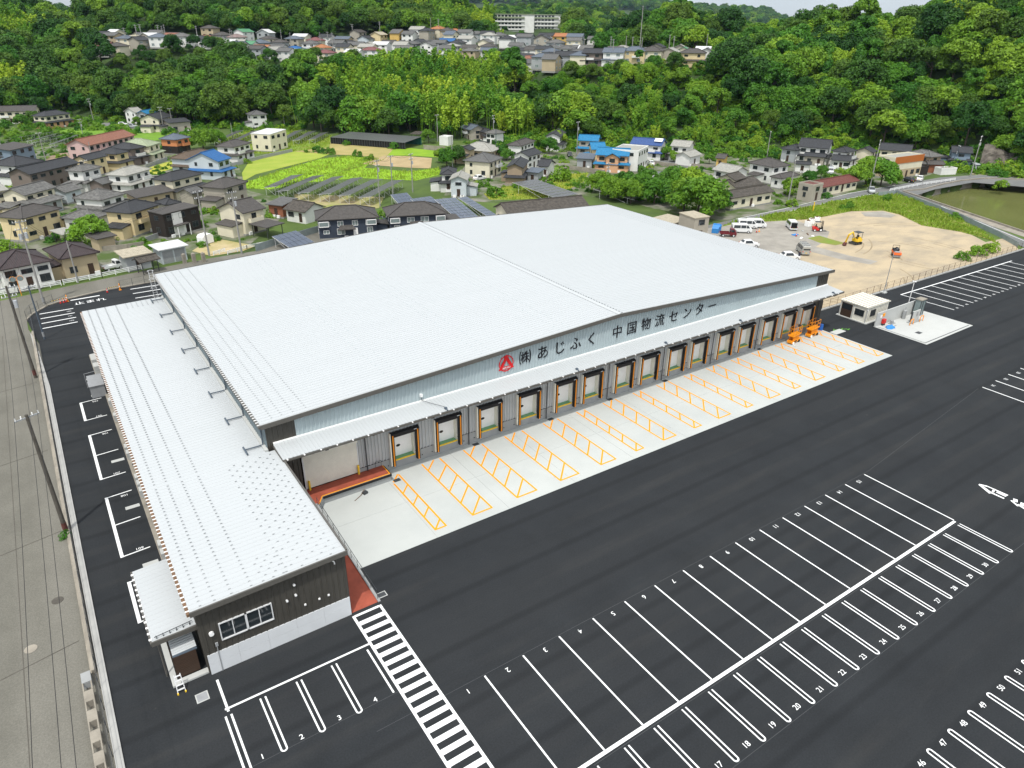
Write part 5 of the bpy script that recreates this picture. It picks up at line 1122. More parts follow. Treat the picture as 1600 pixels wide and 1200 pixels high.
# ------------------------------------------------------------ solar racks
mat('solar_blue', (.075, .095, .135), .16, .08, .6, spec=.55); mat('solar_grey', (.10, .102, .105), .3, .06, .6, spec=.5)
def rack(A, B, width, zlo, zhi, label, m='solar_grey', cols=None, rows=1, flip=1):
    """A-B: low edge on the ground plan (pixels at height zlo); panels rise to zhi on the far/left side"""
    a, b = G(*A, zlo), G(*B, zlo); L = (b-a).length; o = thing('solar_rack', label, 'solar panels', (a.x, a.y, 0), atan2(b.y-a.y, b.x-a.x), 'solar racks')
    cols = cols or max(2, int(L/1.7)); w_ = flip*width
    P_ = lambda u, v, dz=0: (u*L, v*w_, zlo+(zhi-zlo)*v+dz)
    for i in range(cols):
        for j in range(rows):
            u0, u1, v0, v1 = i/cols+.012/1.7, (i+1)/cols-.012/1.7, j/rows+.006, (j+1)/rows-.006
            q = [P_(u0, v0), P_(u1, v0), P_(u1, v1), P_(u0, v1)]+[P_(u0, v0, -.04), P_(u1, v0, -.04), P_(u1, v1, -.04), P_(u0, v1, -.04)]
            f_ = [(0,1,2,3),(7,6,5,4),(0,4,5,1),(1,5,6,2),(2,6,7,3),(3,7,4,0)]
            if flip < 0: f_ = [t[::-1] for t in f_]
            MB().add(q, f_).build('panel', m, o)
    fr = MB(); k = max(2, int(L/3))
    for i in range(k+1):
        u = i/k
        fr.cyl(P_(u, .15, -.06), (u*L, .15*w_, 0), .04, n=5); fr.cyl(P_(u, .85, -.06), (u*L, .85*w_, 0), .04, n=5); fr.cyl(P_(u, .8, -.1), (u*L, .2*w_, .1), .03, n=4); fr.cyl(P_(u, .0, -.07), P_(u, 1, -.07), .035, n=4)
    for v in (.12, .5, .88): fr.cyl(P_(0, v, -.08), P_(1, v, -.08), .035, n=4)
    fr.build('frame', 'aluminium', o); return o
ORD = ['first', 'second', 'third', 'fourth', 'fifth', 'sixth', 'seventh', 'eighth']
for i, (A, B) in enumerate([((432,291),(474,272)), ((452,297),(507,273)), ((484,300),(538,274.5)), ((517,302),(568,276.5)), ((548,304),(599,279)), ((580,307),(631,280.5))]):
    rack(A, B, 3.6, 2.4, 1.95, ORD[i]+' tilted solar rack from the left beside the green field')
for i, (A, B) in enumerate([((346,219),(381,203)), ((375,217.5),(406,203)), ((400,219),(431,202)), ((449,216.5),(473,203)), ((469,218),(494,204)), ((494,216.5),(513,206))]):
    rack(A, B, 3.2, 1.8, 1.4, ORD[i]+' solar rack from the left near the lane at upper left')
for i, (A, B) in enumerate([((0,219),(24,216)), ((34,213.5),(83,205.5)), ((50,219),(99,206.5)), ((70,216),(114,207.5)), ((56,222),(100,214)), ((86,224),(126,209.5))]):
    rack(A, B, 2.2, 1.6, 1.3, ORD[i]+' row of thin solar racks from the left beside the pink building')
for i, (A, B, w_, c_, r_) in enumerate([((454,388),(491,378),5.5,5,3), ((585,347),(604,341.5),9,4,5), ((622,318),(648,314.5),4,5,3), ((668,330),(700,325),8,6,5), ((714,342),(748,338.5),15,6,8), ((762,338),(777,336),15,5,8)]):
    rack(A, B, w_, .7, 2.2, ['solar rack on brown soil behind the warehouse\'s left part', 'solar rack between the two black houses', 'small bluish solar rack left of the large ones behind the black house', 'wide bluish solar rack behind the right black house', 'large bluish solar rack beside the pole behind the warehouse ridge', 'bluish solar rack next to the old shed'][i], 'solar_blue', c_, r_)
rack((868,309), (905,303), 18, 1.6, 2.6, 'big dark solar rack on tall legs beside the weedy plot', 'solar_grey', 8, 8); rack((990,312), (1012,305), 12, 1.2, 2.2, 'dark solar rack right of the garden trees', 'solar_grey', 5, 5); rack((1045,281), (1062,280), 9, 1.0, 1.8, 'small solar rack below the lane on the right', 'solar_grey', 4, 4); rack((1086,281), (1100,280.5), 7, 1.0, 1.8, 'smallest solar rack beside the white house on the right', 'solar_grey', 4, 3)

# ------------------------------------------------------------ houses
ROOFC = dict(dk=(.046, .048, .053), gb=(.086, .079, .074), gr=(.125, .125, .122), wg=(.18, .177, .168), lg=(.36, .355, .32), br=(.125, .092, .066), pb=(.060, .046, .048), bl=(.030, .13, .34), cy=(.025, .20, .40), nb=(.05, .10, .27), te=(.27, .12, .08), or_=(.40, .17, .075), pg=(.33, .38, .25), gn=(.10, .28, .15), sl=(.12, .145, .18), cr=(.46, .41, .31), wt=(.66, .67, .67), ru=(.16, .055, .045), wr=(.21, .085, .085), pk=(.26, .19, .18), ob=(.105, .092, .078))
RNAME = dict(dk='dark grey', gb='grey-brown', gr='grey', wg='weathered grey', lg='pale grey', br='brown', pb='purple-brown', bl='blue', cy='bright blue', nb='navy blue', te='terracotta', or_='orange', pg='pale green', gn='green', sl='slate blue', cr='cream', wt='white', ru='rust red', wr='wine red', pk='dusty pink', ob='old brown')
for k, c in ROOFC.items(): tile_mat('tile_'+k, c, .3, .14 if k not in ('wg', 'ob') else .26)
WALLC = dict(wh=(.74, .74, .71), cm=(.70, .65, .50), yc=(.68, .56, .33), be=(.46, .375, .25), tn=(.33, .255, .18), gy=(.36, .38, .39), pbw=(.52, .57, .60), db=(.028, .022, .019), nv=(.040, .052, .075), pn=(.60, .42, .40), og=(.60, .24, .10), pe=(.62, .36, .21), tp=(.19, .155, .135), bg=(.20, .26, .33), bk=(.28, .11, .06), gbw=(.38, .35, .29), ye=(.62, .42, .13))
WNAME = dict(wh='white', cm='cream', yc='yellow-cream', be='beige', tn='tan', gy='grey', pbw='pale', db='dark brown', nv='black', pn='pink', og='orange', pe='peach', tp='taupe', bg='blue-grey', bk='brick', gbw='grey-beige', ye='yellow')
for k, c in WALLC.items(): mat('wall_'+k, c, .8, .07, .35, .1, 12, col2=tuple(x*.86 for x in c))
mat('foundation', (.30, .30, .28), .9, .1, 1)
WM = {}
def window_mesh(w_, h_, t):
    k = (round(w_, 1), round(h_, 1), t)
    if k not in WM:
        w2, h2 = k[0]/2, k[1]/2; f = MB()
        f.box(-w2, -.06, -h2, -w2+.07, .03, h2).box(w2-.07, -.06, -h2, w2, .03, h2).box(-w2, -.07, -h2, w2, .03, -h2+.07).box(-w2, -.07, h2-.07, w2, .03, h2).box(-.035, -.055, -h2, .035, .03, h2)
        WM[k] = (f.mesh('window', 'aluminium' if t == 0 else ('white_steel' if t == 2 else 'dark_metal')), MB().box(-w2+.06, -.03, -h2+.06, w2-.06, .02, h2-.06).mesh('pane', 'glass_pale' if t != 1 else 'glass'))
    return WM[k]
def win(o, x, y, z, rz, w_, h_, t=0):
    a, b = window_mesh(w_, h_, t); f = link('window', a, o); f.location = (x, y, z); f.rotation_euler = (0, 0, rz); link('pane', b, f); return f
def slab(mb, top, th=.16):
    """roof faces as a closed slab; UV in metres: u level along the eave, v up the slope"""
    for f in top:
        P_ = [Vector(p) for p in f]; e = (P_[1]-P_[0]); e.z = 0; e.normalize(); nrm = (P_[1]-P_[0]).cross(P_[2]-P_[1]).normalized(); s_ = nrm.cross(e)
        uv = [((p-P_[0]).dot(e), (p-P_[0]).dot(s_)) for p in P_]; n = len(P_)
        mb.add(P_, [tuple(range(n))], [uv])
        Q = [p-Vector((0, 0, th)) for p in P_]; mb.add(Q, [tuple(range(n))[::-1]])
    return mb
def roof_faces(kind, L, W_, ze, pitch, low='-y'):
    l, w_ = L/2, W_/2; c = [(-l, -w_, ze), (l, -w_, ze), (l, w_, ze), (-l, w_, ze)]
    if kind == 'hip':
        if L >= W_: h = w_*pitch; r = l-w_; a, b = (-r, 0, ze+h), (r, 0, ze+h); F = [(c[0], c[1], b, a), (c[1], c[2], b), (c[2], c[3], a, b), (c[3], c[0], a)]; rid = [(a, b), (c[0], a), (c[3], a), (c[1], b), (c[2], b)]
        else: h = l*pitch; r = w_-l; a, b = (0, -r, ze+h), (0, r, ze+h); F = [(c[0], c[1], a), (c[1], c[2], b, a), (c[2], c[3], b), (c[3], c[0], a, b)]; rid = [(a, b), (c[0], a), (c[1], a), (c[2], b), (c[3], b)]
    elif kind == 'gx': h = w_*pitch; a, b = (-l, 0, ze+h), (l, 0, ze+h); F = [(c[0], c[1], b, a), (c[2], c[3], a, b)]; rid = [(a, b)]
    elif kind == 'gy': h = l*pitch; a, b = (0, -w_, ze+h), (0, w_, ze+h); F = [(c[1], c[2], b, a), (c[3], c[0], a, b)]; rid = [(a, b)]
    elif kind == 'shed':
        h = {'-y': W_, '-x': L, '+x': L, '+y': W_}[low]*pitch
        z = {'-y': (0, 0, h, h), '+y': (h, h, 0, 0), '-x': (0, h, h, 0), '+x': (h, 0, 0, h)}[low]; F = [tuple((p[0], p[1], p[2]+q) for p, q in zip(c, z))]; rid = []
        if low == '-x': F = [(F[0][3], F[0][0], F[0][1], F[0][2])]
        h = max(z)
    else: h = .02; F = [tuple(c)]; rid = []
    return F, rid, h
def house(P_, Q_, R_, ze, kind, rc, wc, label, low=0, pitch=None, wt=1, z0=0., nm='house', cat='house', win_on=1, door=1, low_side='-y', wc2=None, grp=None, loc=None, rz=None, dims=None, nwin=None, tall=None, plain=0, oh=.5):
    if loc is None:
        a, b = G(*P_, z0+ze), G(*Q_, z0+ze); L = (b-a).length; ang = atan2(b.y-a.y, b.x-a.x)
        if isinstance(R_, tuple): W_ = (G(*R_, z0+ze)-a).length
        else: W_ = R_
        W_ = max(3., min(W_, 16)); d = (b-a)/L; n = Vector((-d.y, d.x, 0)); c = (a+b)/2+n*W_/2
    else: L, W_ = dims; ang = rz; c = Vector((loc[0], loc[1], 0))
    o = thing(nm, label, cat, (c.x, c.y, z0), ang, grp); pitch = pitch or (.42 if kind in ('hip', 'gx', 'gy') else .10)
    F, rid, h = roof_faces(kind, L, W_, ze, pitch, low_side)
    rm = 'tile_'+rc
    if kind == 'flat':
        rf = MB().box(-L/2+.1, -W_/2+.1, ze-.15, L/2-.1, W_/2-.1, ze-.05).build('roof', rm, o)
        par = MB()
        for x0, y0, x1, y1 in ((-L/2, -W_/2, L/2, -W_/2+.2), (-L/2, W_/2-.2, L/2, W_/2), (-L/2, -W_/2+.2, -L/2+.2, W_/2-.2), (L/2-.2, -W_/2+.2, L/2, W_/2-.2)): par.box(x0, y0, ze-.3, x1, y1, ze+.22)
        par.build('parapet', 'wall_'+wc, o); oh = .03
    else:
        rb = slab(MB(), F)
        # fascia round the outside
        for f in F:
            for i in range(len(f)):
                p, q = Vector(f[i]), Vector(f[(i+1) % len(f)])
                on = lambda v: abs(abs(v.x)-L/2) < 1e-4 or abs(abs(v.y)-W_/2) < 1e-4
                if on(p) and on(q): t = Vector((0, 0, .16)); rb.add([p-t, q-t, q, p], [(0, 1, 2, 3)])
        rf = rb.build('roof', rm, o)
        if rid and rc not in ('wt',):
            rg = MB()
            for p, q in rid: rg.bar(Vector(p)+Vector((0, 0, .05)), Vector(q)+Vector((0, 0, .05)), .26, .2)
            rg.build('ridge', rm, rf)
    l, w_ = L/2-oh, W_/2-oh
    if plain == 2:                                            # open carport
        for x in (-l, l):
            for y in (-w_, w_): MB().box(x-.06, y-.06, 0, x+.06, y+.06, ze-.05).build('post', 'dark_metal', o)
        return o
    # walls
    wb = MB(); st2 = ze > 4
    zsplit = 2.7 if (wc2 and st2) else 0
    zt = ze-.12
    if kind in ('gx', 'gy'):
        hh = h-.14-oh*pitch*.2
        if kind == 'gx': ring_ = lambda x: [(x, -w_, zsplit-.3*(zsplit == 0)), (x, w_, zsplit-.3*(zsplit == 0)), (x, w_, ze+oh*pitch-.17), (x, 0, ze+h-.2), (x, -w_, ze+oh*pitch-.17)]; A_, B_ = ring_(-l), ring_(l)
        else: ring_ = lambda y: [(-l, y, zsplit-.3*(zsplit == 0)), (l, y, zsplit-.3*(zsplit == 0)), (l, y, ze+oh*pitch-.17), (0, y, ze+h-.2), (-l, y, ze+oh*pitch-.17)]; A_, B_ = ring_(-w_), ring_(w_)
        vs_ = A_+B_; ff = [(0, 1, 2, 3, 4), (9, 8, 7, 6, 5)]+[(i, 5+i, 5+(i+1) % 5, (i+1) % 5) for i in range(5)]
        wb.add(vs_, ff)
    elif kind == 'shed':
        C4 = [(-l, -w_), (l, -w_), (l, w_), (-l, w_)]; zz = [p[2]-.14 for p in sorted(F[0], key=lambda p: (p[1] > 0, (p[0] > 0) != (p[1] > 0)))]
        wb.add([(x, y, -.3) for x, y in C4]+[(C4[i][0], C4[i][1], zz[i]) for i in range(4)], [(3, 2, 1, 0), (4, 5, 6, 7), (0, 1, 5, 4), (1, 2, 6, 5), (2, 3, 7, 6), (3, 0, 4, 7)])
    else: wb.box(-l, -w_, zsplit-.3*(zsplit == 0), l, w_, zt if kind != 'flat' else ze-.16)
    wb.build('wall', 'wall_'+wc, o)
    if zsplit: MB().box(-l-.02, -w_-.02, -.3, l+.02, w_+.02, zsplit).build('lower_wall', 'wall_'+wc2, o)
    if plain < 1: MB().box(-l-.05, -w_-.05, -.4, l+.05, w_+.05, .32).build('foundation', 'foundation', o)
    lowz = 2.75
    if low and st2:
        ex = 1.0; S4 = [(-l, -w_), (l, -w_), (l, w_), (-l, w_)]; E4 = [(-l-ex, -w_-ex*1.5), (l+ex, -w_-ex*1.5), (l+ex, w_+.3), (-l-ex, w_+.3)]
        tops = [((*E4[i], lowz-.35), (*E4[(i+1) % 4], lowz-.35), (*S4[(i+1) % 4], lowz+.15), (*S4[i], lowz+.15)) for i in (0, 1, 3)]
        lr = slab(MB(), tops, .12)
        lr.build('lower_roof', rm, o)
        MB().box(-l-.4, -w_-.9, -.3, l+.4, w_, lowz-.22).build('lower_wall', 'wall_'+(wc2 or wc), o)
        fy, fx = -w_-.9, l+.4
    else: fy, fx = -w_, l
    if plain == 0 and loc is None and oh > .3 and ze > 3.5 and (int(abs(c.x)*3) % 10) < 7:      # low annex against a side wall
        ra_ = random.Random(int(abs(c.x)*11+abs(c.y)*5)); sd_ = ra_.choice((-1, 1)); aw, al = ra_.uniform(2.2, 3.4), ra_.uniform(3.5, 5.5); yc = ra_.uniform(-.4, .4)*w_; ax = sd_*(fx if sd_ > 0 else fx)
        x0_, x1_ = (ax+.02, ax+aw) if sd_ > 0 else (ax-aw, ax-.02)
        an = MB().box(x0_, yc-al/2, -.3, x1_, yc+al/2, 2.35).build('annex', 'wall_'+(wc2 or wc), o); zi, zo = 2.85, 2.4
        A_ = (ax+sd_*(aw+.3), yc-al/2-.3, zo), (ax+sd_*.02, yc-al/2-.3, zi), (ax+sd_*.02, yc+al/2+.3, zi), (ax+sd_*(aw+.3), yc+al/2+.3, zo)
        slab(MB(), [A_ if sd_ < 0 else A_[::-1]], .12).build('annex_roof', rm, an)
    if win_on:
        floors = [0, 1] if st2 else [0]
        for s in floors:
            ztop = min(ze-.45, [2.25, ze-.5][s]); hh = 1.15 if s or not st2 else 1.3; zc = ztop-hh/2
            yy, xx = (fy, fx) if s == 0 else (-w_, l)
            n_ = nwin or max(1, int(2*l/2.8)); rr_ = random.Random(int(abs(c.x)*7+abs(c.y)*13)+s)
            for i in range(n_):
                x = -l+(i+.5)*2*l/n_
                if s == 0 and door and i == n_//2:
                    dm = MB().box(-.45, -.05, 0, .45, .03, 2.0); d_ = dm.build('door', 'wood_brown' if wc not in ('db', 'nv') else 'white_steel', o); d_.location = (x, yy, .2); continue
                win(o, x, yy, zc, 0, rr_.choice((1.2, 1.6, 1.7)), hh if rr_.random() < .75 else .8, wt)
            if s == 1 and plain == 0 and rr_.random() < .4 and 2*l > 5:      # balcony with rail
                bx_ = rr_.uniform(-l+2, l-2); bc = MB().box(bx_-1.7, yy-1.0, 2.62, bx_+1.7, yy-.01, 2.74).box(bx_-1.7, yy-1.0, 2.74, bx_+1.7, yy-.93, 3.5).box(bx_-1.7, yy-.93, 2.74, bx_-1.63, yy-.01, 3.5).box(bx_+1.63, yy-.93, 2.74, bx_+1.7, yy-.01, 3.5)
                bc.build('balcony', rr_.choice(('aluminium', 'wall_'+wc, 'wall_wh')), o)
            if s == 0 and plain == 0 and loc is None:
                for q_ in range(rr_.randint(1, 3)): ux = rr_.uniform(-l+.6, l-.6); MB().box(ux-.4, yy-.42, .05, ux+.4, yy-.1, .7).build('condenser', 'white_steel', o)
            if nwin is None or nwin > 2:
                n2 = max(1, int(2*w_/3.2))
                for i in range(n2):
                    y = -w_+(i+.5)*2*w_/n2
                    if rr_.random() < .85: win(o, -xx, y, zc, -pi/2, rr_.choice((.8, 1.2, 1.6)), hh*.9, wt)
                    if rr_.random() < .6: win(o, xx, y, zc, pi/2, rr_.choice((.8, 1.2, 1.6)), hh*.9, wt)
    return o
HS = [
 ((-4,423),(83,406.5),9,4.3,'hip','pb','wh','white two-storey house with purple-brown tiles at the far left by the road',dict(nwin=3)),
 ((92,405.5),(156,393.5),(70,389),4.0,'hip','pb','be','beige house with purple-brown tiled hip roof beside the guard rail',dict(nwin=2)),
 ((34,342),(97,325),(-12,339),5.,'hip','gb','yc','large yellow-cream house with brown-grey hip roof at the left',dict(low=0)),
 ((253.5,335),(311,321),(217,335.5),5.2,'shed','gb','db','dark brown modern box house with grey lean roof',dict(pitch=.05,oh=.15,wt=1)),
 ((204.5,333.5),(252,318.5),(163,329),5.1,'hip','dk','yc','yellow-cream house with dark hip roof left of the dark brown house',dict(low=0)),
 ((379,333.5),(416,324.5),(323,329.5),4.9,'gx','gb','cm','cream gabled house facing the dirt plot',dict(wt=1)),
 ((350,294.5),(388,283.5),(307,292.5),5.,'hip','gb','gbw','grey-beige two-storey house with broad brown-grey roof',{}),
 ((341,252.5),(362,246.5),(325.5,244.5),5.2,'gx','bl','pbw','pale house with two-level bright blue roofs by the field',dict(low=1)),
 ((366,230),(393,223),(334,229),5.,'hip','gb','wh','white house with grey pyramid roof and skirt roof by the field',dict(low=1)),
 ((421.5,210),(447.5,204.5),8,6.,'shed','wt','cm','tall cream house with single sloping roof at the field edge',dict(low_side='-x',pitch=.06,oh=.1)),
 ((296,249),(340,238),(264.5,247),4.6,'hip','br','pbw','house with rusty brown hip roof behind the dark-roofed house',dict(low=1)),
 ((268.5,283),(318,271),(233,280.5),5.,'hip','dk','cm','cream house with wide dark grey hip roof near the yellow paddy',dict(low=1)),
 ((198,274.5),(237,263.5),(168,272),4.8,'hip','lg','wh','traditional house with pale beige-grey tiled double roof',dict(low=1)),
 ((157,313),(197,302),(119,308),4.4,'hip','wg','wh','traditional house with weathered grey roof and white upper wall',dict(low=1)),
 ((142,343.5),(174,333),(94.5,340),3.3,'hip','wg','wh','low farmhouse with mottled grey tiles behind the garden tree',{}),
 ((38,305.5),(89,292),(5,302),4.6,'gx','wg','cm','cream gabled house with long streaked grey roof at left',dict(low=1)),
 ((102,301),(130,293.5),(87,296),3.,'gx','wg','pbw','small pale outbuilding with grey gable roof among farmhouses',{}),
 ((46,272.5),(125,254),(10,270.5),5.2,'gx','dk','tp','long taupe two-storey building with dark grey gable roof',{}),
 ((24,260),(69,251),9,5.,'hip','dk','wh','white house with dark roof left of the long taupe building',{}),
 ((15,235),(55,226),7,5.,'shed','gb','bg','blue-grey house with lean roof at the left edge',dict(pitch=.12)),
 ((138,227.5),(212,211),(102,226),5.,'gx','te','pn','long pink row house with terracotta roof',dict(wt=1)),
 ((70,182),(111,177),(47,181),5.,'hip','dk','cm','large cream and orange-brick house with dark double roof at upper left',dict(low=1,wc2='pe')),
 ((-30,175),(56,173),9,5.2,'gx','gb','cm','long cream apartment house with taupe roof at the upper left edge',{}),
 ((18,157),(45,160.5),8,5.,'gy','sl','wh','white gabled house below the woods at the upper left',{}),
 ((211,176),(226,174.5),(190,174.5),5.,'gx','lg','wh','small white house with pale grey roof by the upper left lane',dict(low=0)),
 ((248,186.5),(271,181),(231,184),5.,'gx','dk','cm','cream gabled house with dark roof between the twin poles',dict(low=1)),
 ((230,178),(250,174.5),6,4.5,'gx','cy','gy','small blue-roofed house behind the cream gabled house',{}),
 ((263,192),(299,189.5),8,4.,'shed','dk','gbw','dark-roofed open shed house right of the twin poles',{}),
 ((391,180),(418,178.5),7,5.4,'hip','gr','wh','white two-storey house standing alone by the lane',dict(low=0)),
 ((275,218.5),(298,214),(245,217.5),5.,'hip','sl','og','orange house with slate blue pyramid roof and dark base',dict(wc2='db')),
 ((233,228.5),(251.5,222.5),(205,224),5.,'hip','pg','cm','cream house with pale green pyramid roof',dict(low=1)),
 ((204,233.5),(228,229),(183,229),5.,'hip','dk','tp','dark house left of the pale green roof',dict(low=1)),
 ((182,241),(203,236),(150,239),5.,'hip','dk','yc','dark-roofed house with yellow-cream balcony near the pink row house',dict(low=1)),
 ((137,250.5),(169,243),(113,249),5.,'gx','dk','yc','yellow-cream gabled house in front of the pink row house',{}),
 ((128,268),(160,260.5),(99,267),5.4,'hip','wg','wh','traditional farmhouse with stacked grey hip-and-gable roofs',dict(low=1)),
 ((192,403),(238.5,394),(178,395.5),2.8,'shed','cr','gy','small grey shed with cream sheet roof by the lane',dict(plain=1,nwin=1,nm='shed',cat='shed')),
 ((247,391.5),(294.5,382.5),(226,384.5),2.8,'shed','wt','pbw','double garage with flat white roof and grey shutters',dict(plain=1,win_on=0,pitch=.03,nm='garage',cat='garage')),
 ((150,374),(183,367),4,2.6,'shed','gb','be','small brown-roofed garden store by the green tree',dict(plain=1,win_on=0,nm='shed',cat='shed')),
 ((218,411),(251,403.5),2.5,2.4,'gx','ob','gbw','small roofed notice shelter by the lane',dict(plain=2,nm='notice_shelter',cat='shelter')),
 ((414,318.5),(441,321.5),6,3.1,'shed','gr','bk','low orange-brick house with grey roof',dict(nwin=1)),
 ((441.5,326.5),(476,332),7,2.7,'gx','ob','wh','long low shed with mottled brown roof left of the black houses',dict(plain=1,nwin=2,nm='shed',cat='shed')),
 ((416,356),(445,348),(391,350),2.6,'shed','gb','gy','flat-roofed carport beside the cream gabled house',dict(plain=2,pitch=.03,nm='carport',cat='carport')),
 ((492.5,344.5),(592,339),8.5,4.3,'hip','gb','nv','left of two identical black houses with brown-grey tiled roofs',dict(wt=2,nwin=4)),
 ((605,338.5),(700,333),8.5,4.3,'hip','gb','nv','right of two identical black houses with brown-grey tiled roofs',dict(wt=2,nwin=4)),
 ((766,254),(786.5,246),(723.5,250.5),4.8,'hip','gr','cm','cream square house with grey pyramid roof and white ridges',dict(wt=1)),
 ((701,281),(730.5,281.5),8,4.6,'gy','lg','pbw','pale house with cream-grey gable roof facing the solar racks',{}),
 ((687,272.5),(713,272.5),9,4.6,'hip','dk','wh','traditional grey-roofed house behind the pale gabled house',dict(low=1)),
 ((734,235),(744,231.5),(712,234),4.,'gx','dk','be','beige gabled house behind the hedge at centre',{}),
 ((717,199),(735,203),7,4.4,'gx','sl','gbw','grey-beige house at the foot of the bamboo slope',dict(low=0)),
 ((746,204.5),(757,207),5,3.6,'gx','dk','tp','tiny brown house left of the small white one at centre',dict(nwin=1)),
 ((757,207),(773,209),6,4.5,'hip','wg','wh','small white house below the pole at centre',dict(nwin=2)),
 ((769,237),(785.5,230.5),(744,229),3.,'hip','lg','be','low house with broad pale grey roof behind the cream square house',{}),
 ((740,225.5),(752,228),5,3.,'gx','dk','wh','tiny white house with one dark window at centre',dict(nwin=1)),
 ((815,228),(837,220),(791,226.5),4.4,'hip','gb','wh','white house with grey hip roof below the bright bamboo',{}),
 ((789.5,261.5),(818,262.5),13,5.,'gy','dk','tn','tan-walled storehouse farm with dark stepped roofs',dict(low=1,win_on=0)),
 ((826,244.5),(848,238),(806,241),4.4,'gx','dk','wh','house with light gable behind the tan storehouse',{}),
 ((838,259),(857,260.5),7,3.2,'gx','dk','wh','low dark-roofed house right of the tan storehouse',dict(nwin=2)),
 ((876.5,214),(885,206.5),(853,212.5),5.,'gx','dk','wh','white gabled house among trees left of the blue roofs',dict(low=1)),
 ((902,219),(935,220.5),7,5.,'gx','cy','gbw','house with turquoise-blue double roof at the wood\'s edge',dict(low=1)),
 ((924,233.5),(948,233.5),8,4.6,'gx','cy','yc','yellowish house with blue roof behind the peach house',{}),
 ((930,241.5),(983,244),8,5.,'gx','cy','pe','peach two-storey house with blue roofs behind the solar rack',dict(low=1,wt=1)),
 ((899,247),(927,248.5),7,3.,'shed','sl','gy','low grey sheet-roofed house left of the peach house',{}),
 ((998,236.5),(1013.5,228.5),(958,233),6.3,'flat','lg','wh','plain white three-storey block behind the peach house',dict(nm='apartment_block',cat='building')),
 ((984,224.5),(1034,228),8,4.8,'gx','nb','wh','white house with navy roof carrying a solar water heater',dict(low=1)),
 ((1047,227.5),(1078,230),7,4.8,'gx','lg','wh','white house with pale tiled roof beside the parked white car',dict(low=1)),
 ((1079,245.5),(1098,241),6,3.2,'gx','lg','wh','single-storey wing of the pale-roofed house',dict(nwin=1)),
 ((1117,246.5),(1133,248),5,3.,'gx','gb','ye','small yellow shed house below the rocky slope',dict(nwin=1)),
 ((1112,264.5),(1147,271),7,4.6,'gx','lg','wh','white house with pale grey roof beside the lane on the right',dict(wt=1)),
 ((1149,282),(1168,277),(1129,276),4.6,'gx','ob','cm','small cream two-storey gabled house behind the long cream building',dict(wt=1)),
 ((1150,293.5),(1193,287),7,3.1,'gx','ob','cm','low brown-roofed annex between cream house and long building',dict(win_on=0)),
 ((1143.5,310),(1211,299),(1114,303.5),3.1,'gx','ob','cm','long single-storey cream hall with wide sliding doors',dict(wt=1)),
 ((1208,261.5),(1236,258),(1172,253.5),5.,'hip','gb','wh','large white house with grey hip roof and balcony on the right',{}),
 ((1222,279),(1250,273),(1204,275.5),3.1,'hip','gb','wh','single-storey hip-roofed front wing of the balcony house',{}),
 ((1246,228.5),(1296,232.5),9,5.2,'gx','dk','wh','grand traditional residence with long dark tiled roof',dict(low=1,pitch=.5)),
 ((1219,231.5),(1244,235),8,4.2,'hip','dk','gy','left wing of the grand dark-tiled residence',{}),
 ((1324,238.5),(1340,235),(1301,235),5.,'hip','dk','wh','white-walled right wing of the grand dark-tiled residence',dict(low=1)),
 ((1241,255.5),(1268,257.5),3,2.7,'gx','dk','wh','small roofed gatehouse before the grand residence',dict(nwin=1)),
 ((1364,238.5),(1372,235.5),(1341,234.5),4.5,'gx','dk','cm','small cream gabled house left of the clinic',dict(nwin=1)),
 ((1373,233.5),(1424,237.5),8,5.,'gx','dk','cm','cream house with long dark roof behind the clinic',{}),
 ((1400,247.5),(1444.5,242),(1369,245),6.2,'flat','lg','cm','cream clinic building with orange-brown top band',dict(nm='clinic',cat='building',wc2='be',wt=1)),
 ((1454,245.5),(1475,243.5),(1436,238.5),4.6,'hip','wg','tn','brown-walled house with pale tiled roof right of the clinic',dict(low=1)),
 ((1487,237.5),(1521,239.5),7,4.8,'gx','dk','bg','blue-grey house with dark roof under the rock face',dict(low=1)),
 ((1450,256.5),(1477,257.5),4,2.6,'gx','gb','bk','brick-red shed in front of the brown-walled house',dict(plain=1,win_on=0,nm='shed',cat='shed')),
 ((1286,293),(1344,282),6,2.5,'gx','ru','cm','long derelict shed with rust-red roof by the road',dict(plain=1,nm='shed',cat='shed')),
 ((1271,290),(1287,287),(1245.5,286.5),4.2,'flat','ru','gbw','boxy raised hut with rusty roof joined to the red shed',dict(plain=1,nm='hut',cat='hut')),
 ((1086,341),(1110,338),(1054.5,333.5),5.,'shed','cr','gbw','two-storey prefabricated site hut with outside stair',dict(pitch=.02,oh=.12,nm='site_hut',cat='hut')),
 ((1053,349),(1078,342.5),(1020,340.5),2.8,'shed','cr','gbw','single-storey prefabricated site hut behind the warehouse roof',dict(pitch=.02,oh=.12,nwin=2,nm='site_hut',cat='hut')),
 ((793,335),(922,322),8,3.4,'gx','ob','cm','long old shed with mottled brown corrugated roof behind the warehouse',dict(plain=1,nwin=3,nm='shed',cat='shed')),
 ((481,169.5),(511,171),8,5.,'hip','cr','gbw','old house with pale brown roof below the bamboo',dict(low=1)),
 ((512,168.5),(526,170),6,5.4,'gx','sl','cm','cream house with slate roof behind the old pale-brown house',{}),
 ((531,169.5),(547,169.5),6,5.2,'gx','gb','cm','small cream house with brown roof above the blue-roofed one',{}),
 ((531,179.5),(552,182),7,5.,'gx','bl','gbw','grey house with two blue roofs below the bamboo',dict(low=1)),
 ((469,180),(480,176),5,3.,'shed','gr','wh','tiny outbuilding left of the old pale-brown house',dict(nwin=1)),
 ((213,309.5),(274,297.5),5,3.,'shed','gb','be','low lean-to store in front of the cream house with wide dark roof',dict(plain=1,nwin=3,pitch=.2)),
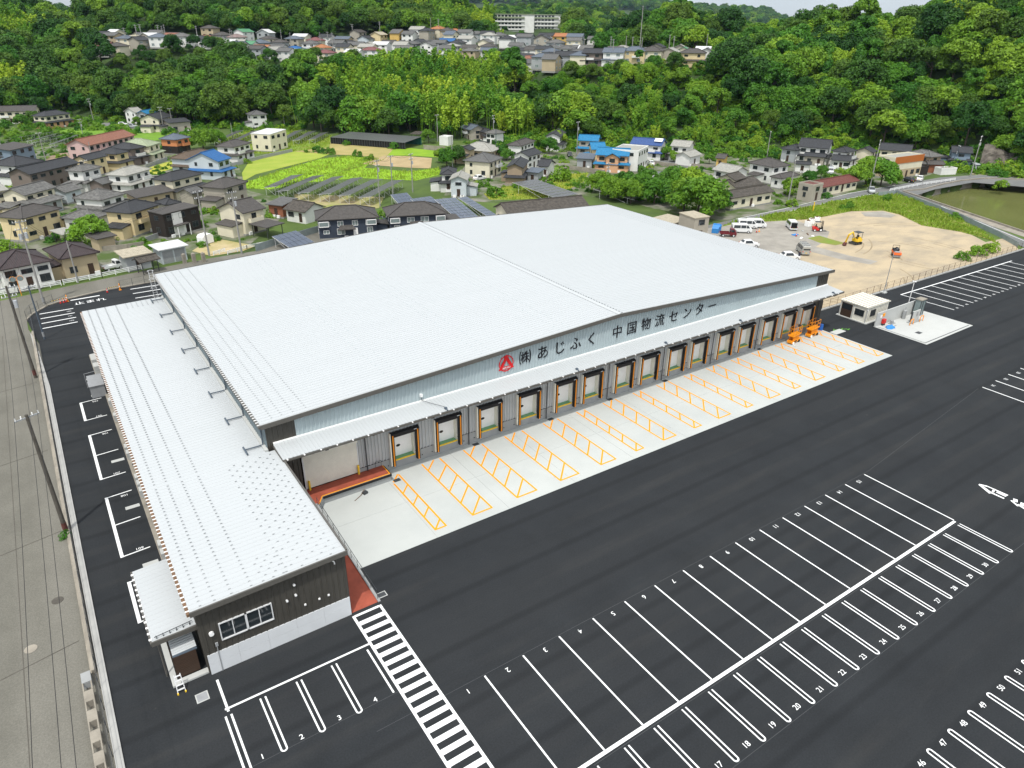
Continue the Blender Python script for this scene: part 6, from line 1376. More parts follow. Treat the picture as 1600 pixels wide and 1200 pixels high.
 ((258,320.5),(284,316),5,3.,'hip','dk','gbw','small dark-roofed annex behind the dark brown house',dict(nwin=1)),
 ((50,322),(100,309.5),4,2.7,'shed','wg','gy','low grey lean-to below the streaked-roof cream house',dict(plain=1,nwin=2,pitch=.2)),
 ((97,367),(121,362),5,2.5,'shed','lg','gy','small pale carport beside the yellow-cream house',dict(plain=2,pitch=.04,nm='carport',cat='carport')),
 ((160,288),(188,281),5,3.,'gx','gr','tp','narrow grey outbuilding between the farmhouses',dict(plain=1,nwin=1)),
 ((-10,300),(14,296),6,4.6,'gx','lg','cm','cream house end with pale roof at the left frame edge',{}),
 ((-14,330),(8,326),6,3.,'hip','gb','yc','small brown-roofed annex at the left frame edge',{}),
 ((-26,252),(6,245),8,5.,'gx','dk','wh','white-walled dark-roofed house cut by the left frame edge',{}),
 ((300,303),(320,298),5,3.,'gx','gr','gbw','grey-roofed shed behind the dark brown house\'s right end',dict(plain=1,nwin=1)),
 ((640,209),(655,210),5,2.6,'shed','ob','tp','open timber shed under the trees behind the solar shed',dict(plain=2,nm='shed',cat='shed')),
 ((820,268),(842,270),5,3.,'shed','sl','gy','pale blue sheet-roofed lean-to beside the tan storehouse',dict(plain=1,nwin=1)),
 ((1300,250),(1330,252),6,2.8,'gx','dk','wh','low dark-tiled front range of the grand residence',dict(nwin=3)),
 ((1255,243),(1290,246),4,2.9,'gx','dk','gbw','central entrance roof of the grand residence',dict(nwin=2)),
 ((1436,262),(1452,260),4,2.4,'flat','dk','db','small black garage beside the clinic',dict(plain=1,win_on=0,nm='garage',cat='garage')),
 ((1472,264),(1496,263),3,1.8,'flat','lg','wh','low white utility enclosure in front of the blue-grey house',dict(plain=1,win_on=0,nm='utility_box',cat='enclosure')),
 ((686,213.5),(700,214.5),4,3.,'flat','wt','wh','white storage container house under the trees at centre',dict(plain=1,win_on=0,nm='storage_hut',cat='hut')),
]
HOUSES = {}
for P_, Q_, R_, ze, k, rc, wc, lb, kw in HS: HOUSES[lb] = house(P_, Q_, R_, ze, k, rc, wc, lb, **kw)
def dims_of(o): r = [c for c in o.children if c.name.startswith('wall')][0]; return r.bound_box
# details on some houses
o = HOUSES['cream clinic building with orange-brown top band']; bb = dims_of(o); x0, y0, x1 = bb[0][0], bb[0][1], bb[6][0]
mat('band_orange', (.42, .13, .03), .6, .05, 1); MB().box(x0-.05, y0-.14, 4.5, x1+.05, y0-.04, 6.5).build('top_band', 'band_orange', o)
o = HOUSES['dark brown modern box house with grey lean roof']; bb = dims_of(o); y0, x1 = bb[0][1], bb[6][0]
MB().box(x1-7, y0-.06, .3, x1-4.6, y0-.005, 4.9).build('white_panel', 'wall_wh', o); MB().box(x1-7.2, y0-1.4, 2.4, x1-3.8, y0-.07, 2.52).build('porch_roof', 'tile_gb', o)
for x in (x1-7, x1-4): MB().box(x-.07, y0-1.3, 0, x+.07, y0-1.16, 2.4).build('porch_post', 'white_steel', o)
o = HOUSES['double garage with flat white roof and grey shutters']; bb = dims_of(o); x0, y0, x1 = bb[0][0], bb[0][1], bb[6][0]
for a, b in ((x0+.25, (x0+x1)/2-.12), ((x0+x1)/2+.12, x1-.25)): MB().box(a, y0-.04, .05, b, y0-.003, 2.3).build('shutter', 'grey_metal', o)
for lb in ('left of two identical black houses with brown-grey tiled roofs', 'right of two identical black houses with brown-grey tiled roofs'):
    o = HOUSES[lb]; bb = dims_of(o); x0, y0, x1 = bb[0][0], bb[0][1], bb[6][0]
    pr_ = slab(MB(), [((-2.2, y0-1.5, 2.3), (1.6, y0-1.5, 2.3), (1.0, y0, 2.9), (-1.6, y0, 2.9))], .12).build('porch_roof', 'tile_gb', o)
    for x in (x0+1.1, x1-1.1): MB().box(x-1.0, y0-.55, 2.75, x+1.0, y0, 3.85).build('bay_window', 'white_steel', o); MB().box(x-.9, y0-.57, 2.95, x+.9, y0-.551, 3.75).build('bay_glass', 'glass_pale', o)
o = HOUSES['white house with navy roof carrying a solar water heater']; MB().add([(2.5, -2.6, 6.0), (5.2, -2.6, 6.0), (5.2, -.9, 6.75), (2.5, -.9, 6.75), (2.5, -2.6, 5.9), (5.2, -2.6, 5.9), (5.2, -.9, 6.6), (2.5, -.9, 6.6)], [(0,1,2,3),(7,6,5,4),(0,4,5,1),(1,5,6,2),(2,6,7,3),(3,7,4,0)]).build('water_heater', 'white_steel', o)
o = HOUSES['two-storey prefabricated site hut with outside stair']; bb = dims_of(o); x1, y0 = bb[6][0], bb[0][1]
for i in range(9): MB().box(x1+.1+.0*i, y0-.2+.45*i, .28*i, x1+1.0, y0+.1+.45*i, .28*i+.05).build('stair_tread', 'grey_metal', o)
MB().bar((x1+1.0, y0-.2, 1.0), (x1+1.0, y0+3.8, 3.5), .05, .05).build('hand_rail', 'grey_metal', o)
o = HOUSES['large white house with grey hip roof and balcony on the right']; bb = dims_of(o); x0, y0 = bb[0][0], bb[0][1]
MB().box(x0-.2, y0-1.3, 2.6, x0+5, y0-.01, 2.75).box(x0-.2, y0-1.3, 2.75, x0+5, y0-1.2, 3.6).box(x0-.2, y0-1.2, 2.75, x0-.1, y0-.01, 3.6).build('balcony', 'wall_wh', o)
o = HOUSES['peach two-storey house with blue roofs behind the solar rack']; bb = dims_of(o); x1, y0 = bb[6][0], bb[0][1]
bay = MB().add([(x1-6.4, y0-1.3, -.2), (x1-2.6, y0-1.3, -.2), (x1-2.6, y0-1.3, 4.6), (x1-4.5, y0-1.3, 5.5), (x1-6.4, y0-1.3, 4.6), (x1-6.4, y0+1, -.2), (x1-2.6, y0+1, -.2), (x1-2.6, y0+1, 4.6), (x1-4.5, y0+1, 5.5), (x1-6.4, y0+1, 4.6)], [(0, 1, 2, 3, 4), (1, 6, 7, 2), (5, 0, 4, 9)]).build('front_bay', 'wall_pe', o)
slab(MB(), [((x1-2.1, y0-1.8, 4.55), (x1-2.1, y0+2, 4.55), (x1-4.5, y0+2, 5.75), (x1-4.5, y0-1.8, 5.75)), ((x1-6.9, y0+2, 4.55), (x1-6.9, y0-1.8, 4.55), (x1-4.5, y0-1.8, 5.75), (x1-4.5, y0+2, 5.75))]).build('bay_roof', 'tile_cy', o); win(o, x1-4.5, y0-1.33, 3.6, 0, 1.7, 1.2, 1)
# long pole shed carrying solar panels
a, b = G(516, 214.5, 2.3), G(632, 223, 2.3); L = (b-a).length; o = thing('solar_shed', 'very long open shed roofed with dark solar panels below the woods', 'shed', (a.x, a.y, 0), atan2(b.y-a.y, b.x-a.x))
nc = 30
for i in range(nc):
    for j in range(5):
        u0, u1, v0, v1 = L*i/nc+.03, L*(i+1)/nc-.03, 13*j/5+.03, 13*(j+1)/5-.03; z = lambda v: 2.3+.045*v
        MB().add([(u0, v0, z(v0)), (u1, v0, z(v0)), (u1, v1, z(v1)), (u0, v1, z(v1)), (u0, v0, z(v0)-.06), (u1, v0, z(v0)-.06), (u1, v1, z(v1)-.06), (u0, v1, z(v1)-.06)], [(0,1,2,3),(7,6,5,4),(0,4,5,1),(1,5,6,2),(2,6,7,3),(3,7,4,0)]).build('panel', 'solar_grey', o)
for i in range(nc+1): MB().box(L*i/nc-.1, .1, 0, L*i/nc+.1, .3, 2.22).build('column', 'dark_metal', o)
MB().box(0, .35, 0, L, .4, 2.2).build('back_sheet', 'black_rubber', o); MB().box(0, 12.4, 0, L, 12.5, 2.7).build('rear_sheet', 'teal_net', o)
# garden and retaining walls
wallrun([(215,192),(232,197),(256,203)], 1.2, 'low garden wall along the upper left lane'); wallrun([(365,198),(420,195.5)], 1.2, 'garden wall before the white house on the lane'); wallrun([(228,262),(262,250)], 1.0, 'grey wall behind the yellow paddy', 'concrete_grey')
wallrun([(378,256),(412,247),(457,237)], 1.0, 'grey fence wall around the tall cream house', 'concrete_grey'); wallrun([(300,270),(385,255)], .9, 'dark wall along the field behind the blue-roofed house', 'concrete_grey'); wallrun([(1020,257),(1058,262)], 1.2, 'concrete wall left of the white car\'s drive'); wallrun([(1080,261),(1112,265)], 1.2, 'concrete wall right of the white car\'s drive')
wallrun([(1265,266),(1300,271)], 1.5, 'white plaster garden wall of the grand residence', 'wall_wh'); wallrun([(662,233),(696,236)], 1.5, 'concrete retaining wall at the end of the green field'); wallrun([(880,263),(945,272)], 1.2, 'stone wall behind the big solar rack'); wallrun([(785,291),(840,291),(868,268)], .8, 'low stone wall round the tan storehouse')
wallrun([(400,393),(440,380),(500,362)], 1.4, 'grey-green panel fence along the lane behind the warehouse', 'fence_grey', 'panel_fence', .06, 'fence'); wallrun([(228,378),(262,366)], 1.0, 'dark stone wall below the dark brown house', 'concrete_grey'); wallrun([(160,392),(200,388),(226,384)], .9, 'pale block wall behind the shed')
p = G(322, 380); o = thing('garbage_cage', 'white mesh waste box beside the dark brown house', 'container', (p.x, p.y, 0), .5); MB().box(-1.3, -.9, .1, 1.3, .9, 1.5).build('body', 'white_steel', o); MB().side([(-1.0, 1.5), (-1.3, 1.5), (-.8, 1.95), (.8, 1.95), (1.3, 1.5)], -.9, .9).build('lid', 'white_steel', o)
for i, (px, py) in enumerate([(440/1, 410), (0, 0)][:0]): pass
for i, px in enumerate((289, 304, 319)):
    p = G(px, 411-.9*i); o = thing('stone_marker', ORD[i]+' old stone post from the left by the dirt plot', 'stone post', (p.x, p.y, 0), .3, 'stone posts'); MB().box(-.3, -.25, -.2, .3, .25, 1.7).build('shaft', 'concrete_old', o); MB().add([(-.3, -.25, 1.7), (.3, -.25, 1.7), (.3, .25, 1.7), (-.3, .25, 1.7), (0, 0, 1.95)], [(0, 1, 4), (1, 2, 4), (2, 3, 4), (3, 0, 4)]).build('cap', 'concrete_old', o)

# ------------------------------------------------------------ hilltop estate
RE = random.Random(21); EST = []
def est(key, d, rc, wc, kind='hip', L=9.5, W_=7.5, ze=5.2, low=0, ang=None, tag_=None):
    x, y = pol(key, d); z0 = ground_z(x, y); a = YAW*-1+(RE.choice((-.35, -.3, 1.2, -.25)) if ang is None else ang)
    base = (tag_ or f"{WNAME[wc]} house with {RNAME[rc]} {'hip' if kind == 'hip' else 'gabled'} roof in the hilltop estate")
    o = house(None, None, None, ze, kind, rc, wc, base, low=low, z0=z0, loc=(x, y), rz=a, dims=(L, W_), nwin=2, wt=RE.choice((0, 1)), door=0, nm='estate_house', grp='hilltop estate houses')
    EST.append((x, y)); return o
# right block along the slope edge (front row from the photo), then rows behind
for k_, d_, rc, wc, kd in [(772,420,'dk','wh','hip'),(826,372,'gr','wh','hip'),(846,366,'sl','gy','hip'),(868,382,'dk','wh','gx'),(884,362,'dk','gy','gx'),(905,360,'sl','cm','hip'),(926,358,'dk','tp','gx'),(958,352,'sl','wh','gx'),(990,354,'sl','yc','hip'),(1018,354,'gb','cm','hip'),(1046,358,'lg','gbw','gx'),(1082,350,'gb','yc','hip'),(1104,362,'gr','wh','gy'),(1124,366,'gr','cm','hip')]:
    est(k_, d_, rc, wc, kd, RE.uniform(9.5, 12), RE.uniform(7.5, 9), 5.4, low=1 if RE.random() < .5 else 0)
for k_, d_, rc, wc, kd in [(832,392,'te','wh','gx'),(858,404,'sl','gy','hip'),(893,396,'gr','wh','gx'),(915,392,'gr','cm','gx'),(940,388,'gb','cm','hip'),(975,384,'gb','wh','hip'),(1068,384,'gn','cm','gy'),(1034,380,'gr','wh','gx'),(1008,386,'gr','wh','hip'),(1098,388,'wt','wh','gy'),
   (806,440,'dk','wh','gx'),(832,446,'gr','wh','hip'),(860,440,'gr','cm','gx'),(886,436,'gr','wh','gx'),(908,430,'dk','cm','hip'),(930,432,'gr','wh','hip'),(788,470,'dk','wh','hip'),(850,478,'dk','wh','gx'),(872,476,'ye_','wh','gx'),(838,500,'gb','cm','hip'),(895,470,'sl','gy','gx')]:
    est(k_, d_, 'or_' if rc == 'ye_' else rc, 'ye' if rc == 'ye_' else wc, kd, RE.uniform(8.5, 11), RE.uniform(7, 8.5), 5.2)
# middle block above the bamboo
for k_, d_, rc, wc, kd in [(437,432,'gr','wh','gx'),(456,434,'wt','wh','gx'),(463,440,'wt','wh','flat'),(500,442,'wr','cm','hip'),(495,458,'or_','cm','hip'),(573,440,'wr','wh','hip'),(545,438,'wt','wh','gx'),(452,456,'bl','wh','hip'),(418,450,'lg','wh','gx'),(400,452,'or_','wh','gx'),(425,462,'gr','cm','gx'),(478,470,'gr','wh','hip'),(530,456,'dk','cm','gx'),(550,462,'gr','cm','gx'),(520,474,'gr','gy','gx'),(540,482,'dk','gbw','hip'),(574,470,'lg','wh','gx'),(590,462,'wt','wh','gx'),(602,478,'gb','wh','gx'),(486,484,'wr','cm','hip'),(566,492,'dk','pbw','gx'),(586,496,'cr','yc','gx'),(398,474,'sl','gy','hip'),(380,470,'gn','wh','gx'),(412,484,'gb','cm','hip'),
   (622,470,'gr','wh','hip'),(636,462,'gr','gy','gx'),(650,470,'dk','gy','gx'),(664,462,'gr','wh','gx'),(680,466,'gr','gy','gx'),(694,470,'bl','wh','gx'),(710,466,'dk','gy','hip'),(724,474,'lg','wh','gx'),(616,494,'gr','ye','gy'),(634,490,'gr','wh','gx'),(648,496,'lg','wh','gx'),(662,492,'dk','gbw','hip'),(680,500,'or_','cm','hip'),(694,494,'gb','be','hip'),(706,502,'or_','cm','hip'),(722,496,'gr','wh','gx'),(740,500,'gr','gy','hip'),(757,492,'dk','wh','gx'),(775,496,'gr','wh','hip'),(796,502,'wt','wh','gx'),(814,486,'dk','wh','gx')]:
    est(k_, d_, rc, wc, kd, RE.uniform(8.5, 10.5), RE.uniform(7, 8.5), 5.2)
# left block behind the dark wood
for k_, d_, rc, wc, kd in [(152,470,'wr','wh','gx'),(200,492,'wt','cm','flat'),(228,486,'te','wh','hip'),(242,490,'dk','wh','gx'),(262,470,'te','wh','gx'),(276,462,'wg','wh','hip'),(284,480,'pk','cm','hip'),(266,492,'wg','wh','gx'),(290,496,'wt','wh','gx'),(303,484,'gr','wh','gx'),(314,494,'te','wh','hip'),(306,466,'dk','wh','hip'),(318,470,'wg','be','gx'),(330,486,'wg','gy','gx'),(340,498,'gb','gy','hip'),(362,490,'pk','wh','hip'),(364,474,'lg','wh','gx'),(348,470,'wt','wh','gx'),(374,504,'gn','wh','gx'),(322,512,'gb','be','hip')]:
    est(k_, d_, rc, wc, kd, RE.uniform(9, 11), RE.uniform(7, 8.5), 5.2)
# more of the closely set houses between them
RF = random.Random(77); need = [('L', 152, 395, 459, 512, 22), ('M', 392, 760, 434, 506, 34), ('R', 822, 1130, 352, 398, 14), ('B', 785, 928, 404, 508, 18)]
for nm_, k0, k1, d0, d1, n_ in need:
    tries = 0
    while n_ and tries < 900:
        tries += 1; k_, d_ = RF.uniform(k0, k1), RF.uniform(d0, d1); x, y = pol(k_, d_)
        if min((x-a)**2+(y-b)**2 for a, b in EST) < 118: continue
        est(k_, d_, RF.choice(['gr', 'gr', 'dk', 'dk', 'wg', 'lg', 'gb', 'sl', 'wt', 'gr', 'gb', 'wg']), RF.choice(['wh', 'wh', 'wh', 'cm', 'cm', 'gy', 'be', 'gbw']), RF.choice(['gx', 'gx', 'hip', 'gy']), RF.uniform(8.5, 10.5), RF.uniform(7, 8), 5.2); n_ -= 1
# four-storey apartment slab on the hilltop
x, y = pol(812, 700); z = ground_z(x, y)
for i, (kx, Ln, lb) in enumerate(((790, 44, 'left'), (848, 34, 'right'))):
    x, y = pol(kx, 690+14*i); o = thing('apartment_slab', lb+' half of the long white four-storey apartment slab on the skyline', 'building', (x, y, z-1), -YAW-.06, 'apartment slabs')
    MB().box(-Ln/2, -5, -6, Ln/2, 5, 12).build('wall', 'wall_wh', o); MB().box(-Ln/2-.3, -5.6, 12, Ln/2+.3, 5.3, 12.5).build('roof', 'tile_pg', o)
    for s in range(4):
        MB().box(-Ln/2+.3, -6.2, .2+3*s, Ln/2-(8 if i == 0 else 6), -5.01, .35+3*s).box(-Ln/2+.3, -6.2, .35+3*s, Ln/2-(8 if i == 0 else 6), -6.1, 1.3+3*s).build('balcony', 'tile_pg' if s == 3 else 'wall_wh', o)
        for k in range(int((Ln-9)/3)): win(o, -Ln/2+2+3*k, -5.02, 1.8+3*s, 0, 2.2, 1.8, 1)
# hilltop poles
for i, (kx, d_) in enumerate([(186,470),(205,476),(212,480),(240,482),(246,486),(250,478),(300,500),(355,478),(352,484),(432,478),(446,470),(478,462),(493,470),(505,476),(512,470),(545,500),(588,500),(668,510),(680,498),(694,512),(712,512),(744,512),(835,420),(905,440),(951,400),(975,395),(985,390),(997,392),(1043,396),(1050,392),(1000,362),(955,350),(862,360),(1102,400)]):
    x, y = pol(kx, d_); z = ground_z(x, y); H = 11 if kx != 997 else 24
    o = thing('utility_pole', f'utility pole above the roofs of the hilltop estate' if kx != 997 else 'tall lattice-topped mast above the hilltop houses', 'pole', (x, y, z), RE.uniform(0, 1), 'hilltop poles'); MB().cyl((0, 0, -1), (0, 0, H), .24, .16, 8).build('shaft', 'pole_concrete', o); MB().box(-1.0, -.08, H-.5, 1.0, .08, H-.3).box(-.8, -.08, H-1.6, .8, .08, H-1.4).build('crossarm', 'grey_metal', o)

# ------------------------------------------------------------ foliage
leaf_mat('leaf_dark', (.074, .176, .015), (.034, .092, .010), .45, .32, .03)
leaf_mat('leaf_mid', (.130, .285, .018), (.060, .162, .011), .45, .30, .03)
leaf_mat('leaf_light', (.195, .365, .022), (.105, .230, .014), .45, .25, .03)
leaf_mat('leaf_bamboo', (.285, .455, .032), (.170, .320, .022), .5, .25, .03)
leaf_mat('leaf_bush', (.130, .290, .014), (.065, .170, .010), 1.2, .3, .03)
leaf_mat('leaf_grass', (.170, .330, .020), (.210, .280, .045), .6, .2, .02)
def leaf_mesh(name, C, Rd, nleaf, ls, material, seed, squash=.85, droop=0.):
    """leaf faces scattered over clumps: C clump centres (n,3), Rd radii (n)"""
    g = np.random.default_rng(seed); n = len(C); idx = np.repeat(np.arange(n), nleaf); N_ = len(idx)
    u = g.normal(size=(N_, 3)); u /= np.linalg.norm(u, axis=1)[:, None]; u[:, 2] = np.where(u[:, 2] < -.45, -u[:, 2], u[:, 2])
    rad = Rd[idx]*(.62+.38*g.random(N_)**.5); p = C[idx]+u*rad[:, None]*np.array([1, 1, squash]); 
    nrm = u+g.normal(size=(N_, 3))*.55; nrm[:, 2] += .35; nrm /= np.linalg.norm(nrm, axis=1)[:, None]
    a = np.cross(nrm, g.normal(size=(N_, 3))); a /= np.linalg.norm(a, axis=1)[:, None]; b = np.cross(nrm, a)
    s = (ls*(.6+.8*g.random(N_)))[:, None]; k = .62
    V_ = np.stack([p-a*s-b*s*k*.5, p+a*s*.1-b*s*k, p+a*s+b*s*k*.3, p-a*s*.1+b*s*k], 1).reshape(-1, 3)
    me = bpy.data.meshes.new(name); me.vertices.add(len(V_)); me.vertices.foreach_set('co', V_.ravel()); me.loops.add(len(V_)); me.loops.foreach_set('vertex_index', np.arange(len(V_))); me.polygons.add(N_); me.polygons.foreach_set('loop_start', np.arange(0, len(V_), 4)); me.polygons.foreach_set('loop_total', np.full(N_, 4)); me.update(); me.validate()
    me.materials.append(MATS[material]); return me
def broad(seed, R, H, material, ncl=26, nleaf=190, ls=.30, name='crown'):
    g = np.random.default_rng(seed); C = []; Rd = []
    for i in range(ncl):
        t = g.random()**.75; az = g.random()*2*pi; r = R*(.25+.6*t)*(1+.15*sin(az*3+seed)); z = H-R*.25-(r/R)**2*R*.85-g.random()*R*.35*(t > .4)
        C.append((r*cos(az), r*sin(az), z+g.normal()*R*.07)); Rd.append(R*(.27+.20*g.random()))
    return leaf_mesh(name, np.array(C), np.array(Rd), nleaf, ls, material, seed)
def bamboo(seed, H, material, n=9, spread=2.6):
    g = np.random.default_rng(seed); C = []; Rd = []
    for i in range(n):
        x, y = g.normal(size=2)*spread*.6; h = H*(.75+.3*g.random()); lean = g.normal(size=2)*1.7
        for j in range(9):
            t = j/8; w_ = .42+.75*sin(pi*min(1, t*.95+.08)); C.append((x+lean[0]*t*t, y+lean[1]*t*t, h*.35+t*h*.65)); Rd.append(max(.22, w_*.85))
    return leaf_mesh('crown', np.array(C), np.array(Rd), 24, .30, material, seed, 1.15)
def trunk_mesh(H, r, seed, limbs=5):
    g = random.Random(seed); mb = MB().cyl((0, 0, -1.), (.1, .05, H*.55), r, r*.6, 7)
    for i in range(limbs):
        a = g.uniform(0, 2*pi); z = H*g.uniform(.35, .55); mb.cyl((.05, .03, z), (cos(a)*H*.28, sin(a)*H*.28, z+H*.25), r*.45, r*.15, 5)
    return mb.mesh('trunk', 'trunk')
def culms(H, seed):
    g = random.Random(seed); mb = MB()
    for i in range(9): x, y = g.gauss(0, 1.5), g.gauss(0, 1.5); mb.cyl((x, y, -.5), (x+g.gauss(0, .4), y+g.gauss(0, .4), H*.7), .06, .04, 5)
    return mb.mesh('culm', 'leaf_bamboo')
CR = [broad(1, 4.6, 9.6, 'leaf_dark'), broad(2, 4.0, 9.0, 'leaf_mid'), broad(3, 5.2, 10.2, 'leaf_dark', 32), broad(4, 4.4, 9.4, 'leaf_light'), broad(5, 4.8, 9.0, 'leaf_mid', 30), broad(9, 4.2, 9.8, 'leaf_dark', 24), broad(31, 3.2, 10.8, 'leaf_mid', 20), broad(32, 6.2, 9.0, 'leaf_light', 36)]
TR = [trunk_mesh(9, .26, i) for i in range(len(CR))]
BA = [bamboo(11, 10.5, 'leaf_bamboo'), bamboo(12, 9.5, 'leaf_bamboo', 11), bamboo(13, 9.5, 'leaf_light', 10)]
BT = [culms(10, i) for i in range(len(BA))]
BU = [broad(21, 1.6, 1.7, 'leaf_bush', 14, 60, .15), broad(22, 1.3, 1.5, 'leaf_mid', 12, 60, .15), broad(23, 1.7, 1.5, 'leaf_light', 14, 60, .15)]
BTk = MB().cyl((0, 0, -.3), (.02, 0, .9), .07, .04, 6).mesh('stem', 'trunk')
def tree(i, x, y, z, s, rz, label, group, nm='broadleaf_tree', cat='tree', kind='b', sz=None):
    o = thing(nm, label, cat, (x, y, z), rz, group); o.scale = (s, s, sz or s)
    a, b = {'b': (CR, TR), 'm': (BA, BT), 's': (BU, [BTk]*3)}[kind]
    link('crown', a[i], o); link({'b': 'trunk', 'm': 'culm', 's': 'stem'}[kind], b[i], o); return o
# ---- woods on the hills
g = np.random.default_rng(5); PTS = []
HC = [(o.location.x, o.location.y) for o in COL.objects if o.parent is None and o.get('category') in ('house', 'building', 'hut', 'shed', 'garage')]
HA = np.array(HC)
def zone_est(k, d):
    return (135 < k < 400 and 455 < d < 515) or (385 < k < 765 and 428 < d < 508) or (812 < k < 1138 and 346 < d < 402) or (770 < k < 935 and 400 < d < 512) or (760 < k < 880 and 500 < d < 720)
def add_zone(d0, d1, step, k0, k1):
    a0, a1 = YAW+math.atan((k0-800)/KF), YAW+math.atan((k1-800)/KF); d = d0
    while d < d1:
        na_ = int((a1-a0)*d/step)
        for i in range(na_):
            a = a0+(i+g.random())*(a1-a0)/na_; dd = d+(g.random()-.5)*step; x, y = dd*sin(a), dd*cos(a); k = 800+KF*math.tan(a-YAW); z = ground_z(x, y)
            if z < .6: continue
            if dd < 540 and len(HA) and np.min((HA[:, 0]-x)**2+(HA[:, 1]-y)**2) < (75 if dd > 340 else 50): continue
            s = .85+.95*g.random()**1.7
            if zone_est(k, dd):
                if g.random() > .05: continue
                s *= .45
            if 765 < k < 1138 and 318 < dd <= 346: s *= .55
            if 385 < k < 765 and 398 < dd <= 428: s *= .5
            if 150 < k <= 400 and 415 < dd <= 456: s *= .5
            if 1120 < k < 1340 and dd < 312: s *= .40+.25*g.random()
            if 935 < k < 1130 and dd < 318: s *= .62
            if dd > 2800: s *= 2.
            elif dd > 950: s *= 1.3
            elif step > 8: s *= 1.05
            nz = sin(x*.035)*cos(y*.031+1)+.5*sin(x*.08+y*.06)
            bam = (450+70*nz < k < 775 and 318 < dd < 428 and nz > -.45) or (640 < k < 800 and dd < 330 and nz > .1) or (985 < k < 1035 and dd < 336) or (770 < k < 870 and 295 < dd < 325 and nz > -.2) or (-120 < k < 130 and 430 < dd < 600 and nz > .25) or (640 < k < 800 and 525 < dd < 660 and nz > -.2) or (1090 < k < 1130 and dd < 300)
            PTS.append((x, y, z, dd, k, s, bam, nz))
        d += step
add_zone(258, 545, 6.9, -260, 1900); add_zone(545, 900, 9.5, -260, 1700); add_zone(1000, 1900, 12., 0, 1500); add_zone(2900, 3850, 19., 660, 1450)
cand = sorted([p for p in PTS if -40 < p[4] < 1660 and p[3] < 560], key=lambda p: -p[5]/p[3])
lim = {0: 300, 1: 150}; real = []; rest = []
rset = set()
for p in cand:
    kb = int(p[6])
    if lim[kb] > 0: lim[kb] -= 1; rset.add(id(p)); real.append(p)
def region(k, d):
    if k < 130: return 'the upper left hillside'
    if k < 450: return 'the dark wood below the left hilltop houses'
    if k < 780: return 'the slope below the middle hilltop houses'
    if k < 1140: return 'the slope below the right hilltop houses'
    if k < 1400: return 'the wooded hill above the grand residence'
    return 'the steep wooded hill above the pond'
for p in real:
    x, y, z, d, k, s, bam, nz = p; rz = g.random()*6.28
    if bam:
        i = int(g.integers(0, 3)); o = tree(i, x, y, z-.3, s, rz, ('yellow-green' if i < 2 else 'fresh green')+' bamboo clump on '+region(k, d), 'bamboo clumps on the slopes', 'bamboo_clump', 'bamboo', 'm')
    else:
        pr_ = [.28, .12, .24, .03, .10, .14, .06, .03] if k < 450 else ([.12, .19, .12, .15, .18, .06, .08, .10])
        i = int(g.choice(8, p=pr_)); c = ('dark green', 'mid green', 'dark green', 'light green', 'mid green', 'dark green', 'slender green', 'spreading pale')[i]; o = tree(i, x, y, z-.3, s, rz, f'{c} broadleaf tree on '+region(k, d), 'woodland trees', kind='b')
def scatter(name, P_, srcs, label, cat, pick):
    me = bpy.data.meshes.new(name); me.vertices.add(len(P_)); me.vertices.foreach_set('co', np.array([(p[0], p[1], p[2]-.3) for p in P_]).ravel())
    for an, ty, vals in (('scl', 'FLOAT', [p[5] for p in P_]), ('rot', 'FLOAT', g.random(len(P_))*6.28), ('idx', 'INT', [pick(p) for p in P_])):
        at = me.attributes.new(an, ty, 'POINT'); at.data.foreach_set('value', np.array(vals, dtype=np.float32 if ty == 'FLOAT' else np.int32))
    o = link(name, me); tag(o, label, cat, kind='stuff')
    ng = bpy.data.node_groups.new(name, 'GeometryNodeTree'); ng.interface.new_socket('Geometry', in_out='INPUT', socket_type='NodeSocketGeometry'); ng.interface.new_socket('Geometry', in_out='OUTPUT', socket_type='NodeSocketGeometry')
    n = ng.nodes.new; l = ng.links.new; gi, go = n('NodeGroupInput'), n('NodeGroupOutput'); ip = n('GeometryNodeInstanceOnPoints'); jn = n('GeometryNodeJoinGeometry'); ip.inputs['Pick Instance'].default_value = True
    for s in reversed(srcs):
        oi = n('GeometryNodeObjectInfo'); oi.inputs['Object'].default_value = s; oi.inputs['As Instance'].default_value = True; oi.transform_space = 'ORIGINAL'; l(oi.outputs['Geometry'], jn.inputs[0])
    def att(nm, ty): q = n('GeometryNodeInputNamedAttribute'); q.data_type = ty; q.inputs['Name'].default_value = nm; return q.outputs['Attribute']
    cx = n('ShaderNodeCombineXYZ'); l(att('rot', 'FLOAT'), cx.inputs[2]); er = n('FunctionNodeEulerToRotation'); l(cx.outputs[0], er.inputs[0])
    l(gi.outputs[0], ip.inputs['Points']); l(jn.outputs[0], ip.inputs['Instance']); l(att('idx', 'INT'), ip.inputs['Instance Index']); l(er.outputs[0], ip.inputs['Rotation']); l(att('scl', 'FLOAT'), ip.inputs['Scale']); l(ip.outputs[0], go.inputs[0])
    md = o.modifiers.new('scatter', 'NODES'); md.node_group = ng; return o
crown_src = {}
for o in COL.objects:
    if o.name.startswith('crown') and o.data not in crown_src: crown_src[o.data] = o
others = [p for p in PTS if id(p) not in rset]
wood = [p for p in others if not p[6]]; bamb = [p for p in others if p[6]]
src_b = [crown_src[m] for m in CR if m in crown_src]; src_m = [crown_src[m] for m in BA if m in crown_src]
scatter('woodland', wood, src_b, 'continuous green woodland covering the farther hills', 'woodland', lambda p: int(g.integers(0, len(src_b))) if p[4] > 700 and p[7] > -.5 else int(g.integers(0, 3)))
if bamb: scatter('bamboo_grove', bamb, src_m, 'yellow-green bamboo grove covering the middle slope', 'bamboo', lambda p: int(g.integers(0, len(src_m))))
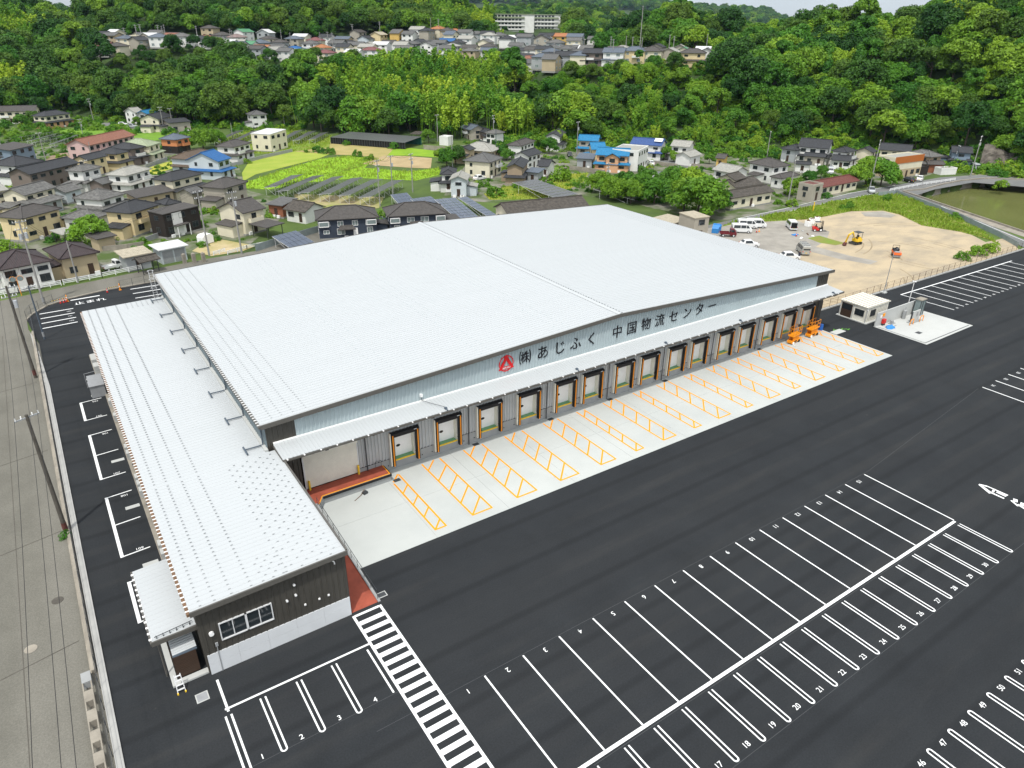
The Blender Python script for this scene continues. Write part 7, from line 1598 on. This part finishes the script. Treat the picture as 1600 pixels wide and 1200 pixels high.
# ---- undergrowth on the open slopes, hedges between the hilltop houses, garden greenery in the villages
BG_ = []
def bush_zone(d0, d1, k0, k1, step, prob, s0, s1, near=25):
    a0, a1 = YAW+math.atan((k0-800)/KF), YAW+math.atan((k1-800)/KF); d = d0
    while d < d1:
        na_ = int((a1-a0)*d/step)
        for i in range(na_):
            a = a0+(i+g.random())*(a1-a0)/na_; dd = d+(g.random()-.5)*step; x, y = dd*sin(a), dd*cos(a)
            if g.random() > prob or np.min((HA[:, 0]-x)**2+(HA[:, 1]-y)**2) < near: continue
            z = ground_z(x, y); BG_.append((x, y, z, dd, 0, s0+(s1-s0)*g.random(), False, 0))
        d += step
bush_zone(272, 350, 770, 1750, 3.0, .8, .9, 2.2); bush_zone(350, 405, 815, 1138, 4.5, .5, .5, 1.1, 42); bush_zone(428, 512, 140, 930, 5., .5, .5, 1.2, 40); bush_zone(330, 420, 380, 780, 4., .45, .9, 1.8); bush_zone(330, 440, -100, 400, 4.5, .5, .9, 2.0)
for poly, n_ in ((pts([(0,430),(120,420),(225,400),(300,390),(390,372),(440,335),(385,296),(370,250),(300,232),(200,215),(60,232),(-20,260)]), 1000), (pts([(690,310),(740,240),(700,215),(760,200),(900,205),(1120,235),(1230,250),(1420,262),(1400,284),(1330,296),(1250,314),(1130,335),(1040,325),(960,305),(860,300),(790,312)]), 1600)):
    xs_ = [p[0] for p in poly]; ys_ = [p[1] for p in poly]; k_ = 0
    while k_ < n_:
        x, y = g.uniform(min(xs_), max(xs_)), g.uniform(min(ys_), max(ys_)); k_ += 1
        if inside(x, y, poly) and np.min((HA[:, 0]-x)**2+(HA[:, 1]-y)**2) > 40: BG_.append((x, y, -.1, 0, 0, .35+.8*g.random()**1.5, False, 0))
scatter('undergrowth', BG_, [], 'low green bushes and undergrowth on the slopes and between the gardens', 'undergrowth', lambda p: int(g.integers(0, 3)))
# ---- single garden trees and shrubs (pixel of the foot, height, crown mesh, words)
GT = [(146,384,6.2,3,'bright green garden tree between the farmhouse and the yellow-cream house'),(318,232,8,4,'leafy tree left of the grey pyramid-roofed house'),(338,226,6,3,'lower light green tree beside the grey pyramid-roofed house'),(698,262,6.5,1,'hedge tree, left of the clump at the field end'),(712,258,6,0,'hedge tree in the middle of the clump at the field end'),(722,250,5,4,'hedge tree at the back of the clump at the field end'),(690,254,5,1,'small hedge tree by the end of the brown field'),
 (1090,338,10.5,4,'large spreading tree with yellowing leaves behind the site huts'),(1068,330,8.5,1,'dark tree left of the large yellowing tree'),(1112,330,6,3,'bright bush-like tree by the long cream hall'),(975,300,6,1,'round tree behind the big solar rack'),(1000,306,6.5,4,'tree between the solar racks right of the peach house'),(950,308,6,3,'yellow-flowered tree behind the old shed\'s right end'),(985,318,6.5,1,'tree just above the warehouse\'s far roof corner'),(940,300,6,1,'dark tree at the left of the leafy clump behind the roof corner'),(962,312,6.5,4,'broad tree filling the leafy clump behind the roof corner'),(1010,296,6,1,'tree right of the round tree behind the big solar rack'),(1045,312,8,1,'dense tree joining the leafy clump to the yellowing tree'),(1055,296,7,4,'tree behind the large yellowing tree'),(1075,312,8.5,3,'light green tree in front of the dark tree near the site huts'),(1128,326,5,1,'low tree at the right end of the leafy clump'),(930,300,5,3,'small light tree by the old shed\'s right end'),(1022,318,7,4,'tree beside the grey pole above the far roof corner'),
 (1335,292,6.5,3,'yellow-green tree beside the rust-red shed'),(1352,288,8,3,'yellow-green tree left of the clinic pole'),(1376,290,8,3,'large yellow-green tree touching the clinic wall'),(1395,288,4.5,1,'small dark tree at the clinic entrance'),(1282,278,4,1,'tree behind the raised hut'),(1265,283,3.4,4,'low tree beside the balcony house wing'),(1233,305,5,1,'narrow tree beside the roadside pole'),
 (56,196,6,0,'dark garden tree before the cream apartment house'),(36,200,6,1,'conical garden tree at the upper left'),(64,203,3.6,4,'clipped round tree by the cream and brick house'),(216,196,4,1,'dark garden shrub tree by the upper left lane'),(872,232,6.5,3,'bright yellow-green tree beside the turquoise-roofed house'),(858,240,6,1,'dense tree left of the lamp pole at centre right'),(846,232,5,4,'tree below the white gabled house'),(700,218,9,3,'light green tree at the foot of the slope behind the lone pole'),(670,224,5.5,1,'dark tree by the end of the solar shed'),(600,212,8,0,'dark tree behind the solar shed\'s left half'),(612,210,6,3,'yellow-green young tree behind the solar shed'),(782,246,4.5,1,'trees behind the cream square house'),(792,250,4,4,'shrubby tree left of the tan storehouse'),
 (1040,250,4.5,1,'clipped tree before the navy-roofed house'),(1052,252,3.6,3,'garden tree left of the parked white car'),(1108,256,3.5,1,'garden tree right of the parked white car'),(1150,240,5,4,'pine-like garden tree on the rocky slope'),(1180,235,5,3,'garden tree under the rocky slope'),(1165,225,4.5,1,'dark shrub tree on the rocky slope'),(1224,250,3,4,'clipped shrub before the left wing of the residence'),(265,236,4,0,'dark tree in front of the orange house'),(470,190,4.5,1,'dark tree beside the old pale-brown house'),(533,204,4.5,3,'shrub tree below the blue-roofed house')]
for i, (px, py, h, k, lb) in enumerate(GT):
    p = G(px, py); tree(k, p.x, p.y, -.2*h, h/8., i*1.3, lb, 'garden trees', 'garden_tree')
GB = [(404,297-205,0,0,'')][:0]+[(104,838,.45,0,'spiky green weed clump at the foot of the leaning pole'),(1503,405,1.2,0,'green bush on the fence, left of three'),(1525,398,1.5,0,'green bush on the fence, middle of three'),(1545,393,1.4,0,'green bush on the fence, right of three'),(495,237,1.6,0,'left bush in the dry field'),(503,238.5,1.5,1,'second bush from left in the dry field'),(516,240,1.9,1,'largest bush in the dry field'),(543,226.5,1.4,0,'lone bush in front of the solar shed'),(559,244,1.6,0,'square clump of weeds at the green field edge'),(479,238,1.0,1,'tiny round bush in the dry field'),(616,232,1.8,0,'bush at the solar shed\'s right corner'),(576,250,1.8,1,'bush on the field path'),(845,284,1.6,1,'low bush in the weedy plot'),(878,282,3.0,0,'large round bush in the weedy plot'),(775,306,2.4,1,'dark bush at the path by the weedy plot'),(755,290,1.6,2,'yellow-green hedge by the path'),(860,290,1.3,1,'small bush by the storehouse wall'),(1563,292,1.6,0,'bush growing on the pond kerb'),(1322,327,1.8,1,'dark bush on the road verge'),(1385,313,1.2,0,'bush at the road junction'),(1495,341,1.3,2,'yellow-green bush on the pond road'),(914,257,2,0,'bush before the low grey house'),(937,262,1.6,2,'round bush left of the peach house'),(1003,268,1.4,0,'bushes beside the white block'),(40,356,1.6,0,'shrub by the yellow-cream house'),(5,397,2.2,0,'green shrub at the left frame edge'),(83,376,1.5,1,'garden shrub in front of the yellow-cream house'),(428,338,1.5,2,'round yellowish bush by the brick house'),(488,337,1.2,0,'bush at the left black house'),(600,345,1.8,0,'bush between the two black houses'),(386,255,1.2,0,'small bush by the grey pyramid-roofed house'),(1290,309,1.2,0,'weeds beneath the raised hut'),(1236,322,1.4,0,'weeds at the foot of the blue-wrapped pole'),(1475,270,1.7,0,'bush beside the clinic garage')]
for i, (px, py, s, k, lb) in enumerate(GB):
    p = G(px, py); tree(k, p.x, p.y, -.05, s*.8, i*.9, lb, 'shrubs', 'shrub', 'shrub', 's')
bsrc = {}
for o in COL.objects:
    if o.name.startswith('crown') and o.data in BU and o.data not in bsrc: bsrc[o.data] = o
ngu = bpy.data.node_groups['undergrowth']; jn_ = [q for q in ngu.nodes if q.bl_idname == 'GeometryNodeJoinGeometry'][0]
for m_ in reversed(BU): oi_ = ngu.nodes.new('GeometryNodeObjectInfo'); oi_.inputs['Object'].default_value = bsrc[m_]; oi_.inputs['As Instance'].default_value = True; oi_.transform_space = 'ORIGINAL'; ngu.links.new(oi_.outputs['Geometry'], jn_.inputs[0])
# ---- grass and weeds on the verge and fields' edges: uncountable
def grass(name, polys, dens, h, material, label, z=0.):
    gg = np.random.default_rng(len(name)); V_ = []; 
    for L in polys:
        P_ = pts(L); xs_, ys_ = [p[0] for p in P_], [p[1] for p in P_]; A = (max(xs_)-min(xs_))*(max(ys_)-min(ys_)); n = int(min(A*dens, 30000))
        for i in range(n):
            x, y = gg.uniform(min(xs_), max(xs_)), gg.uniform(min(ys_), max(ys_))
            if not inside(x, y, P_): continue
            a = gg.random()*6.28; hh = h*(.5+gg.random())*(1+.6*sin(x*.5)*cos(y*.45)); w_ = .16; dx, dy = cos(a)*w_, sin(a)*w_; lx, ly = gg.normal(size=2)*.25*hh
            V_ += [(x-dx, y-dy, z), (x+dx, y+dy, z), (x+dx*.5+lx, y+dy*.5+ly, z+hh), (x-dx*.5+lx, y-dy*.5+ly, z+hh)]
    me = bpy.data.meshes.new(name); n = len(V_)//4; me.from_pydata(V_, [], [(4*i, 4*i+1, 4*i+2, 4*i+3) for i in range(n)]); me.materials.append(MATS[material]); return tag(link(name, me), label, 'grass', kind='stuff')
grass('verge_grass', [[(1115,357),(1150,349),(1200,346),(1240,344),(1270,342),(1290,338),(1330,330),(1380,329),(1405,335),(1440,352),(1500,362),(1545,374),(1566,386),(1540,364),(1480,332),(1430,312),(1400,304),(1365,306),(1300,316),(1220,333),(1150,346)]], 10, .42, 'leaf_grass', 'rough green grass and weeds on the verge round the sandy yard')
grass('field_grass', [[(383,294),(386,284),(440,266),(500,248),(545,243.5),(600,250),(570,262),(640,268),(685,262),(690,272),(650,282),(560,278),(480,285),(420,296)], [(756,303),(790,291),(840,292),(880,272),(920,270),(912,284),(880,300),(850,310),(800,312),(765,312)], [(380,205),(420,199),(520,196),(515,230),(430,240),(360,240),(340,220)]], 2.2, .4, 'leaf_grass', 'tall green grass in the valley fields')

# ------------------------------------------------------------ haze in the air
hz = MB().box(-4300, -4300, -62, 4300, 4300, 215).build('haze', None); hm = bpy.data.materials.new('haze'); hm.use_nodes = True; t = hm.node_tree; t.nodes.clear()
pv = t.nodes.new('ShaderNodeVolumePrincipled'); pv.inputs['Color'].default_value = (.50, .70, .92, 1); pv.inputs['Density'].default_value = .000035; pv.inputs['Anisotropy'].default_value = .2; mo = t.nodes.new('ShaderNodeOutputMaterial'); t.links.new(pv.outputs[0], mo.inputs['Volume']); hz.data.materials.append(hm); tag(hz, kind='stuff')

# ------------------------------------------------------------ labels: tell look-alikes apart by their order from the left
from collections import defaultdict
bpy.context.view_layer.update()
byl = defaultdict(list)
for o in COL.objects:
    if o.parent is None and o.get('label') and o.get('category') not in (None,): byl[o['label']].append(o)
sfx = lambda n: f"{n}{'th' if 10 <= n % 100 <= 20 else {1: 'st', 2: 'nd', 3: 'rd'}.get(n % 10, 'th')}"
for lb, L in byl.items():
    if len(L) > 1:
        L.sort(key=lambda o: proj(o.location)[0])
        for i, o in enumerate(L): o['label'] = f"{lb}, {sfx(i+1)} from left"
